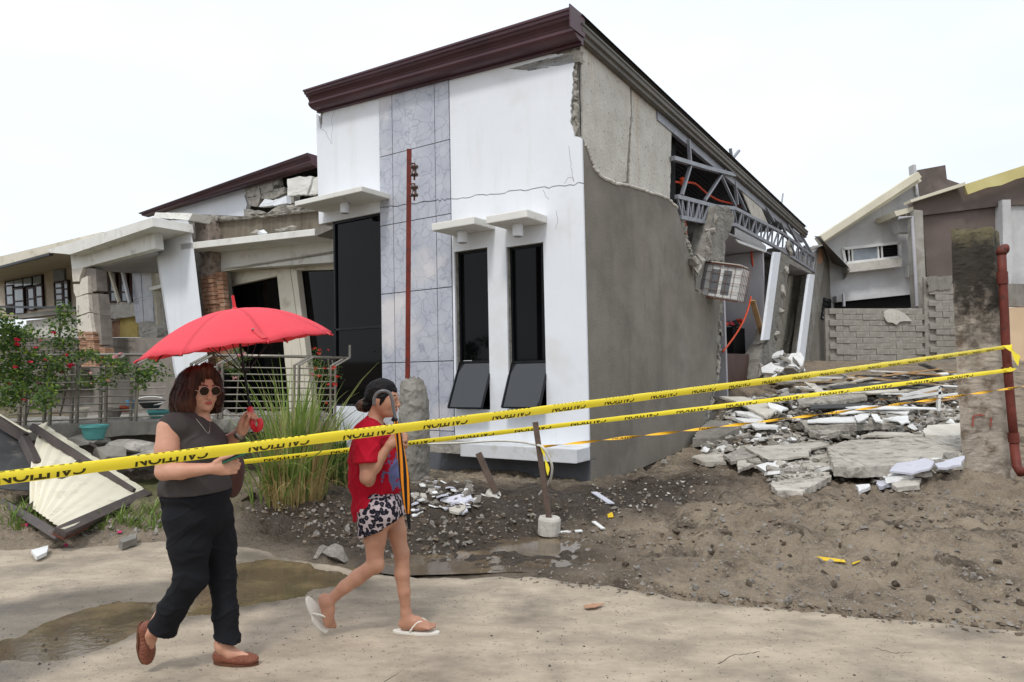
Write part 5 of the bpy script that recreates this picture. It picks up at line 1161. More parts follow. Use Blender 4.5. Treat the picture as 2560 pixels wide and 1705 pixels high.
# chips of plaster and stone before the front ledge
FRONT = [f7(x, y) for x, y in ((130, 600), (400, 540), (800, 600), (1000, 760), (950, 880), (750, 950), (400, 950), (140, 1000))]
scatter(90, FRONT, lambda u, v, k: place(r.choice(SH['slab'] + SH['lil'] + SH['white'] + RK['stone']), 'plaster_chip', 'small pale plaster chip on the mud below the tiled strip', 'debris', 'chips below the tiled strip', u, v, r.uniform(.025, .085), .012, .25))
for px, lb in ((((470, 790), (700, 740), (830, 720), (850, 780), (760, 830), (620, 830)), 'large lilac plaster plate below the tiled strip'), (((570, 890), (780, 840), (760, 910), (690, 945), (590, 930)), 'white plaster plate nearest the soil bank'), (((240, 720), (300, 720), (310, 770), (235, 775)), 'small bluish tile scrap by the concrete stub'), (((880, 750), (970, 735), (930, 800), (880, 800)), 'small white plaster plate beside the tipped foot'), (((540, 790), (650, 760), (640, 830), (560, 840)), 'cream plaster scrap on the lilac plate')):
    slab_at([f7(*p) for p in px], .035, .02, 'plaster_plate', lb, M_lilac if 'li' in lb else M_slab, jag=.006, seed=len(lb))
for (a, b, w_, lb) in (((1360, 1000 + 341), (1455, 1335), .05, 'white board offcut floating at the puddle edge'), ((1484, 1312), (1508, 1330), .04, 'short white strip right of the puddle'), ((1485, 1237), (1528, 1266), .07, 'grey angled plaster strip at the house corner')):
    p0, p1 = GT(*a), GT(*b); p0.z += .03; p1.z += .03; tag(MB().bar(p0, p1, w_, .012).build('board_offcut', M_board if 'white' in lb else M_lilac), lb, 'debris')
# stones and clods over the bare soil
SOIL = [(1500, 1240), (1800, 1190), (2050, 1230), (2380, 1230), (2560, 1240), (2560, 1560), (1900, 1500), (1500, 1430), (1560, 1330)]
scatter(150, SOIL, lambda u, v, k: place(r.choice(RK['clod'] + RK['stone']), 'stone', 'small stone or clod on the bare soil right of the puddle', 'stone', 'stones on the bare soil', u, v, r.choice((.012, .018, .022, .03, .045)), .004, .9))
BANK = [(620, 1260), (900, 1230), (1150, 1270), (1330, 1250), (1280, 1310), (1100, 1390), (960, 1400), (700, 1310)]
scatter(110, BANK, lambda u, v, k: place(r.choice(RK['clod'] + RK['clod'] + RK['stone']), 'soil_clod', 'brown clod on the soil bank behind the puddles', 'stone', 'clods on the soil bank', u, v, r.uniform(.015, .06), .0, .9))
LEFTS = [(150, 1330), (300, 1300), (420, 1260), (470, 1290), (560, 1330), (420, 1350), (250, 1360)]
scatter(70, LEFTS, lambda u, v, k: place(r.choice(RK['stone'] + RK['slab']), 'stone', 'stone chip on the road verge beside the fallen gate', 'stone', 'stones by the fallen gate', u, v, r.uniform(.012, .05), .004, .9))
slab_at([f2(x, y) for x, y in ((300, 1470), (470, 1425), (460, 1490), (360, 1535))], .05, .03, 'broken_tile', 'white broken tile on the verge in front of the fallen gate', M_board, jag=.004)
slab_at([f2(x, y) for x, y in ((1150, 1370), (1330, 1310), (1350, 1350), (1200, 1400))], .07, .06, 'concrete_shard', 'long grey concrete shard beside the walking person in trousers', M_conc, jag=.01)
for u, v, s, lb in ((620, 1245, .13, 'grey rubble lump at the left foot of the grass'), (840, 1395, .16, 'pale crusted mud lump between the puddles left'), (800, 1385, .10, 'smaller pale mud lump touching the crusted one'), (1038, 1432, .045, 'dark wet stone standing in the shallow water'), (1222, 1400, .03, 'round pale pebble in the mud'), (1350, 1434, .022, 'pale pebble on the road edge'), (1690, 1330, .06, 'flat grey stone on the soil right of the puddle'), (1540, 1275, .05, 'rounded white stone near the house corner'), (1662, 1160, .09, 'angular pale stone at the foot of the side wall'), (1745, 1180, .07, 'small angular stone below the side wall end'), (1810, 1335, .09, 'pair of brown rocks in the dirt')):
    place(r.choice(RK['stone'] if 'pale' in lb or 'white' in lb else RK['clod']), 'stone', lb, 'stone', None, u, v, s, .01, .3)
def scrap(px, m, nm, lb): slab_at(px, .02, .004, nm, lb, m, 'litter', .003)
M_yel = mat('yellow_tape_scrap', (226, 190, 30), (206, 170, 24), 8, .5, .1)
scrap([(2040, 1391), (2110, 1398), (2115, 1408), (2060, 1400)], M_yel, 'tape_scrap', 'long yellow tape scrap on the soil'); scrap([(2128, 1408), (2150, 1400), (2150, 1404), (2132, 1410)], M_yel, 'tape_scrap', 'short yellow tape scrap on the soil'); scrap([(1518, 1285), (1530, 1280), (1534, 1292), (1520, 1294)], M_yel, 'tape_scrap', 'crumpled yellow scrap by the house corner')
scrap([(1457, 1514), (1480, 1508), (1512, 1508), (1490, 1518), (1465, 1520)], M_brick, 'dry_leaf', 'brown dry leaf on the road')
M_pet = mat('magenta_petals', (196, 30, 100), (170, 20, 84), 6, .6, .05)
for px, lb in (([f2(*p) for p in ((625, 1410), (660, 1405), (665, 1425), (630, 1430))], 'fallen magenta bract on the verge'), ([f2(*p) for p in ((1145, 1285), (1190, 1280), (1190, 1298), (1150, 1302))], 'fallen magenta bract beside the gate frame'), ([f2(*p) for p in ((200, 1215), (270, 1210), (270, 1232), (210, 1238))], 'fallen magenta bracts in the weeds')): scrap(px, M_pet, 'fallen_petal', lb)
# crumbs between the slabs: far too many to count
def crumbs(name, n, poly, s0, s1, l0, l1, ms, seed, label):
    r2 = random.Random(seed); us = [p[0] for p in poly]; vs_ = [p[1] for p in poly]; k = 0; protos = []
    for q in range(6):
        mb = lump(MB(), 9, 900 + q, (1, .8, .6)); protos.append((mb.v, mb.f))
    mb = MB()
    while k < n:
        u, v = r2.uniform(min(us), max(us)), r2.uniform(min(vs_), max(vs_))
        if not inside(u, v, poly): continue
        g = GT(u, v); s_ = s0 + (s1 - s0) * r2.random() ** 2.5; a = r2.uniform(0, 6.3); ca, sa = math.cos(a) * s_, math.sin(a) * s_; pv, pf = r2.choice(protos); zz = g.z + r2.uniform(l0, l1); mb.mi = r2.randrange(len(ms))
        mb.add([(g.x + x * ca - y * sa, g.y + x * sa + y * ca, zz + z * s_) for x, y, z in pv], pf); k += 1
    return tag(mb.build(name, ms), label, 'rubble', kind='stuff')
crumbs('rubble_crumbs', 2600, HEAP, .018, .15, .0, .12, [M_slab, M_rubble, M_rubble, M_conc, M_board], 3, 'fine crushed concrete between the slabs')
crumbs('apron_crumbs', 700, F6((520, 1180), (620, 1010), (760, 900), (1080, 860), (1110, 1080), (830, 1190)), .015, .07, .02, .12, [M_slab, M_rubble, M_slab], 4, 'crushed pale concrete left of the large slab')
crumbs('corner_crumbs', 260, [(1440, 1235), (1600, 1150), (1780, 1090), (1830, 1190), (1700, 1260), (1520, 1300)], .008, .04, .0, .01, [M_rubble, M_rubble, M_slab], 5, 'crumbs scattered along the foot of the side wall')
crumbs('clod_crumbs', 1300, [(600, 1270), (900, 1225), (1250, 1235), (1500, 1240), (2000, 1215), (2400, 1230), (2560, 1260), (2560, 1310), (1900, 1350), (1500, 1380), (1300, 1320), (1150, 1400), (960, 1420), (700, 1330)], .008, .05, -.01, .004, [M_clod, M_clod, M_clod, M_stone], 6, 'loose soil crumbs')
crumbs('edge_crumbs', 420, [(1250, 1436), (1600, 1468), (2000, 1512), (2560, 1562), (2560, 1592), (2000, 1536), (1600, 1490), (1250, 1448)], .006, .035, -.004, .004, [M_clod, M_clod, M_stone], 8, 'soil crumbs spilled along the road edge')
# fine gravel on soil and road: far too many to count
def gravel(name, n, poly, s0, s1, m, seed):
    rr = np.random.RandomState(seed); us = [p[0] for p in poly]; vs_ = [p[1] for p in poly]; vs = []; fs = []; k = 0
    base = np.array([(1, 0, -.2), (0, 1, -.3), (-1, .1, -.2), (0, -1, -.2), (.1, 0, .7)]); ff = [(0, 1, 4), (1, 2, 4), (2, 3, 4), (3, 0, 4)]
    while k < n:
        u, v = rr.uniform(min(us), max(us)), rr.uniform(min(vs_), max(vs_))
        if not inside(u, v, poly): continue
        d = ray(u, v); t = (0 - EYE.z) / d.z; p = EYE + d * t
        for it in range(3): h = h1(p.x, p.y) if p.y > ey1(p.x) else 0.0; p = EYE + d * ((h - EYE.z) / d.z)
        s = rr.uniform(s0, s1) * (2.2 if rr.rand() < .05 else 1); a = rr.uniform(0, 6.3); c_, s_ = math.cos(a), math.sin(a); b = len(vs); j = base * s * rr.uniform(.6, 1.2, (5, 3))
        vs += [(p.x + q[0] * c_ - q[1] * s_, p.y + q[0] * s_ + q[1] * c_, h + q[2]) for q in j]; fs += [tuple(b + i for i in f) for f in ff]; k += 1
    return tag(MB().add(vs, fs).build(name, m), 'scattered fine gravel and crumbs', 'gravel', kind='stuff')
gravel('soil_gravel', 1900, [(600, 1260), (1100, 1240), (1500, 1235), (2000, 1215), (2560, 1230), (2560, 1570), (1900, 1505), (1450, 1450), (1250, 1440), (700, 1330)], .006, .016, M_stone, 4)
gravel('road_grit', 520, [(0, 1400), (500, 1380), (1000, 1470), (1500, 1480), (2560, 1590), (2560, 1705), (0, 1705)], .003, .0075, mat('dark_grit', (84, 78, 70), (60, 56, 50), 9, .9, .2), 5)

# ------------------------------------------------------------------ plants
def leafm(name, a, b): 
    m = mat(name, a, b, 5, .55, .1, 60, .3); nn = m.node_tree; pb = nn.nodes['Principled BSDF']; src = pb.inputs['Base Color'].links[0].from_socket
    tr = nn.nodes.new('ShaderNodeBsdfTranslucent'); nn.links.new(src, tr.inputs[0]); mx = nn.nodes.new('ShaderNodeMixShader'); mx.inputs[0].default_value = .3; nn.links.new(pb.outputs[0], mx.inputs[1]); nn.links.new(tr.outputs[0], mx.inputs[2]); nn.links.new(mx.outputs[0], nn.nodes['Material Output'].inputs[0]); return m
M_gr1 = leafm('grass_green', (140, 160, 84), (102, 126, 58)); M_gr2 = leafm('grass_pale', (186, 190, 124), (150, 160, 92)); M_dry = leafm('dry_grass', (186, 166, 116), (156, 132, 86)); M_lf = leafm('rose_leaf', (86, 110, 54), (50, 76, 36)); M_lf2 = leafm('young_leaf', (134, 152, 56), (100, 124, 44))
def blades(mb, base, n, hmin, hmax, spread, wd, rr, droop=.5, rad=.3):
    for i in range(n):
        a = rr.uniform(0, 6.283); q = rr.random() ** .5 * rad; p = V((base.x + math.cos(a) * q, base.y + math.sin(a) * q * .7, base.z)); p.z = h1(p.x, p.y) - .02
        h = rr.uniform(hmin, hmax); out = V((math.cos(a + rr.gauss(0, .6)), math.sin(a + rr.gauss(0, .6)), 0)); sp = spread * rr.uniform(.2, 1.1) * (.3 + q / rad); sd = V((-out.y, out.x, 0)); sd = (sd + V((.6, 0, 0))).normalized()
        vs = []; K = 6; dr = droop * rr.uniform(.2, 1.3)
        for k in range(K + 1):
            t = k / K; c = p + out * (sp * h * t ** 1.7) + V((0, 0, h * (t - dr * .35 * t ** 3))); w_ = wd * rr.uniform(.9, 1.1) * (1 - t ** 2.2) * (.55 + .45 * min(1, t * 4)) + .0006
            vs += [c - sd * w_, c + sd * w_]
        mb.add(vs, [(2 * k, 2 * k + 1, 2 * k + 3, 2 * k + 2) for k in range(K)])
rr = random.Random(31)
gb = GT(735, 1255); gc = thing('grass_clump', 'tall clump of green grass growing behind the person under the umbrella', 'grass', gb)
mb = MB(); blades(mb, gb, 190, .6, 1.8, .42, .0115, rr, .9, .25); mb.build('green_blades', M_gr1, gc, world=True)
mb = MB(); blades(mb, gb, 150, .5, 1.7, .38, .008, rr, 1.0, .25); mb.build('pale_blades', M_gr2, gc, world=True)
mb = MB(); blades(mb, gb, 190, .2, .75, .9, .006, rr, 1.6, .30); blades(mb, gb, 240, .4, 1.1, .25, .007, rr, .3, .30); mb.build('dry_blades', M_dry, gc, world=True)
mb = MB()
for du, dv, n_, sp_ in ((-70, 0, 16, 1.0), (50, -10, 16, .8), (-40, 10, 14, 1.1)): blades(mb, GT(735 + du, 1250 + dv), n_, .7, 1.5, sp_, .013, rr, 1.5, .16)
mb.build('arching_blades', M_gr1, gc, world=True)
gb2 = GT(850, 1205); g2 = thing('grass_clump', 'lower broad leaved grass tuft between the tall clump and the concrete stub', 'grass', gb2)
mb = MB(); blades(mb, gb2, 150, .4, .95, .6, .014, rr, .8, .32); mb.build('green_blades', M_lf, g2, world=True)
mb = MB(); blades(mb, gb2, 60, .4, .85, .6, .01, rr, .8, .3); mb.build('pale_blades', M_gr2, g2, world=True)
mb = MB(); blades(mb, gb2, 60, .1, .4, .9, .007, rr, 1.4, .34); mb.build('dry_blades', M_dry, g2, world=True)
gb3 = GT(985, 1195); g3 = thing('grass_clump', 'small green tuft at the foot of the concrete stub', 'grass', gb3); mb = MB(); blades(mb, gb3, 30, .15, .4, 1.1, .012, rr, 1.2, .12); mb.build('green_blades', M_lf, g3, world=True)
# weeds around the fallen gate
mb = MB()
for i in range(46):
    u, v = rr.choice([(rr.uniform(0, 90), rr.uniform(1255, 1320)), (rr.uniform(280, 400), rr.uniform(1270, 1320)), (rr.uniform(20, 400), rr.uniform(1290, 1330))]); g = GT(u, v); blades(mb, g, 14, .05, .2, 1.0, .007, rr, 1.0, .12)
tag(mb.build('weeds', M_gr1), 'low weeds round the fallen gate', 'weeds', kind='stuff')
def leafy(mb, c, R3, n, sz, rr):
    for i in range(n):
        d = V((rr.gauss(0, 1), rr.gauss(0, 1), rr.gauss(0, 1))).normalized() * rr.random() ** .45; p = c + V((d.x * R3[0], d.y * R3[1], d.z * R3[2])); s = sz * rr.uniform(.6, 1.3)
        ax = V((rr.gauss(0, 1), rr.gauss(0, 1), rr.gauss(0, .6))).normalized(); sd = ax.cross(V((rr.gauss(0, 1), rr.gauss(0, 1), rr.gauss(0, 1)))).normalized()
        mb.add([p, p + ax * s * .45 + sd * s * .32, p + ax * s, p + ax * s * .45 - sd * s * .32], [(0, 1, 2, 3)])
def flower(par, c, m, s, rr, name='flower'):
    mb = MB()
    for k in range(7):
        a = rr.uniform(0, 6.3); o = V((math.cos(a), math.sin(a) * .7, rr.uniform(-.3, .8))) * s * .5; sd = V((rr.gauss(0, 1), rr.gauss(0, 1), rr.gauss(0, 1))).normalized() * s * .45; u3 = o.normalized() * s * .6
        mb.add([c + o * .1, c + o * .1 + u3 * .5 + sd, c + o * .1 + u3, c + o * .1 + u3 * .5 - sd], [(0, 1, 2, 3)])
    return mb.build(name, m, par, world=True)
M_rose = leafm('crimson_petals', (206, 30, 70), (176, 18, 54)); M_pink = leafm('pale_pink_petals', (226, 170, 170), (206, 140, 146)); M_coral = leafm('coral_petals', (222, 84, 70), (200, 60, 52)); M_stem = mat('grey_stem', (128, 122, 108), (96, 90, 78), 6, .8, .2)
def bush(name, label, clumps, stems, flowers, Ydef, leafs=M_lf, cat='bush', lf=.05):
    b = thing(name, label, cat, P(clumps[0][0], clumps[0][1], Ydef)); rr = random.Random(len(label))
    mb = MB(); m2 = MB()
    for u, v, rx, rz, n in clumps:
        c = P(u, v, Ydef + rr.uniform(-.3, .3) - (.75 if u < 125 else 0)); k = Ydef / F
        for s in range(4):
            cc = c + V((rr.uniform(-.6, .6) * rx * k, rr.uniform(-.2, .2), rr.uniform(-.6, .6) * rz * k)); leafy(mb, cc, (rx * k * .6, .2, rz * k * .6), n // 5, lf, rr); leafy(m2, cc, (rx * k * .6, .2, rz * k * .6), n // 12, lf * .9, rr)
    mb.build('leaves', leafs, b, world=True); m2.build('young_leaves', M_lf2, b, world=True)
    for st_ in stems: MB().tube(cr([P(u, v, Ydef + .05) for u, v in st_], 4), [.012] * (4 * (len(st_) - 1) + 1), 5).build('stem', M_stem, b, world=True)
    for u, v, s, m in flowers: flower(b, P(u, v, Ydef - (1.05 if u < 125 else .35)), m, s, rr)
    return b
bush('rose_bush', 'climbing rose bush with crimson flowers growing through the railing at far left',
     [(18, 800, 40, 40, 420), (40, 860, 60, 45, 460), (20, 930, 55, 60, 700), (15, 870, 50, 50, 500), (100, 900, 50, 45, 420), (70, 960, 50, 50, 420), (155, 840, 40, 40, 380), (165, 790, 25, 40, 200), (160, 940, 55, 40, 520), (120, 990, 45, 40, 300), (30, 1000, 45, 50, 420), (215, 890, 40, 22, 220), (270, 905, 40, 18, 160), (300, 930, 40, 28, 200), (355, 940, 40, 40, 260), (250, 950, 40, 40, 180), (400, 920, 30, 40, 140)],
     [[(60, 1060), (55, 980), (40, 900), (20, 820)], [(62, 1060), (90, 960), (130, 890), (160, 800)], [(10, 880), (60, 900), (100, 930), (140, 1000)], [(150, 1040), (165, 960), (150, 880), (150, 780)], [(34, 960), (40, 900), (34, 840)], [(340, 1030), (345, 960), (330, 900)]],
     [(42, 850, .06, M_rose), (38, 862, .07, M_rose), (134, 833, .05, M_rose), (164, 888, .05, M_rose), (180, 913, .08, M_rose), (172, 917, .06, M_rose), (40, 918, .05, M_rose), (0, 828, .05, M_rose), (75, 905, .05, M_rose), (20, 960, .05, M_rose), (60, 1000, .04, M_rose), (90, 870, .04, M_rose), (150, 930, .05, M_rose), (102, 852, .03, M_rose), (113, 900, .03, M_rose), (288, 893, .06, M_pink), (300, 885, .05, M_pink), (225, 933, .04, M_pink), (230, 960, .04, M_pink), (270, 952, .04, M_pink), (105, 933, .03, M_lf2), (98, 960, .05, mat('dark_bloom', (74, 36, 44), None)), (253, 894, .03, M_rose)], 9.35)
bush('crown_of_thorns', 'pot plant with small coral flowers behind the right end of the railing', [(800, 900, 35, 40, 160), (830, 940, 25, 50, 160), (790, 930, 25, 30, 90)], [[(830, 1010), (825, 960), (820, 890)], [(838, 1010), (840, 950), (830, 900)]],
     [(797, 884, .05, M_coral), (785, 872, .06, M_coral), (800, 875, .05, M_coral), (820, 875, .04, M_coral), (790, 922, .06, M_coral), (798, 940, .05, M_coral), (786, 940, .05, M_coral), (812, 922, .05, M_coral), (835, 920, .06, M_coral), (844, 942, .05, M_coral), (838, 961, .07, M_coral), (820, 962, .04, M_coral), (815, 1008, .04, M_coral), (780, 935, .04, M_coral)], 10.95, lf=.035)
bush('pink_rose', 'small rose with pale pink blooms behind the umbrella shaft', [(600, 890, 25, 25, 140), (580, 930, 25, 35, 120), (560, 900, 18, 22, 80)], [[(590, 1040), (595, 960), (600, 900)]], [(607, 886, .07, M_pink), (598, 890, .06, M_pink), (555, 914, .06, M_pink), (588, 946, .07, M_pink), (548, 930, .04, M_rose)], 10.6, lf=.04)
# pots on and below the terrace
def pot(name, label, u, v, Y, r_, h_, m): return tag(MB().lathe([(r_ * .62, -h_), (r_ * .7, -h_ + .01), (r_ * .95, -.03), (r_ * 1.05, -.03), (r_ * 1.05, 0), (r_ * .92, 0), (r_ * .86, -.05), (0, -.06)], P(u, v, Y), 22).build(name, m, smooth=False), label, 'pot')
M_teal = mat('teal_plastic', (96, 164, 160), (76, 140, 138), 4, .5, .05); M_terra = mat('terracotta', (170, 92, 66), (146, 76, 54), 6, .8, .1); M_blue = mat('blue_plastic', (90, 150, 190), (70, 130, 172), 4, .5, .05)
pot('plant_pot', 'teal plastic pot hanging below the railing on the broken terrace', 236, 1062, 9.2, .16, .19, M_teal); pot('plant_pot', 'teal plastic basin behind the railing', 398, 1025, 10.3, .16, .12, M_teal)
pot('plant_pot', 'terracotta pot behind the second railing panel', 313, 1014, 10.2, .07, .09, M_terra); pot('plant_pot', 'pale blue pot on the terrace behind the railing', 327, 1000, 10.3, .06, .14, M_blue); pot('plant_pot', 'grey stone pot among the flowers behind the railing', 285, 1018, 10.2, .12, .14, M_stone); pot('plant_pot', 'cream bucket behind the third railing post', 205, 1020, 10.0, .09, .13, M_cream)
bs = thing('basket', 'dark wire basket with a white rim hung behind the railing', 'basket', P(378, 1000, 10.2)); MB().lathe([(.10, -.12), (.2, 0), (.19, 0), (.09, -.11)], P(378, 1000, 10.3), 20, closed=True).build('bowl', M_dk, bs, world=True); MB().tube([P(378 + 36 * math.cos(a), 1002 + 10 * math.sin(a), 10.2) for a in np.linspace(.2, 5.6, 24)], .012, 6).build('rim', M_board, bs, world=True)

# ------------------------------------------------------------------ caution tapes
M_tape = mat('yellow_tape', (250, 230, 66), (246, 222, 48), 3, .35, .06, 30, .45); M_ink = mat('black_print', (58, 54, 22), None, 3, .5, 0); M_otape = mat('orange_tape', (244, 190, 48), (236, 176, 36), 4, .4, .06)
def text_mesh(s):
    cu = bpy.data.curves.new('t', 'FONT'); cu.body = s; cu.size = 1.0; cu.offset = .028; ob = bpy.data.objects.new('t', cu); COL.objects.link(ob); dg = bpy.context.evaluated_depsgraph_get(); me = bpy.data.meshes.new_from_object(ob.evaluated_get(dg)); bpy.data.objects.remove(ob)
    vs = [v.co.copy() for v in me.vertices]; fs = [tuple(p.vertices) for p in me.polygons]; return vs, fs
TV, TF = text_mesh('CAUTION')
tx0, tx1 = min(v.x for v in TV), max(v.x for v in TV); ty0, ty1 = min(v.y for v in TV), max(v.y for v in TV)
def clip_text(lo, hi):
    bm = bmesh.new(); bv = [bm.verts.new(((v.x - tx0) / (tx1 - tx0), (v.y - ty0) / (ty1 - ty0), 0)) for v in TV]
    for f in TF:
        try: bm.faces.new([bv[i] for i in f])
        except ValueError: pass
    for c, n in (((0, lo, 0), (0, -1, 0)), ((0, hi, 0), (0, 1, 0))):
        bmesh.ops.bisect_plane(bm, geom=bm.verts[:] + bm.edges[:] + bm.faces[:], plane_co=c, plane_no=n, clear_outer=True)
    for c in np.linspace(.05, .95, 19): bmesh.ops.bisect_plane(bm, geom=bm.verts[:] + bm.edges[:] + bm.faces[:], plane_co=(c, 0, 0), plane_no=(1, 0, 0))
    bm.verts.index_update(); r = [v.co.copy() for v in bm.verts], [[v.index for v in f.verts] for f in bm.faces]; bm.free(); return r
def tape(name, label, A, Bp, width, sagz, twist, words, pitch, m, wl, part=(.42, 1.0), fold=True, seg=260, w0=0.0, band=(.06, .50), tang=0.25):
    t_ = thing(name, label, 'caution tape', A); L = (Bp - A).length; d = (Bp - A).normalized(); side = d.cross(V((0, 0, 1))).normalized()
    side = side if side.y < 0 else -side                      # towards the camera
    def C(s): return A + d * s + V((0, 0, -sagz * 4 * (s / L) * (1 - s / L)))
    def fr(s):
        a = twist(s); up = V((0, 0, 1)) * math.cos(a) + side * math.sin(a); nr = side * math.cos(a) - V((0, 0, 1)) * math.sin(a); return up, nr
    mb = MB(); vs = []; fs = []; prof_ = [(-.5, .0), (-.25, .06), (0, .09), (.25, .07), (.42, .03), (.5, -.02)] + ([(.47, -.08), (.2, -.10), (-.2, -.06)] if fold else [])
    n = len(prof_)
    for i in range(seg + 1):
        s = L * i / seg; c = C(s); up, nr = fr(s); w_ = width * (1 + .03 * math.sin(s * 9) + .02 * math.sin(s * 23))
        for a, b in prof_: vs.append(c + up * a * w_ + nr * b * w_)
    for i in range(seg):
        for k in range(n - 1): q = i * n + k; fs.append((q, q + 1, q + n + 1, q + n))
    mb.add(vs, fs); mb.build('ribbon', m, t_, smooth=True, world=True)
    tv, tf = clip_text(*part)
    k = 0; s0 = w0
    while s0 + wl < L:
        vs = []
        for v in tv:                                          # upside-down lettering: x runs right to left, top of the letters downwards
            s = s0 + wl * (1 - v.x); f = (v.y - part[0]) / (part[1] - part[0]); h = band[1] - f * (band[1] - band[0]) - .5; up, nr = fr(s); w_ = width * (1 + .03 * math.sin(s * 9) + .02 * math.sin(s * 23))
            b = np.interp(h, [p[0] for p in prof_[:6]], [p[1] for p in prof_[:6]]); vs.append(C(s) + up * h * w_ + nr * (float(b) * w_ + .0012))
        MB().add(vs, tf).build('lettering', M_ink, t_, world=True)
        if fold:                                              # the feet of the letters showing on the folded rim
            r_ = random.Random(k); mb = MB()
            for q in range(9):
                a = s0 + wl * (q + .15) / 9; b = a + wl * r_.uniform(.03, .07); vs = []
                for s in (a, b):
                    up, nr = fr(s); 
                    for h in (.455, .505): vs.append(C(s) + up * h * width + nr * (.03 * width + .0015))
                mb.add(vs, [(0, 1, 3, 2)])
            tag(mb.build('print_on_fold', M_ink, t_, world=True), kind='stuff')
        s0 += pitch; k += 1
    return t_
pipeT = P(2512, 868, 9.05)
tape('caution_tape', 'nearest and widest yellow caution tape crossing in front of both walkers', P(-160, 1216, 2.45), pipeT, .050, 0.02, lambda s: .12 + .1 * math.sin(s * .7), 'CAUTION', .445, M_tape, .275, part=(.42, 1.0), w0=.17, seg=420)
tape('caution_tape', 'middle yellow caution tape passing behind the person in the red shirt', P(455, 1172, 6.6), P(2524, 925, 9.05), .050, 0.02, lambda s: .1 + .25 * math.sin(s * .5 + 1), 'CAUTION', .62, M_tape, .40, part=(.3, 1.0), band=(.08, .62), w0=.1, seg=260, fold=False)
tape('caution_tape', 'lowest twisted orange caution tape tied to the upright steel stake', P(1354, 1117, 6.75), P(2600, 960, 9.0), .028, 0.03, lambda s: s * 7.0, 'CAUTION', .5, M_otape, .3, part=(.2, .9), band=(.2, .8), w0=.25, seg=420, fold=False)
def ribbon(name, label, pts, wd, m, up=(0, 0, 1)):
    mb = MB(); vs = []; q = cr(pts, 6)
    for i, p in enumerate(q): a = i * .25; vs += [p + V((wd / 2 * math.cos(a), 0, wd / 2 * math.sin(a))), p - V((wd / 2 * math.cos(a), 0, wd / 2 * math.sin(a)))]
    mb.add(vs, [(2 * i, 2 * i + 1, 2 * i + 3, 2 * i + 2) for i in range(len(q) - 1)]); return tag(mb.build(name, m), label, 'caution tape')
ribbon('tape_tail', 'loose yellow tape end tied round the drain pipe', [P(*fr(905, 1178), 9.02), P(*fr(940, 1200), 9.0), P(*fr(965, 1240), 9.0), P(*fr(990, 1300), 9.0)], .09, M_tape)
ribbon('tape_tail', 'short yellow tape knot lower on the drain pipe', [P(*fr(900, 1340), 9.0), P(*fr(925, 1350), 9.0), P(*fr(955, 1340), 9.0)], .06, M_tape)
ribbon('tape_tail', 'yellow tape tail dangling from the upright steel stake', [P(1356, 1117, 6.7), P(1362, 1140, 6.7), P(1368, 1165, 6.7), P(1371, 1185, 6.7)], .035, M_tape)
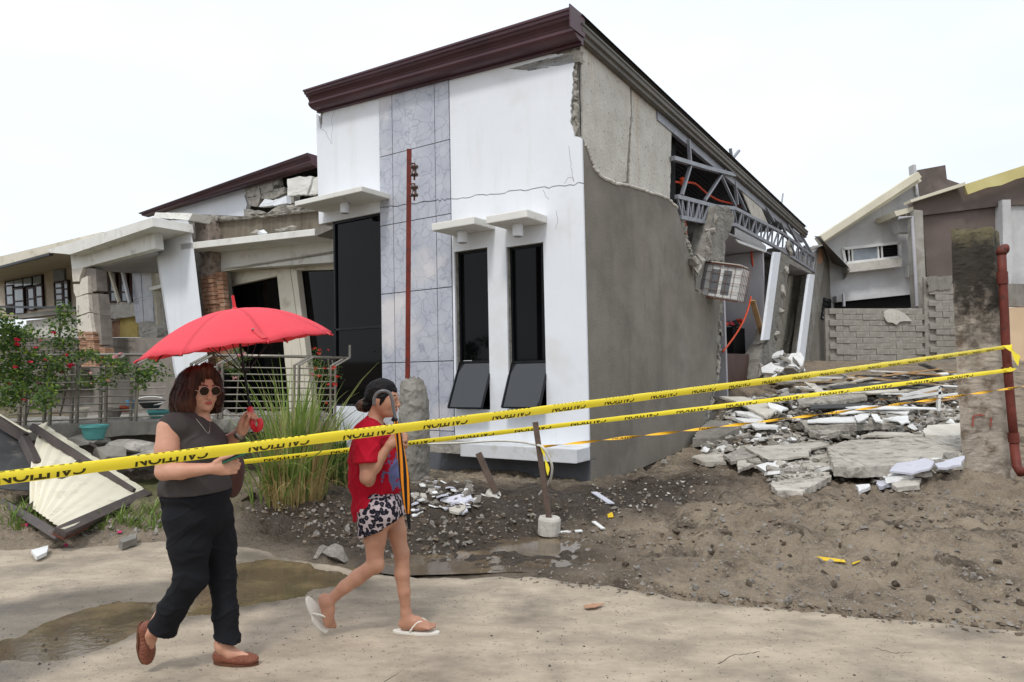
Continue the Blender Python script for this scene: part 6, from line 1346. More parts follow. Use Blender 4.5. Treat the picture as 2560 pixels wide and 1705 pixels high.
# ------------------------------------------------------------------ people: smooth distance fields turned into one continuous surface
class Fld:
    def __init__(s, lo, hi, h):
        s.lo = np.array(lo, np.float32); s.h = h; s.n = [int((hi[i] - lo[i]) / h) + 1 for i in range(3)]
        s.ax = [(lo[i] + h * np.arange(s.n[i])).astype(np.float32) for i in range(3)]; s.d = np.full(s.n, .2, np.float32)
    def win(s, lo, hi):
        sl = []; g = []
        for i in range(3):
            a = max(0, int((lo[i] - s.lo[i]) / s.h)); b = min(s.n[i], int((hi[i] - s.lo[i]) / s.h) + 2); sl.append(slice(a, max(a, b))); sh = [1, 1, 1]; sh[i] = -1; g.append(s.ax[i][sl[i]].reshape(sh))
        return tuple(sl), g
    def put(s, sl, d, k, op):
        o = s.d[sl]
        if op == 's': d = -d; h = np.clip(.5 - .5 * (o - d) / k, 0, 1); s.d[sl] = o + (d - o) * h + k * h * (1 - h)   # smooth max
        else: h = np.clip(.5 + .5 * (o - d) / k, 0, 1); s.d[sl] = o + (d - o) * h - k * h * (1 - h)
    def cap(s, a, b, ra, rb, k=.02, op='u', sq=None):
        a = np.array(a); b = np.array(b); m = max(ra, rb) + k + .02; sl, (X, Y, Z) = s.win(np.minimum(a, b) - m, np.maximum(a, b) + m)
        ba = b - a; L = max(float(ba @ ba), 1e-9)
        px, py, pz = X - a[0], Y - a[1], Z - a[2]; h = np.clip((px * ba[0] + py * ba[1] + pz * ba[2]) / L, 0, 1)
        d = np.sqrt((px - h * ba[0]) ** 2 + (py - h * ba[1]) ** 2 + (pz - h * ba[2]) ** 2) - (ra + (rb - ra) * h); s.put(sl, d, k, op)
    def path(s, pts, rs, k=.02):
        for i in range(len(pts) - 1): s.cap(pts[i], pts[i + 1], rs[i], rs[i + 1], k)
    def ell(s, c, r, R=None, k=.02, op='u'):
        c = np.array(c); m = max(r) + k + .02; sl, (X, Y, Z) = s.win(c - m, c + m); x, y, z = X - c[0], Y - c[1], Z - c[2]
        if R is not None:
            R = np.array(R); x, y, z = (R[0][0] * x + R[1][0] * y + R[2][0] * z, R[0][1] * x + R[1][1] * y + R[2][1] * z, R[0][2] * x + R[1][2] * y + R[2][2] * z)
        k0 = np.sqrt((x / r[0]) ** 2 + (y / r[1]) ** 2 + (z / r[2]) ** 2); k1 = np.sqrt((x / r[0] ** 2) ** 2 + (y / r[1] ** 2) ** 2 + (z / r[2] ** 2) ** 2) + 1e-6
        s.put(sl, k0 * (k0 - 1) / k1, k, op)
    def cut(s, p, n, k=.004, lo=None, hi=None):          # remove the side the normal points to, inside an optional box
        sl, (X, Y, Z) = s.win(lo if lo is not None else s.lo, hi if hi is not None else [s.lo[i] + s.h * s.n[i] for i in range(3)])
        n = np.array(n, float); n /= np.linalg.norm(n); d = (X - p[0]) * n[0] + (Y - p[1]) * n[1] + (Z - p[2]) * n[2]; s.d[sl] = np.maximum(s.d[sl], d)
    def disp(s, fn, band=.035):
        I = np.argwhere(np.abs(s.d) < band); p = s.lo + I * s.h; s.d[I[:, 0], I[:, 1], I[:, 2]] += fn(p[:, 0], p[:, 1], p[:, 2]).astype(np.float32)
    def mesh(s):
        d = s.d; c = [d[i:s.n[0] - 1 + i, j:s.n[1] - 1 + j, k:s.n[2] - 1 + k] for i in (0, 1) for j in (0, 1) for k in (0, 1)]
        neg = sum((x < 0).astype(np.int8) for x in c); act = (neg > 0) & (neg < 8); I = np.argwhere(act); idn = np.full(act.shape, -1, np.int64); idn[act] = np.arange(len(I))
        cv = [x[act] for x in c]; acc = np.zeros((len(I), 3)); cnt = np.zeros(len(I)); co = [np.array((i, j, k), float) for i in (0, 1) for j in (0, 1) for k in (0, 1)]
        for a in range(8):
            for b in range(a + 1, 8):
                if abs(co[a] - co[b]).sum() == 1:
                    m = (cv[a] < 0) != (cv[b] < 0); t = np.where(m, cv[a] / np.where(m, cv[a] - cv[b], 1), 0); acc += (co[a] + t[:, None] * (co[b] - co[a])) * m[:, None]; cnt += m
        v = s.lo + (I + acc / cnt[:, None]) * s.h; F_ = []
        for ax in range(3):
            u, w_ = [(1, 2), (2, 0), (0, 1)][ax]; n0 = [slice(None)] * 3; n1 = [slice(None)] * 3; n0[ax] = slice(0, -1); n1[ax] = slice(1, None)
            A = d[tuple(n0)] < 0; B = d[tuple(n1)] < 0; E = np.argwhere(A != B); E = E[(E[:, u] > 0) & (E[:, w_] > 0) & (E[:, u] < s.n[u] - 1) & (E[:, w_] < s.n[w_] - 1)]
            q = []
            for du, dw in ((1, 1), (0, 1), (0, 0), (1, 0)):
                t = E.copy(); t[:, u] -= du; t[:, w_] -= dw; q.append(idn[t[:, 0], t[:, 1], t[:, 2]])
            q = np.stack(q, 1); fl = ~A[E[:, 0], E[:, 1], E[:, 2]]; q[fl] = q[fl][:, ::-1]; F_.append(q)
        return v, np.concatenate(F_)
def fmesh(name, fld, mats, par, pick=None, sm=1):
    v, f = fld.mesh()
    me = bpy.data.meshes.new(name); me.from_pydata(v.tolist(), [], f.tolist())
    for m in (mats if isinstance(mats, list) else [mats]): me.materials.append(m)
    me.polygons.foreach_set('use_smooth', [True] * len(me.polygons))
    if pick is not None:
        c = v[f].mean(1); me.polygons.foreach_set('material_index', pick(c).astype(np.int32).tolist())
    o = bpy.data.objects.new(name, me); put(o, par)
    if par is not None: o.matrix_parent_inverse = inv(par)
    if sm: mo = o.modifiers.new('smooth', 'SMOOTH'); mo.factor = .5; mo.iterations = sm
    return o
def skinm(name, a, b):
    m = mat(name, a, b, 9, .5, .04, 220, .35); pb = m.node_tree.nodes['Principled BSDF']; pb.inputs['Subsurface Weight'].default_value = .12
    pb.inputs['Subsurface Radius'].default_value = (.012, .005, .003); return m
def bub(a, b): return [a[i] + (b[i] - a[i]) * .5 for i in range(3)]
def head(F_, c, f, up, k=1.0):
    """skull, jaw, cheeks, nose, lips, chin, brow; c is the skull centre, f the way the face looks"""
    c = V(c); f = V(f).normalized(); up = V(up); s = up.cross(f).normalized(); up = f.cross(s).normalized(); R = [[f[i], s[i], up[i]] for i in range(3)]
    q = lambda a, b, d: c + (f * a + s * b + up * d) * k
    e = lambda a, b, d, r, kk=.02, op='u': F_.ell(q(a, b, d), [x * k for x in r], R, kk, op)
    e(-.005, 0, .022, (.094, .076, .092)); e(.028, 0, -.03, (.062, .06, .075), .03); e(.052, 0, -.082, (.034, .034, .026), .03)
    for b in (-1, 1):
        e(.048, .036 * b, -.03, (.03, .026, .03), .025); F_.cap(q(-.02, .06 * b, -.02), q(.035, .03 * b, -.085), .022 * k, .02 * k, .03)
        e(.092, .031 * b, .004, (.016, .018, .011), .012, 's'); e(.078, .031 * b, .003, (.014, .016, .011), .006)          # eye sockets and lids
        F_.cap(q(.084, .012 * b, .02), q(.07, .052 * b, .022), .009 * k, .007 * k, .012)
        e(-.012, .077 * b, -.005, (.018, .008, .028), .008); e(.098, .012 * b, -.034, (.011, .008, .008), .006)
    F_.cap(q(.086, 0, .008), q(.106, 0, -.028), .009 * k, .013 * k, .012); e(.106, 0, -.03, (.011, .012, .010), .008)
    e(.090, 0, -.056, (.014, .022, .006), .006); e(.087, 0, -.066, (.014, .02, .007), .005); e(.080, 0, -.093, (.014, .018, .014), .016)
    return q
def hand(F_, Wr, d, up, side, curl=1.0, n=4, sz=1.0, thumb=None):
    """palm, four curled fingers of different lengths and a thumb leaving the side of the palm; 'side' is the way the fingers close"""
    Wr = V(Wr); d = V(d).normalized(); side = V(side); side = (side - d * side.dot(d)).normalized(); up = V(up); up = (up - d * up.dot(d) - side * up.dot(side)).normalized()
    R = [[d[i], up[i], side[i]] for i in range(3)]
    F_.ell(Wr + d * .045 * sz, (.052 * sz, .038 * sz, .019 * sz), R, .018)
    F_.cap(Wr, Wr + d * .03, .022 * sz, .024 * sz, .02)
    for i in range(n):
        L = (.95, 1.05, 1.0, .8)[i] * sz; z = (.028 - .0187 * i) * sz
        K = Wr + d * (.082 - .004 * abs(i - 1)) * sz + up * z; a1 = .55 * curl; a2 = 1.75 * curl; a3 = 2.75 * curl
        p1 = K + (d * math.cos(a1) + side * math.sin(a1)) * .040 * L; p2 = p1 + (d * math.cos(a2) + side * math.sin(a2)) * .026 * L; p3 = p2 + (d * math.cos(a3) + side * math.sin(a3)) * .02 * L
        F_.cap(Wr + d * .05 * sz + up * z * .8, K, .012 * sz, .0105 * sz, .008)
        F_.path([K, p1, p2, p3], [.0102 * sz, .0092 * sz, .0085 * sz, .0078 * sz], .0035)
    t = thumb or [(.02, .03, .004), (.05, .05, .014), (.083, .05, .022), (.105, .044, .026)]
    F_.path([Wr + d * a * sz + up * b * sz + side * c * sz for a, b, c in t], [.016 * sz, .013 * sz, .011 * sz, .009 * sz], .006)
def rib(p, q, w): pass

# ================================================================== woman under the red umbrella
Y1 = 3.80
def W(u, v, dy=0.0): return P(u, v, Y1 + dy)
q1 = crop(320, 720, .3571); r1 = crop(320, 1180, .3347); e1_ = crop(440, 900, .19139)
def Q(x, y, dy=0): return W(*q1(x, y), dy)
def Rr(x, y, dy=0): return W(*r1(x, y), dy)
def E(x, y, dy=0): return W(*e1_(x, y), dy)
woman = thing('person', 'person in grey sleeveless top and black trousers walking under a red umbrella', 'person', V((W(490, 1640).x, Y1, 0)))
M_skin1 = skinm('skin_fair', (204, 156, 132), (188, 138, 114)); M_lip = mat('lips', (172, 88, 82), None, 4, .45, 0)
B = Fld((-2.15, 3.3, -.02), (-1.25, 4.2, 1.62), .0055)
fdir = V((.78, -.62, -.08)); hc = W(502, 975)
qh = head(B, hc, fdir, (0, 0, 1), .98)
B.cap(W(494, 1062, .0), qh(-.02, 0, -.05), .056, .052, .03)
B.ell(W(482, 1110), (.13, .165, .15), None, .05); B.ell(W(486, 1195), (.145, .155, .13), None, .06); B.ell(W(484, 1265), (.15, .165, .12), None, .05)
B.cap(W(458, 1074, -.13), W(470, 1070, .13), .042, .042, .04)
# near (right) arm with the phone
shR, elR, wrR = Q(292, 985, -.165), Q(254, 1285, -.235), Q(590, 1262, -.255)
B.path([shR, shR.lerp(elR, .5) + V((.0, 0, 0)), elR], [.062, .056, .043], .02)
B.path([elR, elR.lerp(wrR, .35) + V((0, 0, -.004)), wrR], [.043, .041, .025], .012)
hand(B, wrR + V((.005, 0, 0)), (1, .12, .05), (0, 0, 1), (.1, 1, 0), 1.0, thumb=[(.015, .028, -.006), (.045, .046, -.006), (.085, .054, .004), (.112, .05, .010)])
# far (left) arm holding the umbrella
shL, elL, wrL = W(500, 1080, .17), W(545, 1128, .22), E(855, 925, .10)
B.path([shL, elL], [.062, .046], .03); B.path([elL, elL.lerp(wrL, .4), wrL], [.046, .044, .027], .02)
hax = (E(955, 620, .08) - E(1010, 850, .08)).normalized()
hand(B, wrL, V((.42, -.05, .9)), V((-.9, -.3, .42)), V((.75, -.62, -.2)), .9, thumb=[(.02, .0, .02), (.05, .012, .03), (.085, .018, .036), (.105, .01, .042)])
# legs inside the trousers, ankles and feet
hipR, hipL = Rr(440, 260, -.08), Rr(600, 260, .08)
kR, aR = Rr(450, 790, -.10), Rr(178, 1190, -.09); kL, aL = Rr(700, 760, .06), Rr(705, 1290, .03)
B.path([hipR, kR, aR], [.085, .055, .036], .03); B.path([hipL, kL, aL], [.085, .055, .036], .03)
hR, tR = Rr(125, 1150, -.09), Rr(155, 1425, -.06); B.path([aR, hR.lerp(tR, .35) + V((.022, 0, 0)), hR.lerp(tR, .8) + V((.012, 0, 0))], [.036, .028, .012], .02); B.cap(aR, hR + V((.03, 0, -.02)), .033, .024, .02)
hL, tL = Rr(665, 1372, .03), Rr(945, 1372, .01); B.path([aL, hL.lerp(tL, .38) + V((0, 0, .014)), hL.lerp(tL, .8)], [.036, .029, .012], .02); B.cap(aL, hL + V((.03, 0, .02)), .033, .024, .02)
lipc = qh(.1, 0, -.061)
fmesh('body', B, [M_skin1, M_lip], woman, lambda c: (np.linalg.norm((c - np.array(lipc)) / np.array([.024, .024, .0095]), axis=1) < 1).astype(int))
# sleeveless top
S_ = Fld((-2.12, 3.35, .80), (-1.28, 4.2, 1.45), .0055)
S_.ell(W(480, 1108, 0), (.150, .18, .15), None, .04); S_.ell(W(505, 1115, -.06), (.125, .10, .085), None, .05); S_.ell(W(520, 1115, .07), (.10, .10, .085), None, .05)
S_.ell(W(490, 1190), (.162, .19, .15), None, .05); S_.ell(W(490, 1222), (.175, .2, .10), None, .04); S_.cap(W(455, 1068, -.15), W(478, 1066, .15), .055, .055, .04); S_.cap(W(490, 1068, -.09), W(494, 1066, .09), .06, .06, .03)
S_.cap(W(432, 1066, -.15), W(462, 1058, -.08), .072, .064, .03)
S_.disp(lambda x, y, z: .003 * fbm(x * 9, y * 9, z * 18, o=3, s=3) - .007 * np.clip(1 - np.abs(vn(x * 6 + z * 8, y * 5, z * 9 - x * 4, s=2)) * 5, 0, 1))
S_.cut(W(488, 1228), V((.055, 0, -1)))                                                   # hem
S_.ell(W(499, 1038, -.005), (.078, .078, .05), None, .004, 's')                          # neckline
S_.cap(shR + V((-.06, -.12, -.012)), shR + V((-.005, -.12, -.3)), .094, .110, .006, 's')   # armhole
M_top = mat('charcoal_jersey', (74, 71, 70), (62, 59, 58), 3, .9, .15, 180, .15)
fmesh('sleeveless_top', S_, M_top, woman)
# trousers
T = Fld((-2.15, 3.3, .03), (-1.3, 4.2, 1.0), .0055)
T.ell(W(489, 1235), (.172, .19, .09), None, .03); T.ell(W(493, 1285), (.164, .19, .15), None, .03)
T.path([Rr(440, 330, -.07), Rr(458, 560, -.09), Rr(468, 800, -.10), Rr(335, 1020, -.10), Rr(245, 1185, -.09), Rr(190, 1290, -.09)], [.108, .096, .076, .066, .066, .066], .03)
T.path([Rr(640, 330, .07), Rr(690, 560, .07), Rr(705, 800, .06), Rr(728, 1050, .04), Rr(745, 1275, .03), Rr(752, 1400, .03)], [.100, .080, .066, .060, .059, .059], .03)
T.disp(lambda x, y, z: .003 * fbm(x * 7, y * 7, z * 5, o=3, s=13) - .006 * np.clip(1 - np.abs(vn(x * 7 + z * 9, y * 6, z * 5 - x * 4, s=7)) * 6, 0, 1) - .004 * np.clip(1 - np.abs(vn(x * 10 - z * 12, y * 8, z * 7, s=31)) * 6, 0, 1))
T.cut(W(488, 1218), V((-.055, 0, 1)))
dR = (Rr(240, 1185, 0) - Rr(350, 1000, 0)); hm = Rr(245, 1182, -.09)
T.cut(hm, dR, lo=hm - V((.22, .2, .2)), hi=hm + V((.2, .16, .12)))
hm2 = Rr(745, 1252, .03); T.cut(hm2, V((-.25, 0, -1)), lo=hm2 - V((.16, .2, .25)), hi=hm2 + V((.2, .2, .12)))
M_trs = mat('black_cotton', (26, 27, 32), (19, 20, 24), 3, .85, .2, 160, .2)
fmesh('trousers', T, M_trs, woman)
# hair: a bob with strands
Hh = Fld((-1.95, 3.5, 1.2), (-1.35, 4.05, 1.66), .005)
Hh.ell(hc + V((-.022, .022, .022)), (.112, .115, .108), None, .03)
for u, v, dy, r0 in ((456, 998, -.02, .062), (453, 1014, .03, .060), (466, 1008, -.075, .052), (465, 1022, .08, .055), (500, 1012, .11, .05), (535, 1005, .085, .04)): Hh.ell(W(u, v, dy), (r0, r0, .075), None, .03)
Hh.cap(W(512, 925, -.05), W(545, 985, .0), .035, .022, .02); Hh.cap(W(545, 985, .02), W(546, 1026, .05), .024, .016, .02)
Hh.cap(W(496, 930, -.07), W(474, 1000, -.09), .03, .022, .02); Hh.cap(W(474, 1000, -.09), W(478, 1034, -.075), .022, .014, .02)
Hh.cap(qh(.055, -.005, -.13), qh(.13, .0, .045), .055, .060, .012, 's'); Hh.ell(qh(.13, 0, -.04), (.055, .055, .11), None, .01, 's')
def strands(x, y, z):
    a = np.arctan2(y - hc.y, x - hc.x); return .006 * vn(a * 16, z * 3, s=4) + .0045 * vn(a * 38, z * 5, s=9) + .004 * fbm(x * 14, y * 14, z * 6, o=2, s=5)
Hh.disp(strands); Hh.cut(W(490, 1040), V((.12, 0, -1)))
def hairm(name, a, b, hi):
    m = mat(name, a, b, 26, .42, .5, 70, .5, stretch=(1, 1, .06)); return m
M_hair1 = mat('reddish_brown_hair', (70, 40, 30), (40, 22, 18), 30, .55, .6, 60, .3, stretch=(1, 1, .05), stain=(112, 66, 44), sscale=5, sth=(.52, .8))
fmesh('hair', Hh, M_hair1, woman, sm=1)
def strands_on(Fl, c, par, m, n, z0, z1, seed, wd=.0016, ok=None):
    rr = random.Random(seed); mb = MB()
    def surf(a, ph):
        d = V((math.cos(a) * math.cos(ph), math.sin(a) * math.cos(ph), math.sin(ph)))
        for t in np.arange(.24, .03, -.004):
            p = c + d * float(t); I = [int((p[i] - Fl.lo[i]) / Fl.h) for i in range(3)]
            if all(0 <= I[i] < Fl.n[i] for i in range(3)) and Fl.d[I[0], I[1], I[2]] < .002: return p + d * rr.uniform(.001, .005)
        return None
    for i in range(n):
        a = rr.uniform(0, 6.283); b = rr.gauss(0, .18); ph0 = rr.uniform(.3, 1.4); ph1 = rr.uniform(-.9, -.2); pts = []
        for k in range(11):
            t = k / 10; p = surf(a + b * t, ph0 + (ph1 - ph0) * t)
            if p is None: break
            if pts and (p - pts[-1]).length > .06: break
            pts.append(p)
        if len(pts) < 4: continue
        vs = []
        for k, p in enumerate(pts):
            tg = (pts[min(k + 1, len(pts) - 1)] - pts[max(k - 1, 0)]).normalized(); sd = tg.cross((p - c).normalized()).normalized() * wd * (1 - (k / len(pts)) ** 3); vs += [p - sd, p + sd]
        mb.add(vs, [(2 * k, 2 * k + 1, 2 * k + 3, 2 * k + 2) for k in range(len(pts) - 1)])
    return tag(mb.build('hair_strands', m, par, world=True), kind='stuff')
strands_on(Hh, hc + V((-.02, .02, .0)), woman, M_hair1, 700, 0, 0, 4)
# sunglasses
gl_ = MB(); M_lens = mat('dark_lens', (34, 22, 24), (40, 26, 28), 3, .15, 0, spec=.25); M_wire = mat('clear_pink_frame', (196, 160, 150), None, 3, .3, 0, spec=.5)
fdn = fdir.normalized(); sdn = V((0, 0, 1)).cross(fdn).normalized(); upn = fdn.cross(sdn)
sg = None
for b in (-1, 1):
    c = qh(.098, .032 * b, .004); Rm = Matrix((sdn, upn, fdn)).transposed()
    ring = [c + sdn * math.cos(a) * .0265 + upn * math.sin(a) * .024 - fdn * abs(math.cos(a)) * .002 for a in np.linspace(0, 2 * math.pi, 25)]
    mb = MB(); mb.tube(ring, .0022, 6, cap=False); fr_ = mb.build('glasses_frame', M_wire, woman, world=True, smooth=True)
    MB().loft([[c + (sdn * math.cos(a) * .0255 + upn * math.sin(a) * .023) + fdn * z for a in np.linspace(0, 2 * math.pi, 24, endpoint=False)] for z in (-.001, .0015)]).build('lens', M_lens, fr_)
    MB().tube([c + sdn * b * .027, qh(.04, .082 * b, .01), qh(-.01, .084 * b, .008)], .002, 6).build('glasses_temple', M_wire, woman, world=True)
MB().tube([qh(.1, -.006, .008), qh(.104, 0, .011), qh(.1, .006, .008)], .002, 6).build('glasses_bridge', M_wire, woman, world=True)
for b in (-1, 1): MB().tube([qh(.094, .012 * b, .030), qh(.09, .035 * b, .037), qh(.074, .055 * b, .032)], [.003, .0032, .0015], 6).build('eyebrow', M_hair1, woman, world=True)
MB().tube(cr([E(265, 770, -.20), E(330, 850, -.22), E(420, 960, -.22), E(440, 900, -.20), E(440, 800, -.1)], 5), .0018, 5).build('necklace', M_ss, woman, world=True)
wc = wrL - (V((.42, -.05, .9)).normalized()) * .02
MB().lathe([(.031, -.012), (.033, 0), (.031, .012)], wc, 20, (wrL - elL).normalized().to_track_quat('Z', 'Y').to_matrix()).build('wristwatch', M_ss, woman, world=True, smooth=True)
# loafers
M_shoe = mat('tan_woven_leather', (138, 82, 60), (110, 62, 46), 14, .5, .6, 90, .4, stretch=(1, 1, 1)); M_sole = mat('shoe_sole', (96, 62, 44), None, 4, .8, .1)
def shoe(hp, tp, up, name, w=.043, open_=True):
    lo = [min(hp[i], tp[i]) - .1 for i in range(3)]; hi = [max(hp[i], tp[i]) + .1 for i in range(3)]; f = Fld(lo, hi, .004)
    hp, tp = V(hp), V(tp); d = (tp - hp).normalized(); up = V(up); up = (up - d * up.dot(d)).normalized(); sd = d.cross(up); L = (tp - hp).length; R = [[d[i], sd[i], up[i]] for i in range(3)]
    f.ell(hp + d * .03 + up * .026, (.042, .037, .04), R, .02); f.ell(hp + d * L * .5 + up * .014, (.075, .038, .03), R, .025); f.ell(hp + d * (L - .055) + up * .012, (.062, .045, .027), R, .025)
    f.ell(hp + d * .085 + up * .052, (.055, .030, .036), R, .008, 's')
    f.disp(lambda x, y, z: .0016 * np.sin(((x - hp.x) * d.x + (y - hp.y) * d.y + (z - hp.z) * d.z) * 620) * (((x - hp.x) * d.x + (y - hp.y) * d.y + (z - hp.z) * d.z) > L * .5))
    f.cut(hp - up * .012, -up)
    o = fmesh(name, f, M_shoe, woman)
    ring = lambda k, z: [hp + d * (L * .5 + math.cos(a) * (L * .5 + .008) * k) + sd * math.sin(a) * .043 * k * (1 if math.cos(a) > 0 else .86) + up * z for a in np.linspace(0, 2 * math.pi, 28, endpoint=False)]
    MB().loft([ring(1, -.015), ring(1.0, -.003)]).build('sole', M_sole, o)
hL = Rr(650, 1385, .035); hL.z = .018; tL = Rr(965, 1385, .02); tL.z = .018
shoe(hL, tL, (0, 0, 1), 'shoe')
shoe(Rr(108, 1130, -.09), Rr(140, 1425, -.07), (1, -.25, .05), 'shoe')
# brown shoulder bag on the far hip
bag = tag(None or Fld((-1.7, 3.8, .7), (-1.35, 4.15, 1.2), .008), None) if False else None
bf = Fld((-1.78, 3.75, .68), (-1.35, 4.2, 1.16), .007)
bf.ell(W(583, 1190, .16), (.05, .09, .12), None, .02); bf.ell(W(584, 1165, .16), (.045, .085, .08), None, .03)
bo = fmesh('shoulder_bag', bf, mat('dark_brown_leather', (78, 44, 38), (58, 32, 28), 6, .5, .2, 60, .4), None)
tag(bo, 'dark brown leather bag hanging at the far hip of the umbrella holder', 'bag')
# phone in a green case
ph = thing('mobile_phone', 'phone in a green case held low in the near hand', 'phone', wrR + V((.12, 0, .05)))
d_ = V((.86, .10, .36)).normalized(); u_ = V((-.30, -.25, .86)); u_ = (u_ - d_ * u_.dot(d_)).normalized(); s_ = d_.cross(u_); Rm = Matrix((d_, s_, u_)).transposed(); pc = wrR + V((.118, .012, .062))
MB().box(pc, (.145, .072, .009), Rm).build('case', mat('green_case', (38, 110, 84), (30, 92, 70), 4, .45, 0), ph, world=True, bevel=.004)
MB().box(pc + u_ * .0055, (.138, .066, .002), Rm).build('screen', M_black, ph, world=True)

# ------------------------------------------------------------------ red umbrella
umb = thing('umbrella', 'open red umbrella with a red hook handle', 'umbrella', E(1000, 850, .08))
M_umb = mat('red_umbrella_cloth', (244, 98, 110), (240, 90, 102), 3, .65, .08, 120, .25)
nn = M_umb.node_tree; pb = nn.nodes['Principled BSDF']; tr = nn.nodes.new('ShaderNodeBsdfTranslucent'); tr.inputs[0].default_value = (*s2l((248, 96, 104)), 1)
mxs = nn.nodes.new('ShaderNodeMixShader'); mxs.inputs[0].default_value = .35; nn.links.new(pb.outputs[0], mxs.inputs[1]); nn.links.new(tr.outputs[0], mxs.inputs[2]); nn.links.new(mxs.outputs[0], nn.nodes['Material Output'].inputs[0])
M_redp = mat('red_plastic', (206, 34, 48), (196, 30, 44), 3, .35, 0, spec=.5)
apex = Q(748, 148, .02); ax_ = V((-.146, -.075, .985)).normalized()
ua = V((1, 0, 0)); ua = (ua - ax_ * ua.dot(ax_)).normalized(); ub = ax_.cross(ua); Rr_ = .512; Hc = .195
def cano(ang, r, sag=0.0):
    z = -Hc * (r ** 2.0) * (1 - .0 * sag) - .012 * r + .018 * sag * r * (1 - r) * 2 ; rr = Rr_ * r * (1 - .06 * sag * r * r) ; zz = z + .012 * sag * r ** 4
    return apex + ua * math.cos(ang) * rr + ub * math.sin(ang) * rr + ax_ * zz
a00 = math.radians(170)
for k in range(8):
    mb = MB(); vs = []; fs = []; NA, NR = 10, 12
    for j in range(NR + 1):
        for i in range(NA + 1):
            t = i / NA; sag = math.sin(math.pi * t); r = j / NR
            p = cano(a00 + (k + t) * math.pi / 4, r, sag); w_ = .004 * math.sin(t * 19 + k) * r ** 3 * sag; vs.append(p + ax_ * w_)
    for j in range(NR):
        for i in range(NA): b_ = j * (NA + 1) + i; fs.append((b_, b_ + NA + 1, b_ + NA + 2, b_ + 1))
    mb.add(vs, fs); o = mb.build('canopy_panel', M_umb, umb, world=True, smooth=True); o.modifiers.new('t', 'SOLIDIFY').thickness = .002
    pts = [cano(a00 + k * math.pi / 4, r / 8) - ax_ * .006 for r in range(9)]
    rb_ = MB().tube(pts, .0028, 5).build('rib', M_alum, umb, world=True)
    e_ = cano(a00 + k * math.pi / 4, 1.0); MB().tube([e_ - (e_ - pts[-2]).normalized() * .012, e_ + (e_ - pts[-2]).normalized() * .012], .005, 8).build('rib_tip', M_redp, umb, world=True)
    MB().tube([cano(a00 + k * math.pi / 4, .55) - ax_ * .008, apex - ax_ * .36], .0025, 5).build('stretcher', M_alum, umb, world=True)
MB().tube([apex - ax_ * .005, apex + ax_ * .075], [.009, .007], 10).build('ferrule', M_redp, umb, world=True)
MB().lathe([(.02, -.008), (.016, .004), (.008, .012)], apex, 14, ax_.to_track_quat('Z', 'Y').to_matrix()).build('cap', M_redp, umb, world=True)
hb = E(962, 600, .08); MB().tube([apex, hb], .0065, 10).build('shaft', M_alum, umb, world=True)
hk = [E(960, 612, .08), E(985, 720, .08), E(1000, 820, .08), E(1015, 880, .07), E(1050, 912, .06), E(1090, 890, .05), E(1105, 830, .05), E(1085, 765, .05)]
MB().tube(cr(hk, 6), .0155, 12).build('handle', M_redp, umb, world=True, smooth=True)
st = [cano(math.radians(300), .84) + ax_ * .006, None, cano(math.radians(304), .97) + ax_ * .006]
mb = MB(); mb.prism([st[0] + ua * -.010, st[0] + ua * .010, st[2] + ua * .018, st[2] - ua * .012], ax_ * .003); mb.build('strap', M_redp, umb, world=True)
MB().lathe([(.007, 0), (.007, .004), (.004, .007)], st[0] + ax_ * .004, 10, ax_.to_track_quat('Z', 'Y').to_matrix()).build('snap_button', M_ss, umb, world=True)

# ================================================================== woman in the red shirt
Y2 = 4.25
q2 = crop(750, 920, .24235); w2 = crop(740, 1250, .2551)
def Z2(x, y, dy=0): return P(*q2(x, y), Y2 + dy)
def U2(x, y, dy=0): return P(*w2(x, y), Y2 + dy)
girl = thing('person', 'person in red shirt, leopard print shorts and white flip flops walking with folded umbrella', 'person', V((U2(900, 1260).x, Y2, 0)))
M_skin2 = skinm('skin_tan', (182, 136, 112), (164, 119, 96))
B = Fld((-1.25, 3.8, -.02), (-.45, 4.75, 1.58), .0055)
f2d = V((.97, -.18, -.10)); hc2 = Z2(862, 318, 0)
qg = head(B, hc2, f2d, (.08, 0, 1), .93)
B.cap(Z2(748, 590, 0), qg(-.025, 0, -.045), .048, .046, .03)
B.ell(Z2(740, 780), (.095, .145, .14), None, .05); B.ell(Z2(750, 1080), (.09, .125, .14), None, .06); B.ell(U2(820, 120), (.105, .15, .11), None, .05)
B.cap(Z2(715, 650, -.12), Z2(735, 640, .12), .045, .045, .04)
sh2, el2, wr2 = Z2(690, 700, -.15), Z2(690, 1130, -.20), Z2(925, 790, -.19)
B.path([sh2, sh2.lerp(el2, .5), el2], [.052, .045, .037], .03); B.path([el2, el2.lerp(wr2, .35), wr2], [.037, .036, .022], .02)
hand(B, wr2, V((.8, .1, .5)), V((-.45, -.1, .8)), V((.35, .9, -.3)), .95, sz=.9)
B.path([Z2(750, 690, .15), Z2(800, 1000, .2), Z2(985, 830, .08)], [.05, .036, .024], .03)
hand(B, Z2(985, 830, .06), V((.5, -.5, .5)), V((-.4, 0, .8)), V((.5, -.8, -.1)), .9, sz=.9)
hpR, hpL = U2(790, 160, -.07), U2(930, 140, .07); kn2, an2 = U2(772, 620, -.05), U2(300, 1010, -.04); kl2, al2 = U2(1030, 520, .05), U2(1078, 1110, .04)
B.path([hpR, U2(775, 380, -.06), kn2], [.080, .062, .047], .02); B.path([kn2 + V((.012, -.01, 0)), U2(600, 760, -.045), U2(480, 850, -.045), an2], [.045, .045, .038, .028], .015)
B.path([hpL, U2(985, 300, .06), kl2], [.075, .057, .044], .02); B.path([kl2 + V((.006, 0, 0)), U2(1040, 720, .045), U2(1060, 900, .04), al2], [.042, .045, .036, .028], .015)
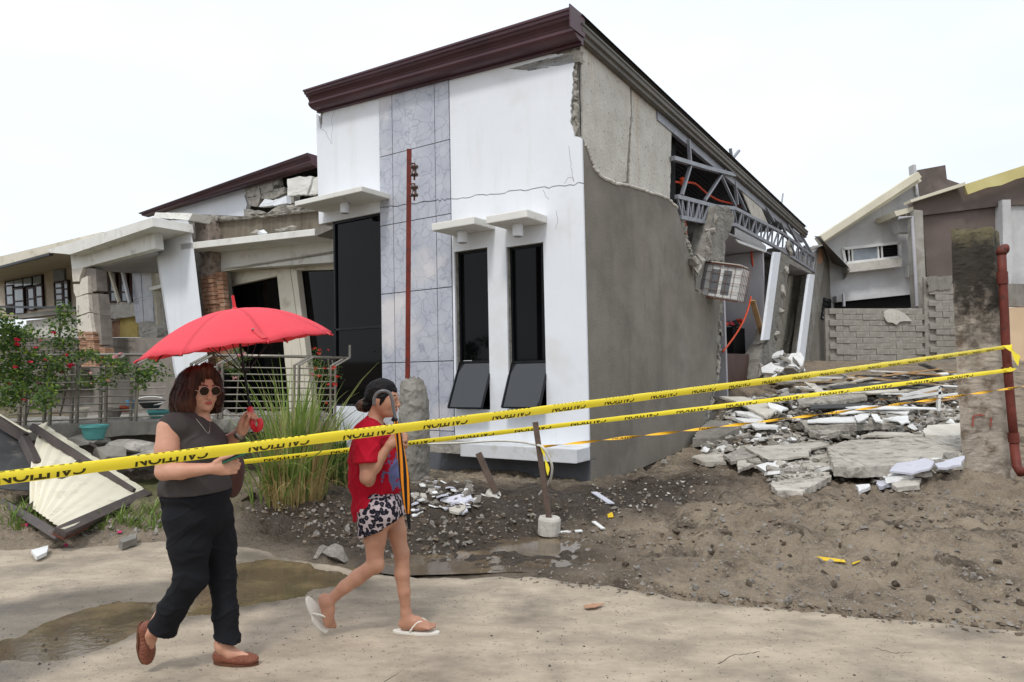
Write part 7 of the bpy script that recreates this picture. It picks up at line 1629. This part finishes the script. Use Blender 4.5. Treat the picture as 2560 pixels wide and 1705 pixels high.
B.ell(U2(805, 655, -.06), (.030, .034, .036), None, .02); B.ell(U2(1058, 510, .045), (.026, .032, .036), None, .02)
def foot(F_, an, hp, tp, up, n=5):
    hp, tp, up = V(hp), V(tp), V(up); d = (tp - hp).normalized(); up = (up - d * up.dot(d)).normalized(); sd = d.cross(up); L = (tp - hp).length
    F_.ell(hp + d * .026 + up * .026, (.034, .03, .03), [[d[i], sd[i], up[i]] for i in range(3)], .02); F_.cap(an, hp + d * .05 + up * .04, .032, .032, .02)
    F_.path([hp + d * .05 + up * .045, hp + d * L * .45 + up * .038, hp + d * (L * .74) + up * .02], [.033, .03, .022], .02); F_.ell(hp + d * L * .62 + up * .016, (.06, .04, .019), [[d[i], sd[i], up[i]] for i in range(3)], .015)
    F_.cap(hp + d * .03 + up * .018, hp + d * L * .6 + up * .018, .026, .028, .02)
    for i in range(n):
        o_ = (-.034 + i * .0165); l_ = L * (.98, .95, .92, .88, .83)[i] if True else 0
        F_.cap(hp + d * L * .72 + sd * o_ * .95 + up * .015, hp + d * l_ + sd * o_ + up * .012, .011, (.0125, .0095, .009, .0085, .008)[i], .004)
hF, tF = U2(985, 1235, .04), U2(1380, 1222, .02); hF.z = .028; tF.z = .026
foot(B, al2, hF + V((.02, 0, 0)), tF, (0, 0, 1))
hB, tB = U2(232, 935, -.03), U2(330, 1285, -.03); upB = V((1, -.45, .15))
foot(B, an2, hB, tB + V((0, 0, .006)), upB)
lipc2 = qg(.1, 0, -.061)
fmesh('body', B, [M_skin2, M_lip], girl, lambda c: (np.linalg.norm((c - np.array(lipc2)) / np.array([.022, .022, .009]), axis=1) < 1).astype(int))
# shirt: loose, pulled down at the back
S_ = Fld((-1.2, 3.85, .62), (-.5, 4.7, 1.38), .0055)
S_.ell(Z2(742, 780, 0), (.108, .17, .165), None, .04); S_.ell(Z2(765, 1080, 0), (.112, .155, .19), None, .05); S_.ell(U2(770, 60, 0), (.108, .16, .14), None, .05); S_.path([Z2(650, 860, 0), Z2(660, 1150, 0), U2(690, 110, 0), U2(712, 260, 0)], [.076, .076, .074, .074], .04)
S_.cap(Z2(705, 665, -.13), Z2(730, 655, .13), .062, .06, .04); S_.cap(Z2(880, 900, -.03), Z2(940, 1180, -.02), .07, .07, .05)
S_.path([sh2 + V((0, 0, .0)), sh2.lerp(el2, .62)], [.075, .078], .025); S_.path([Z2(750, 690, .15), Z2(790, 920, .19)], [.07, .07], .025)
S_.disp(lambda x, y, z: .004 * fbm(x * 8, y * 8, z * 6, o=3, s=23) - .009 * np.clip(1 - np.abs(vn(x * 8 + z * 5, y * 6, z * 3 - x * 3, s=17)) * 5, 0, 1) - .006 * np.clip(1 - np.abs(vn(x * 12 - z * 9, y * 8, z * 8, s=19)) * 5, 0, 1))
hm = sh2.lerp(el2, .68); S_.cut(hm, (el2 - sh2), lo=hm - V((.12, .13, .2)), hi=hm + V((.13, .065, .1)))
S_.cut(U2(700, 150, 0), V((.52, 0, -1)))
S_.ell(Z2(775, 560, -.0), (.072, .07, .05), None, .004, 's')
def tee_mat():
    m = mat('red_cotton', (176, 22, 44), (156, 16, 36), 3, .88, .12, 170, .15); n = m.node_tree.nodes; l = m.node_tree.links; pb = n['Principled BSDF']; src = pb.inputs['Base Color'].links[0].from_socket
    tc = n.new('ShaderNodeTexCoord'); vo = n.new('ShaderNodeTexNoise'); vo.inputs['Scale'].default_value = 30; vo.inputs['Detail'].default_value = 4; l.new(tc.outputs['Object'], vo.inputs[0])
    c = Z2(985, 1090, -.05); sub = n.new('ShaderNodeVectorMath'); sub.operation = 'SUBTRACT'; sub.inputs[1].default_value = c; l.new(tc.outputs['Object'], sub.inputs[0])
    sc_ = n.new('ShaderNodeVectorMath'); sc_.operation = 'MULTIPLY'; sc_.inputs[1].default_value = (13, 5, 7); l.new(sub.outputs[0], sc_.inputs[0]); ln = n.new('ShaderNodeVectorMath'); ln.operation = 'LENGTH'; l.new(sc_.outputs[0], ln.inputs[0])
    a = n.new('ShaderNodeMath'); a.operation = 'MULTIPLY_ADD'; a.inputs[1].default_value = -2.4; a.inputs[2].default_value = 1.25; l.new(vo.outputs[0], a.inputs[0]); b = n.new('ShaderNodeMath'); b.operation = 'ADD'; l.new(a.outputs[0], b.inputs[0]); l.new(ln.outputs['Value'], b.inputs[1])
    r = n.new('ShaderNodeMapRange'); r.inputs[1].default_value = .75; r.inputs[2].default_value = .62; r.inputs[3].default_value = 0; r.inputs[4].default_value = 1; l.new(b.outputs[0], r.inputs[0])
    mx = n.new('ShaderNodeMixRGB'); mx.inputs[2].default_value = (*s2l((96, 100, 140)), 1); l.new(r.outputs[0], mx.inputs[0]); l.new(src, mx.inputs[1]); l.new(mx.outputs[0], pb.inputs['Base Color']); return m
fmesh('shirt', S_, tee_mat(), girl)
# leopard shorts
T = Fld((-1.2, 3.85, .45), (-.5, 4.7, 1.0), .0055)
T.ell(U2(830, 90), (.122, .17, .13), None, .04); T.path([U2(800, 140, -.07), U2(772, 320, -.06)], [.11, .098], .04); T.path([U2(940, 120, .07), U2(985, 250, .06)], [.10, .085], .035)
T.disp(lambda x, y, z: .005 * fbm(x * 9, y * 9, z * 6, o=3, s=33) + .004 * np.sin(x * 60 + 4 * vn(x * 6, y * 6, z * 6, s=3)))
hm = U2(770, 318, -.06); T.cut(hm, V((.38, 0, -1)), lo=hm - V((.2, .2, .2)), hi=V((U2(905, 0).x, hm.y + .10, hm.z + .3)))
hm = U2(1000, 165, .06); T.cut(hm, V((.5, 0, -1)), lo=V((U2(905, 0).x, hm.y - .2, hm.z - .3)), hi=hm + V((.2, .2, .3))); T.cut(U2(930, 230, 0), V((.4, 0, -1)))
def leo():
    m = mat('leopard_print', (176, 160, 164), (150, 136, 142), 8, .85, .1, 160, .15); n = m.node_tree.nodes; l = m.node_tree.links; pb = n['Principled BSDF']; src = pb.inputs['Base Color'].links[0].from_socket
    tc = n.new('ShaderNodeTexCoord'); wn = n.new('ShaderNodeTexNoise'); wn.inputs['Scale'].default_value = 22; l.new(tc.outputs['Object'], wn.inputs[0]); ad = n.new('ShaderNodeVectorMath'); ad.operation = 'MULTIPLY_ADD'; ad.inputs[1].default_value = (.03, .03, .03); l.new(wn.outputs['Color'], ad.inputs[0]); l.new(tc.outputs['Object'], ad.inputs[2])
    vo = n.new('ShaderNodeTexVoronoi'); vo.inputs['Scale'].default_value = 38; l.new(ad.outputs[0], vo.inputs[0])
    r = n.new('ShaderNodeValToRGB'); cr_ = r.color_ramp; cr_.elements[0].position = .0; cr_.elements[0].color = (*s2l((88, 84, 96)), 1); cr_.elements[1].position = .3; cr_.elements[1].color = (*s2l((24, 24, 34)), 1)
    e3 = cr_.elements.new(.55); e3.color = (*s2l((24, 24, 34)), 1); e4 = cr_.elements.new(.62); e4.color = (*s2l((182, 168, 172)), 1); l.new(vo.outputs['Distance'], r.inputs[0]); l.new(r.outputs[0], pb.inputs['Base Color']); return m
fmesh('shorts', T, leo(), girl)
# hair drawn back into a bun
Hh = Fld((-1.1, 3.9, 1.2), (-.55, 4.6, 1.6), .005)
Hh.ell(qg(-.022, 0, .034), (.097, .082, .090), [[f2d.normalized()[i], V((0, 0, 1)).cross(f2d).normalized()[i], (0, 0, 1)[i]] for i in range(3)], .02)
Hh.cap(qg(-.06, 0, .0), qg(-.085, 0, -.04), .055, .04, .03); Hh.ell(Z2(665, 392, 0), (.05, .045, .038), None, .02); Hh.ell(Z2(625, 390, .01), (.026, .03, .022), None, .02)
Hh.cap(qg(.02, .072, .01), qg(.012, .074, -.03), .014, .007, .01); Hh.cap(qg(.02, -.072, .01), qg(.012, -.074, -.03), .014, .007, .01)
Hh.ell(qg(.095, 0, -.035), (.062, .09, .075), None, .01, 's'); Hh.ell(qg(.03, 0, -.075), (.07, .1, .055), None, .01, 's')
Hh.disp(lambda x, y, z: .004 * vn((x + z) * 30, (z - x * .6) * 90, y * 60, s=6) + .003 * vn(x * 20, z * 160, y * 40, s=8))
M_hair2 = mat('black_hair', (18, 16, 18), (11, 10, 11), 20, .62, .4, 60, .2, stretch=(1, 1, .2)); M_bun = mat('brown_hair_ends', (92, 62, 44), (54, 36, 28), 24, .5, .5, 70)
bc = np.array(Z2(640, 392, 0)); fmesh('hair', Hh, [M_hair2, M_bun], girl, lambda c: (np.linalg.norm(c - bc, axis=1) < .045).astype(int))
for b in (-1, 1):
    MB().tube([qg(.088, .016 * b, .028), qg(.086, .034 * b, .033), qg(.074, .05 * b, .029)], [.002, .003, .0015], 6).build('eyebrow', M_hair2, girl, world=True)
    lump(MB(), 16, 5, (.004, .009, .004), qg(.092, .03 * b, .003)).build('eye', M_hair2, girl, world=True)
# flip flops
M_ff = mat('white_rubber', (222, 218, 208), (206, 202, 192), 6, .6, .05)
def flip(hp, tp, up, th=.016):
    hp, tp, up = V(hp), V(tp), V(up); d = (tp - hp).normalized(); up = (up - d * up.dot(d)).normalized(); sd = d.cross(up); L = (tp - hp).length
    ring = lambda z: [hp + d * (L * .5 + math.cos(a) * (L * .5 + .012)) + sd * math.sin(a) * (.049 if math.cos(a) > .1 else .038) + up * z for a in np.linspace(0, 2 * math.pi, 30, endpoint=False)]
    o = MB().loft([ring(-th), ring(0)]).build('flip_flop', M_ff, girl, world=True, bevel=.003)
    tip = hp + d * L * .80 - sd * .012 + up * .02
    for s_ in (-1, 1):
        b_ = hp + d * L * .38 + sd * .036 * s_ + up * .004; st = MB().tube(cr([b_, b_.lerp(tip, .45) + up * .048 + sd * s_ * .012, tip + up * .016, tip - up * .015], 5), .0055, 7).build('strap', M_ff, o, smooth=True)
flip(hF + V((-.01, 0, -.012)), tF + V((.005, 0, -.012)), (0, 0, 1)); 
fb0, fb1 = U2(125, 960, -.03), U2(300, 1300, -.03); flip(fb0, fb1 + V((0, 0, .012)), upB)
# folded umbrella, orange and black
fu = thing('folded_umbrella', 'folded orange and black umbrella with a grey hook handle carried upright', 'umbrella', Z2(1060, 1000, -.18))
Yf = -.2
hk = [Z2(762, 385, Yf), Z2(768, 310, Yf), Z2(800, 258, Yf), Z2(862, 236, Yf), Z2(922, 258, Yf), Z2(948, 320, Yf), Z2(962, 400, Yf), Z2(978, 480, Yf), Z2(985, 545, Yf)]
MB().tube(cr(hk, 6), .0095, 12).build('handle', mat('grey_plastic', (98, 98, 100), (84, 84, 86), 4, .3, 0, spec=.5), fu, world=True, smooth=True)
axp = [Z2(985, 545, Yf), Z2(1005, 650, Yf), Z2(1030, 800, Yf), Z2(1055, 960, Yf), Z2(1080, 1150, Yf), Z2(1105, 1380, Yf), Z2(1118, 1500, Yf)]
rad = [.010, .017, .018, .022, .025, .020, .011]; cps = cr(axp, 6); nr = len(cps)
for s_ in range(8):
    mb = MB(); vs = []; fs = []; per = 6
    for i, c in enumerate(cps):
        t = i / (nr - 1) * (len(rad) - 1); j = min(int(t), len(rad) - 2); r0 = rad[j] + (rad[j + 1] - rad[j]) * (t - j); tw = i / nr * 2.6
        dd = (cps[min(i + 1, nr - 1)] - cps[max(i - 1, 0)]).normalized(); n1 = dd.cross(V((0, 1, 0))).normalized(); n2 = dd.cross(n1)
        for k in range(per + 1):
            a = (s_ + k / per) * math.pi / 4 + tw; rr = r0 * (1 + .16 * math.sin(k / per * math.pi)); vs.append(c + n1 * math.cos(a) * rr + n2 * math.sin(a) * rr)
    for i in range(nr - 1):
        for k in range(per): b_ = i * (per + 1) + k; fs.append((b_, b_ + 1, b_ + per + 2, b_ + per + 1))
    mb.add(vs, fs); o = mb.build('cloth_fold', cm_o if False else (mat('orange_cloth', (224, 140, 30), (206, 122, 22), 5, .7, .1) if s_ == 0 else (bpy.data.materials['orange_cloth'] if s_ % 2 == 0 else M_trs)), fu, world=True, smooth=True)
MB().tube([cps[-1], Z2(1120, 1500, Yf) + V((.0, 0, -.03)), U2(1112, 285, Yf)], [.012, .011, .006], 8).build('ferrule', M_black, fu, world=True)
MB().tube([Z2(950, 520, Yf), Z2(1000, 545, Yf)], .014, 8).build('runner', M_black, fu, world=True)
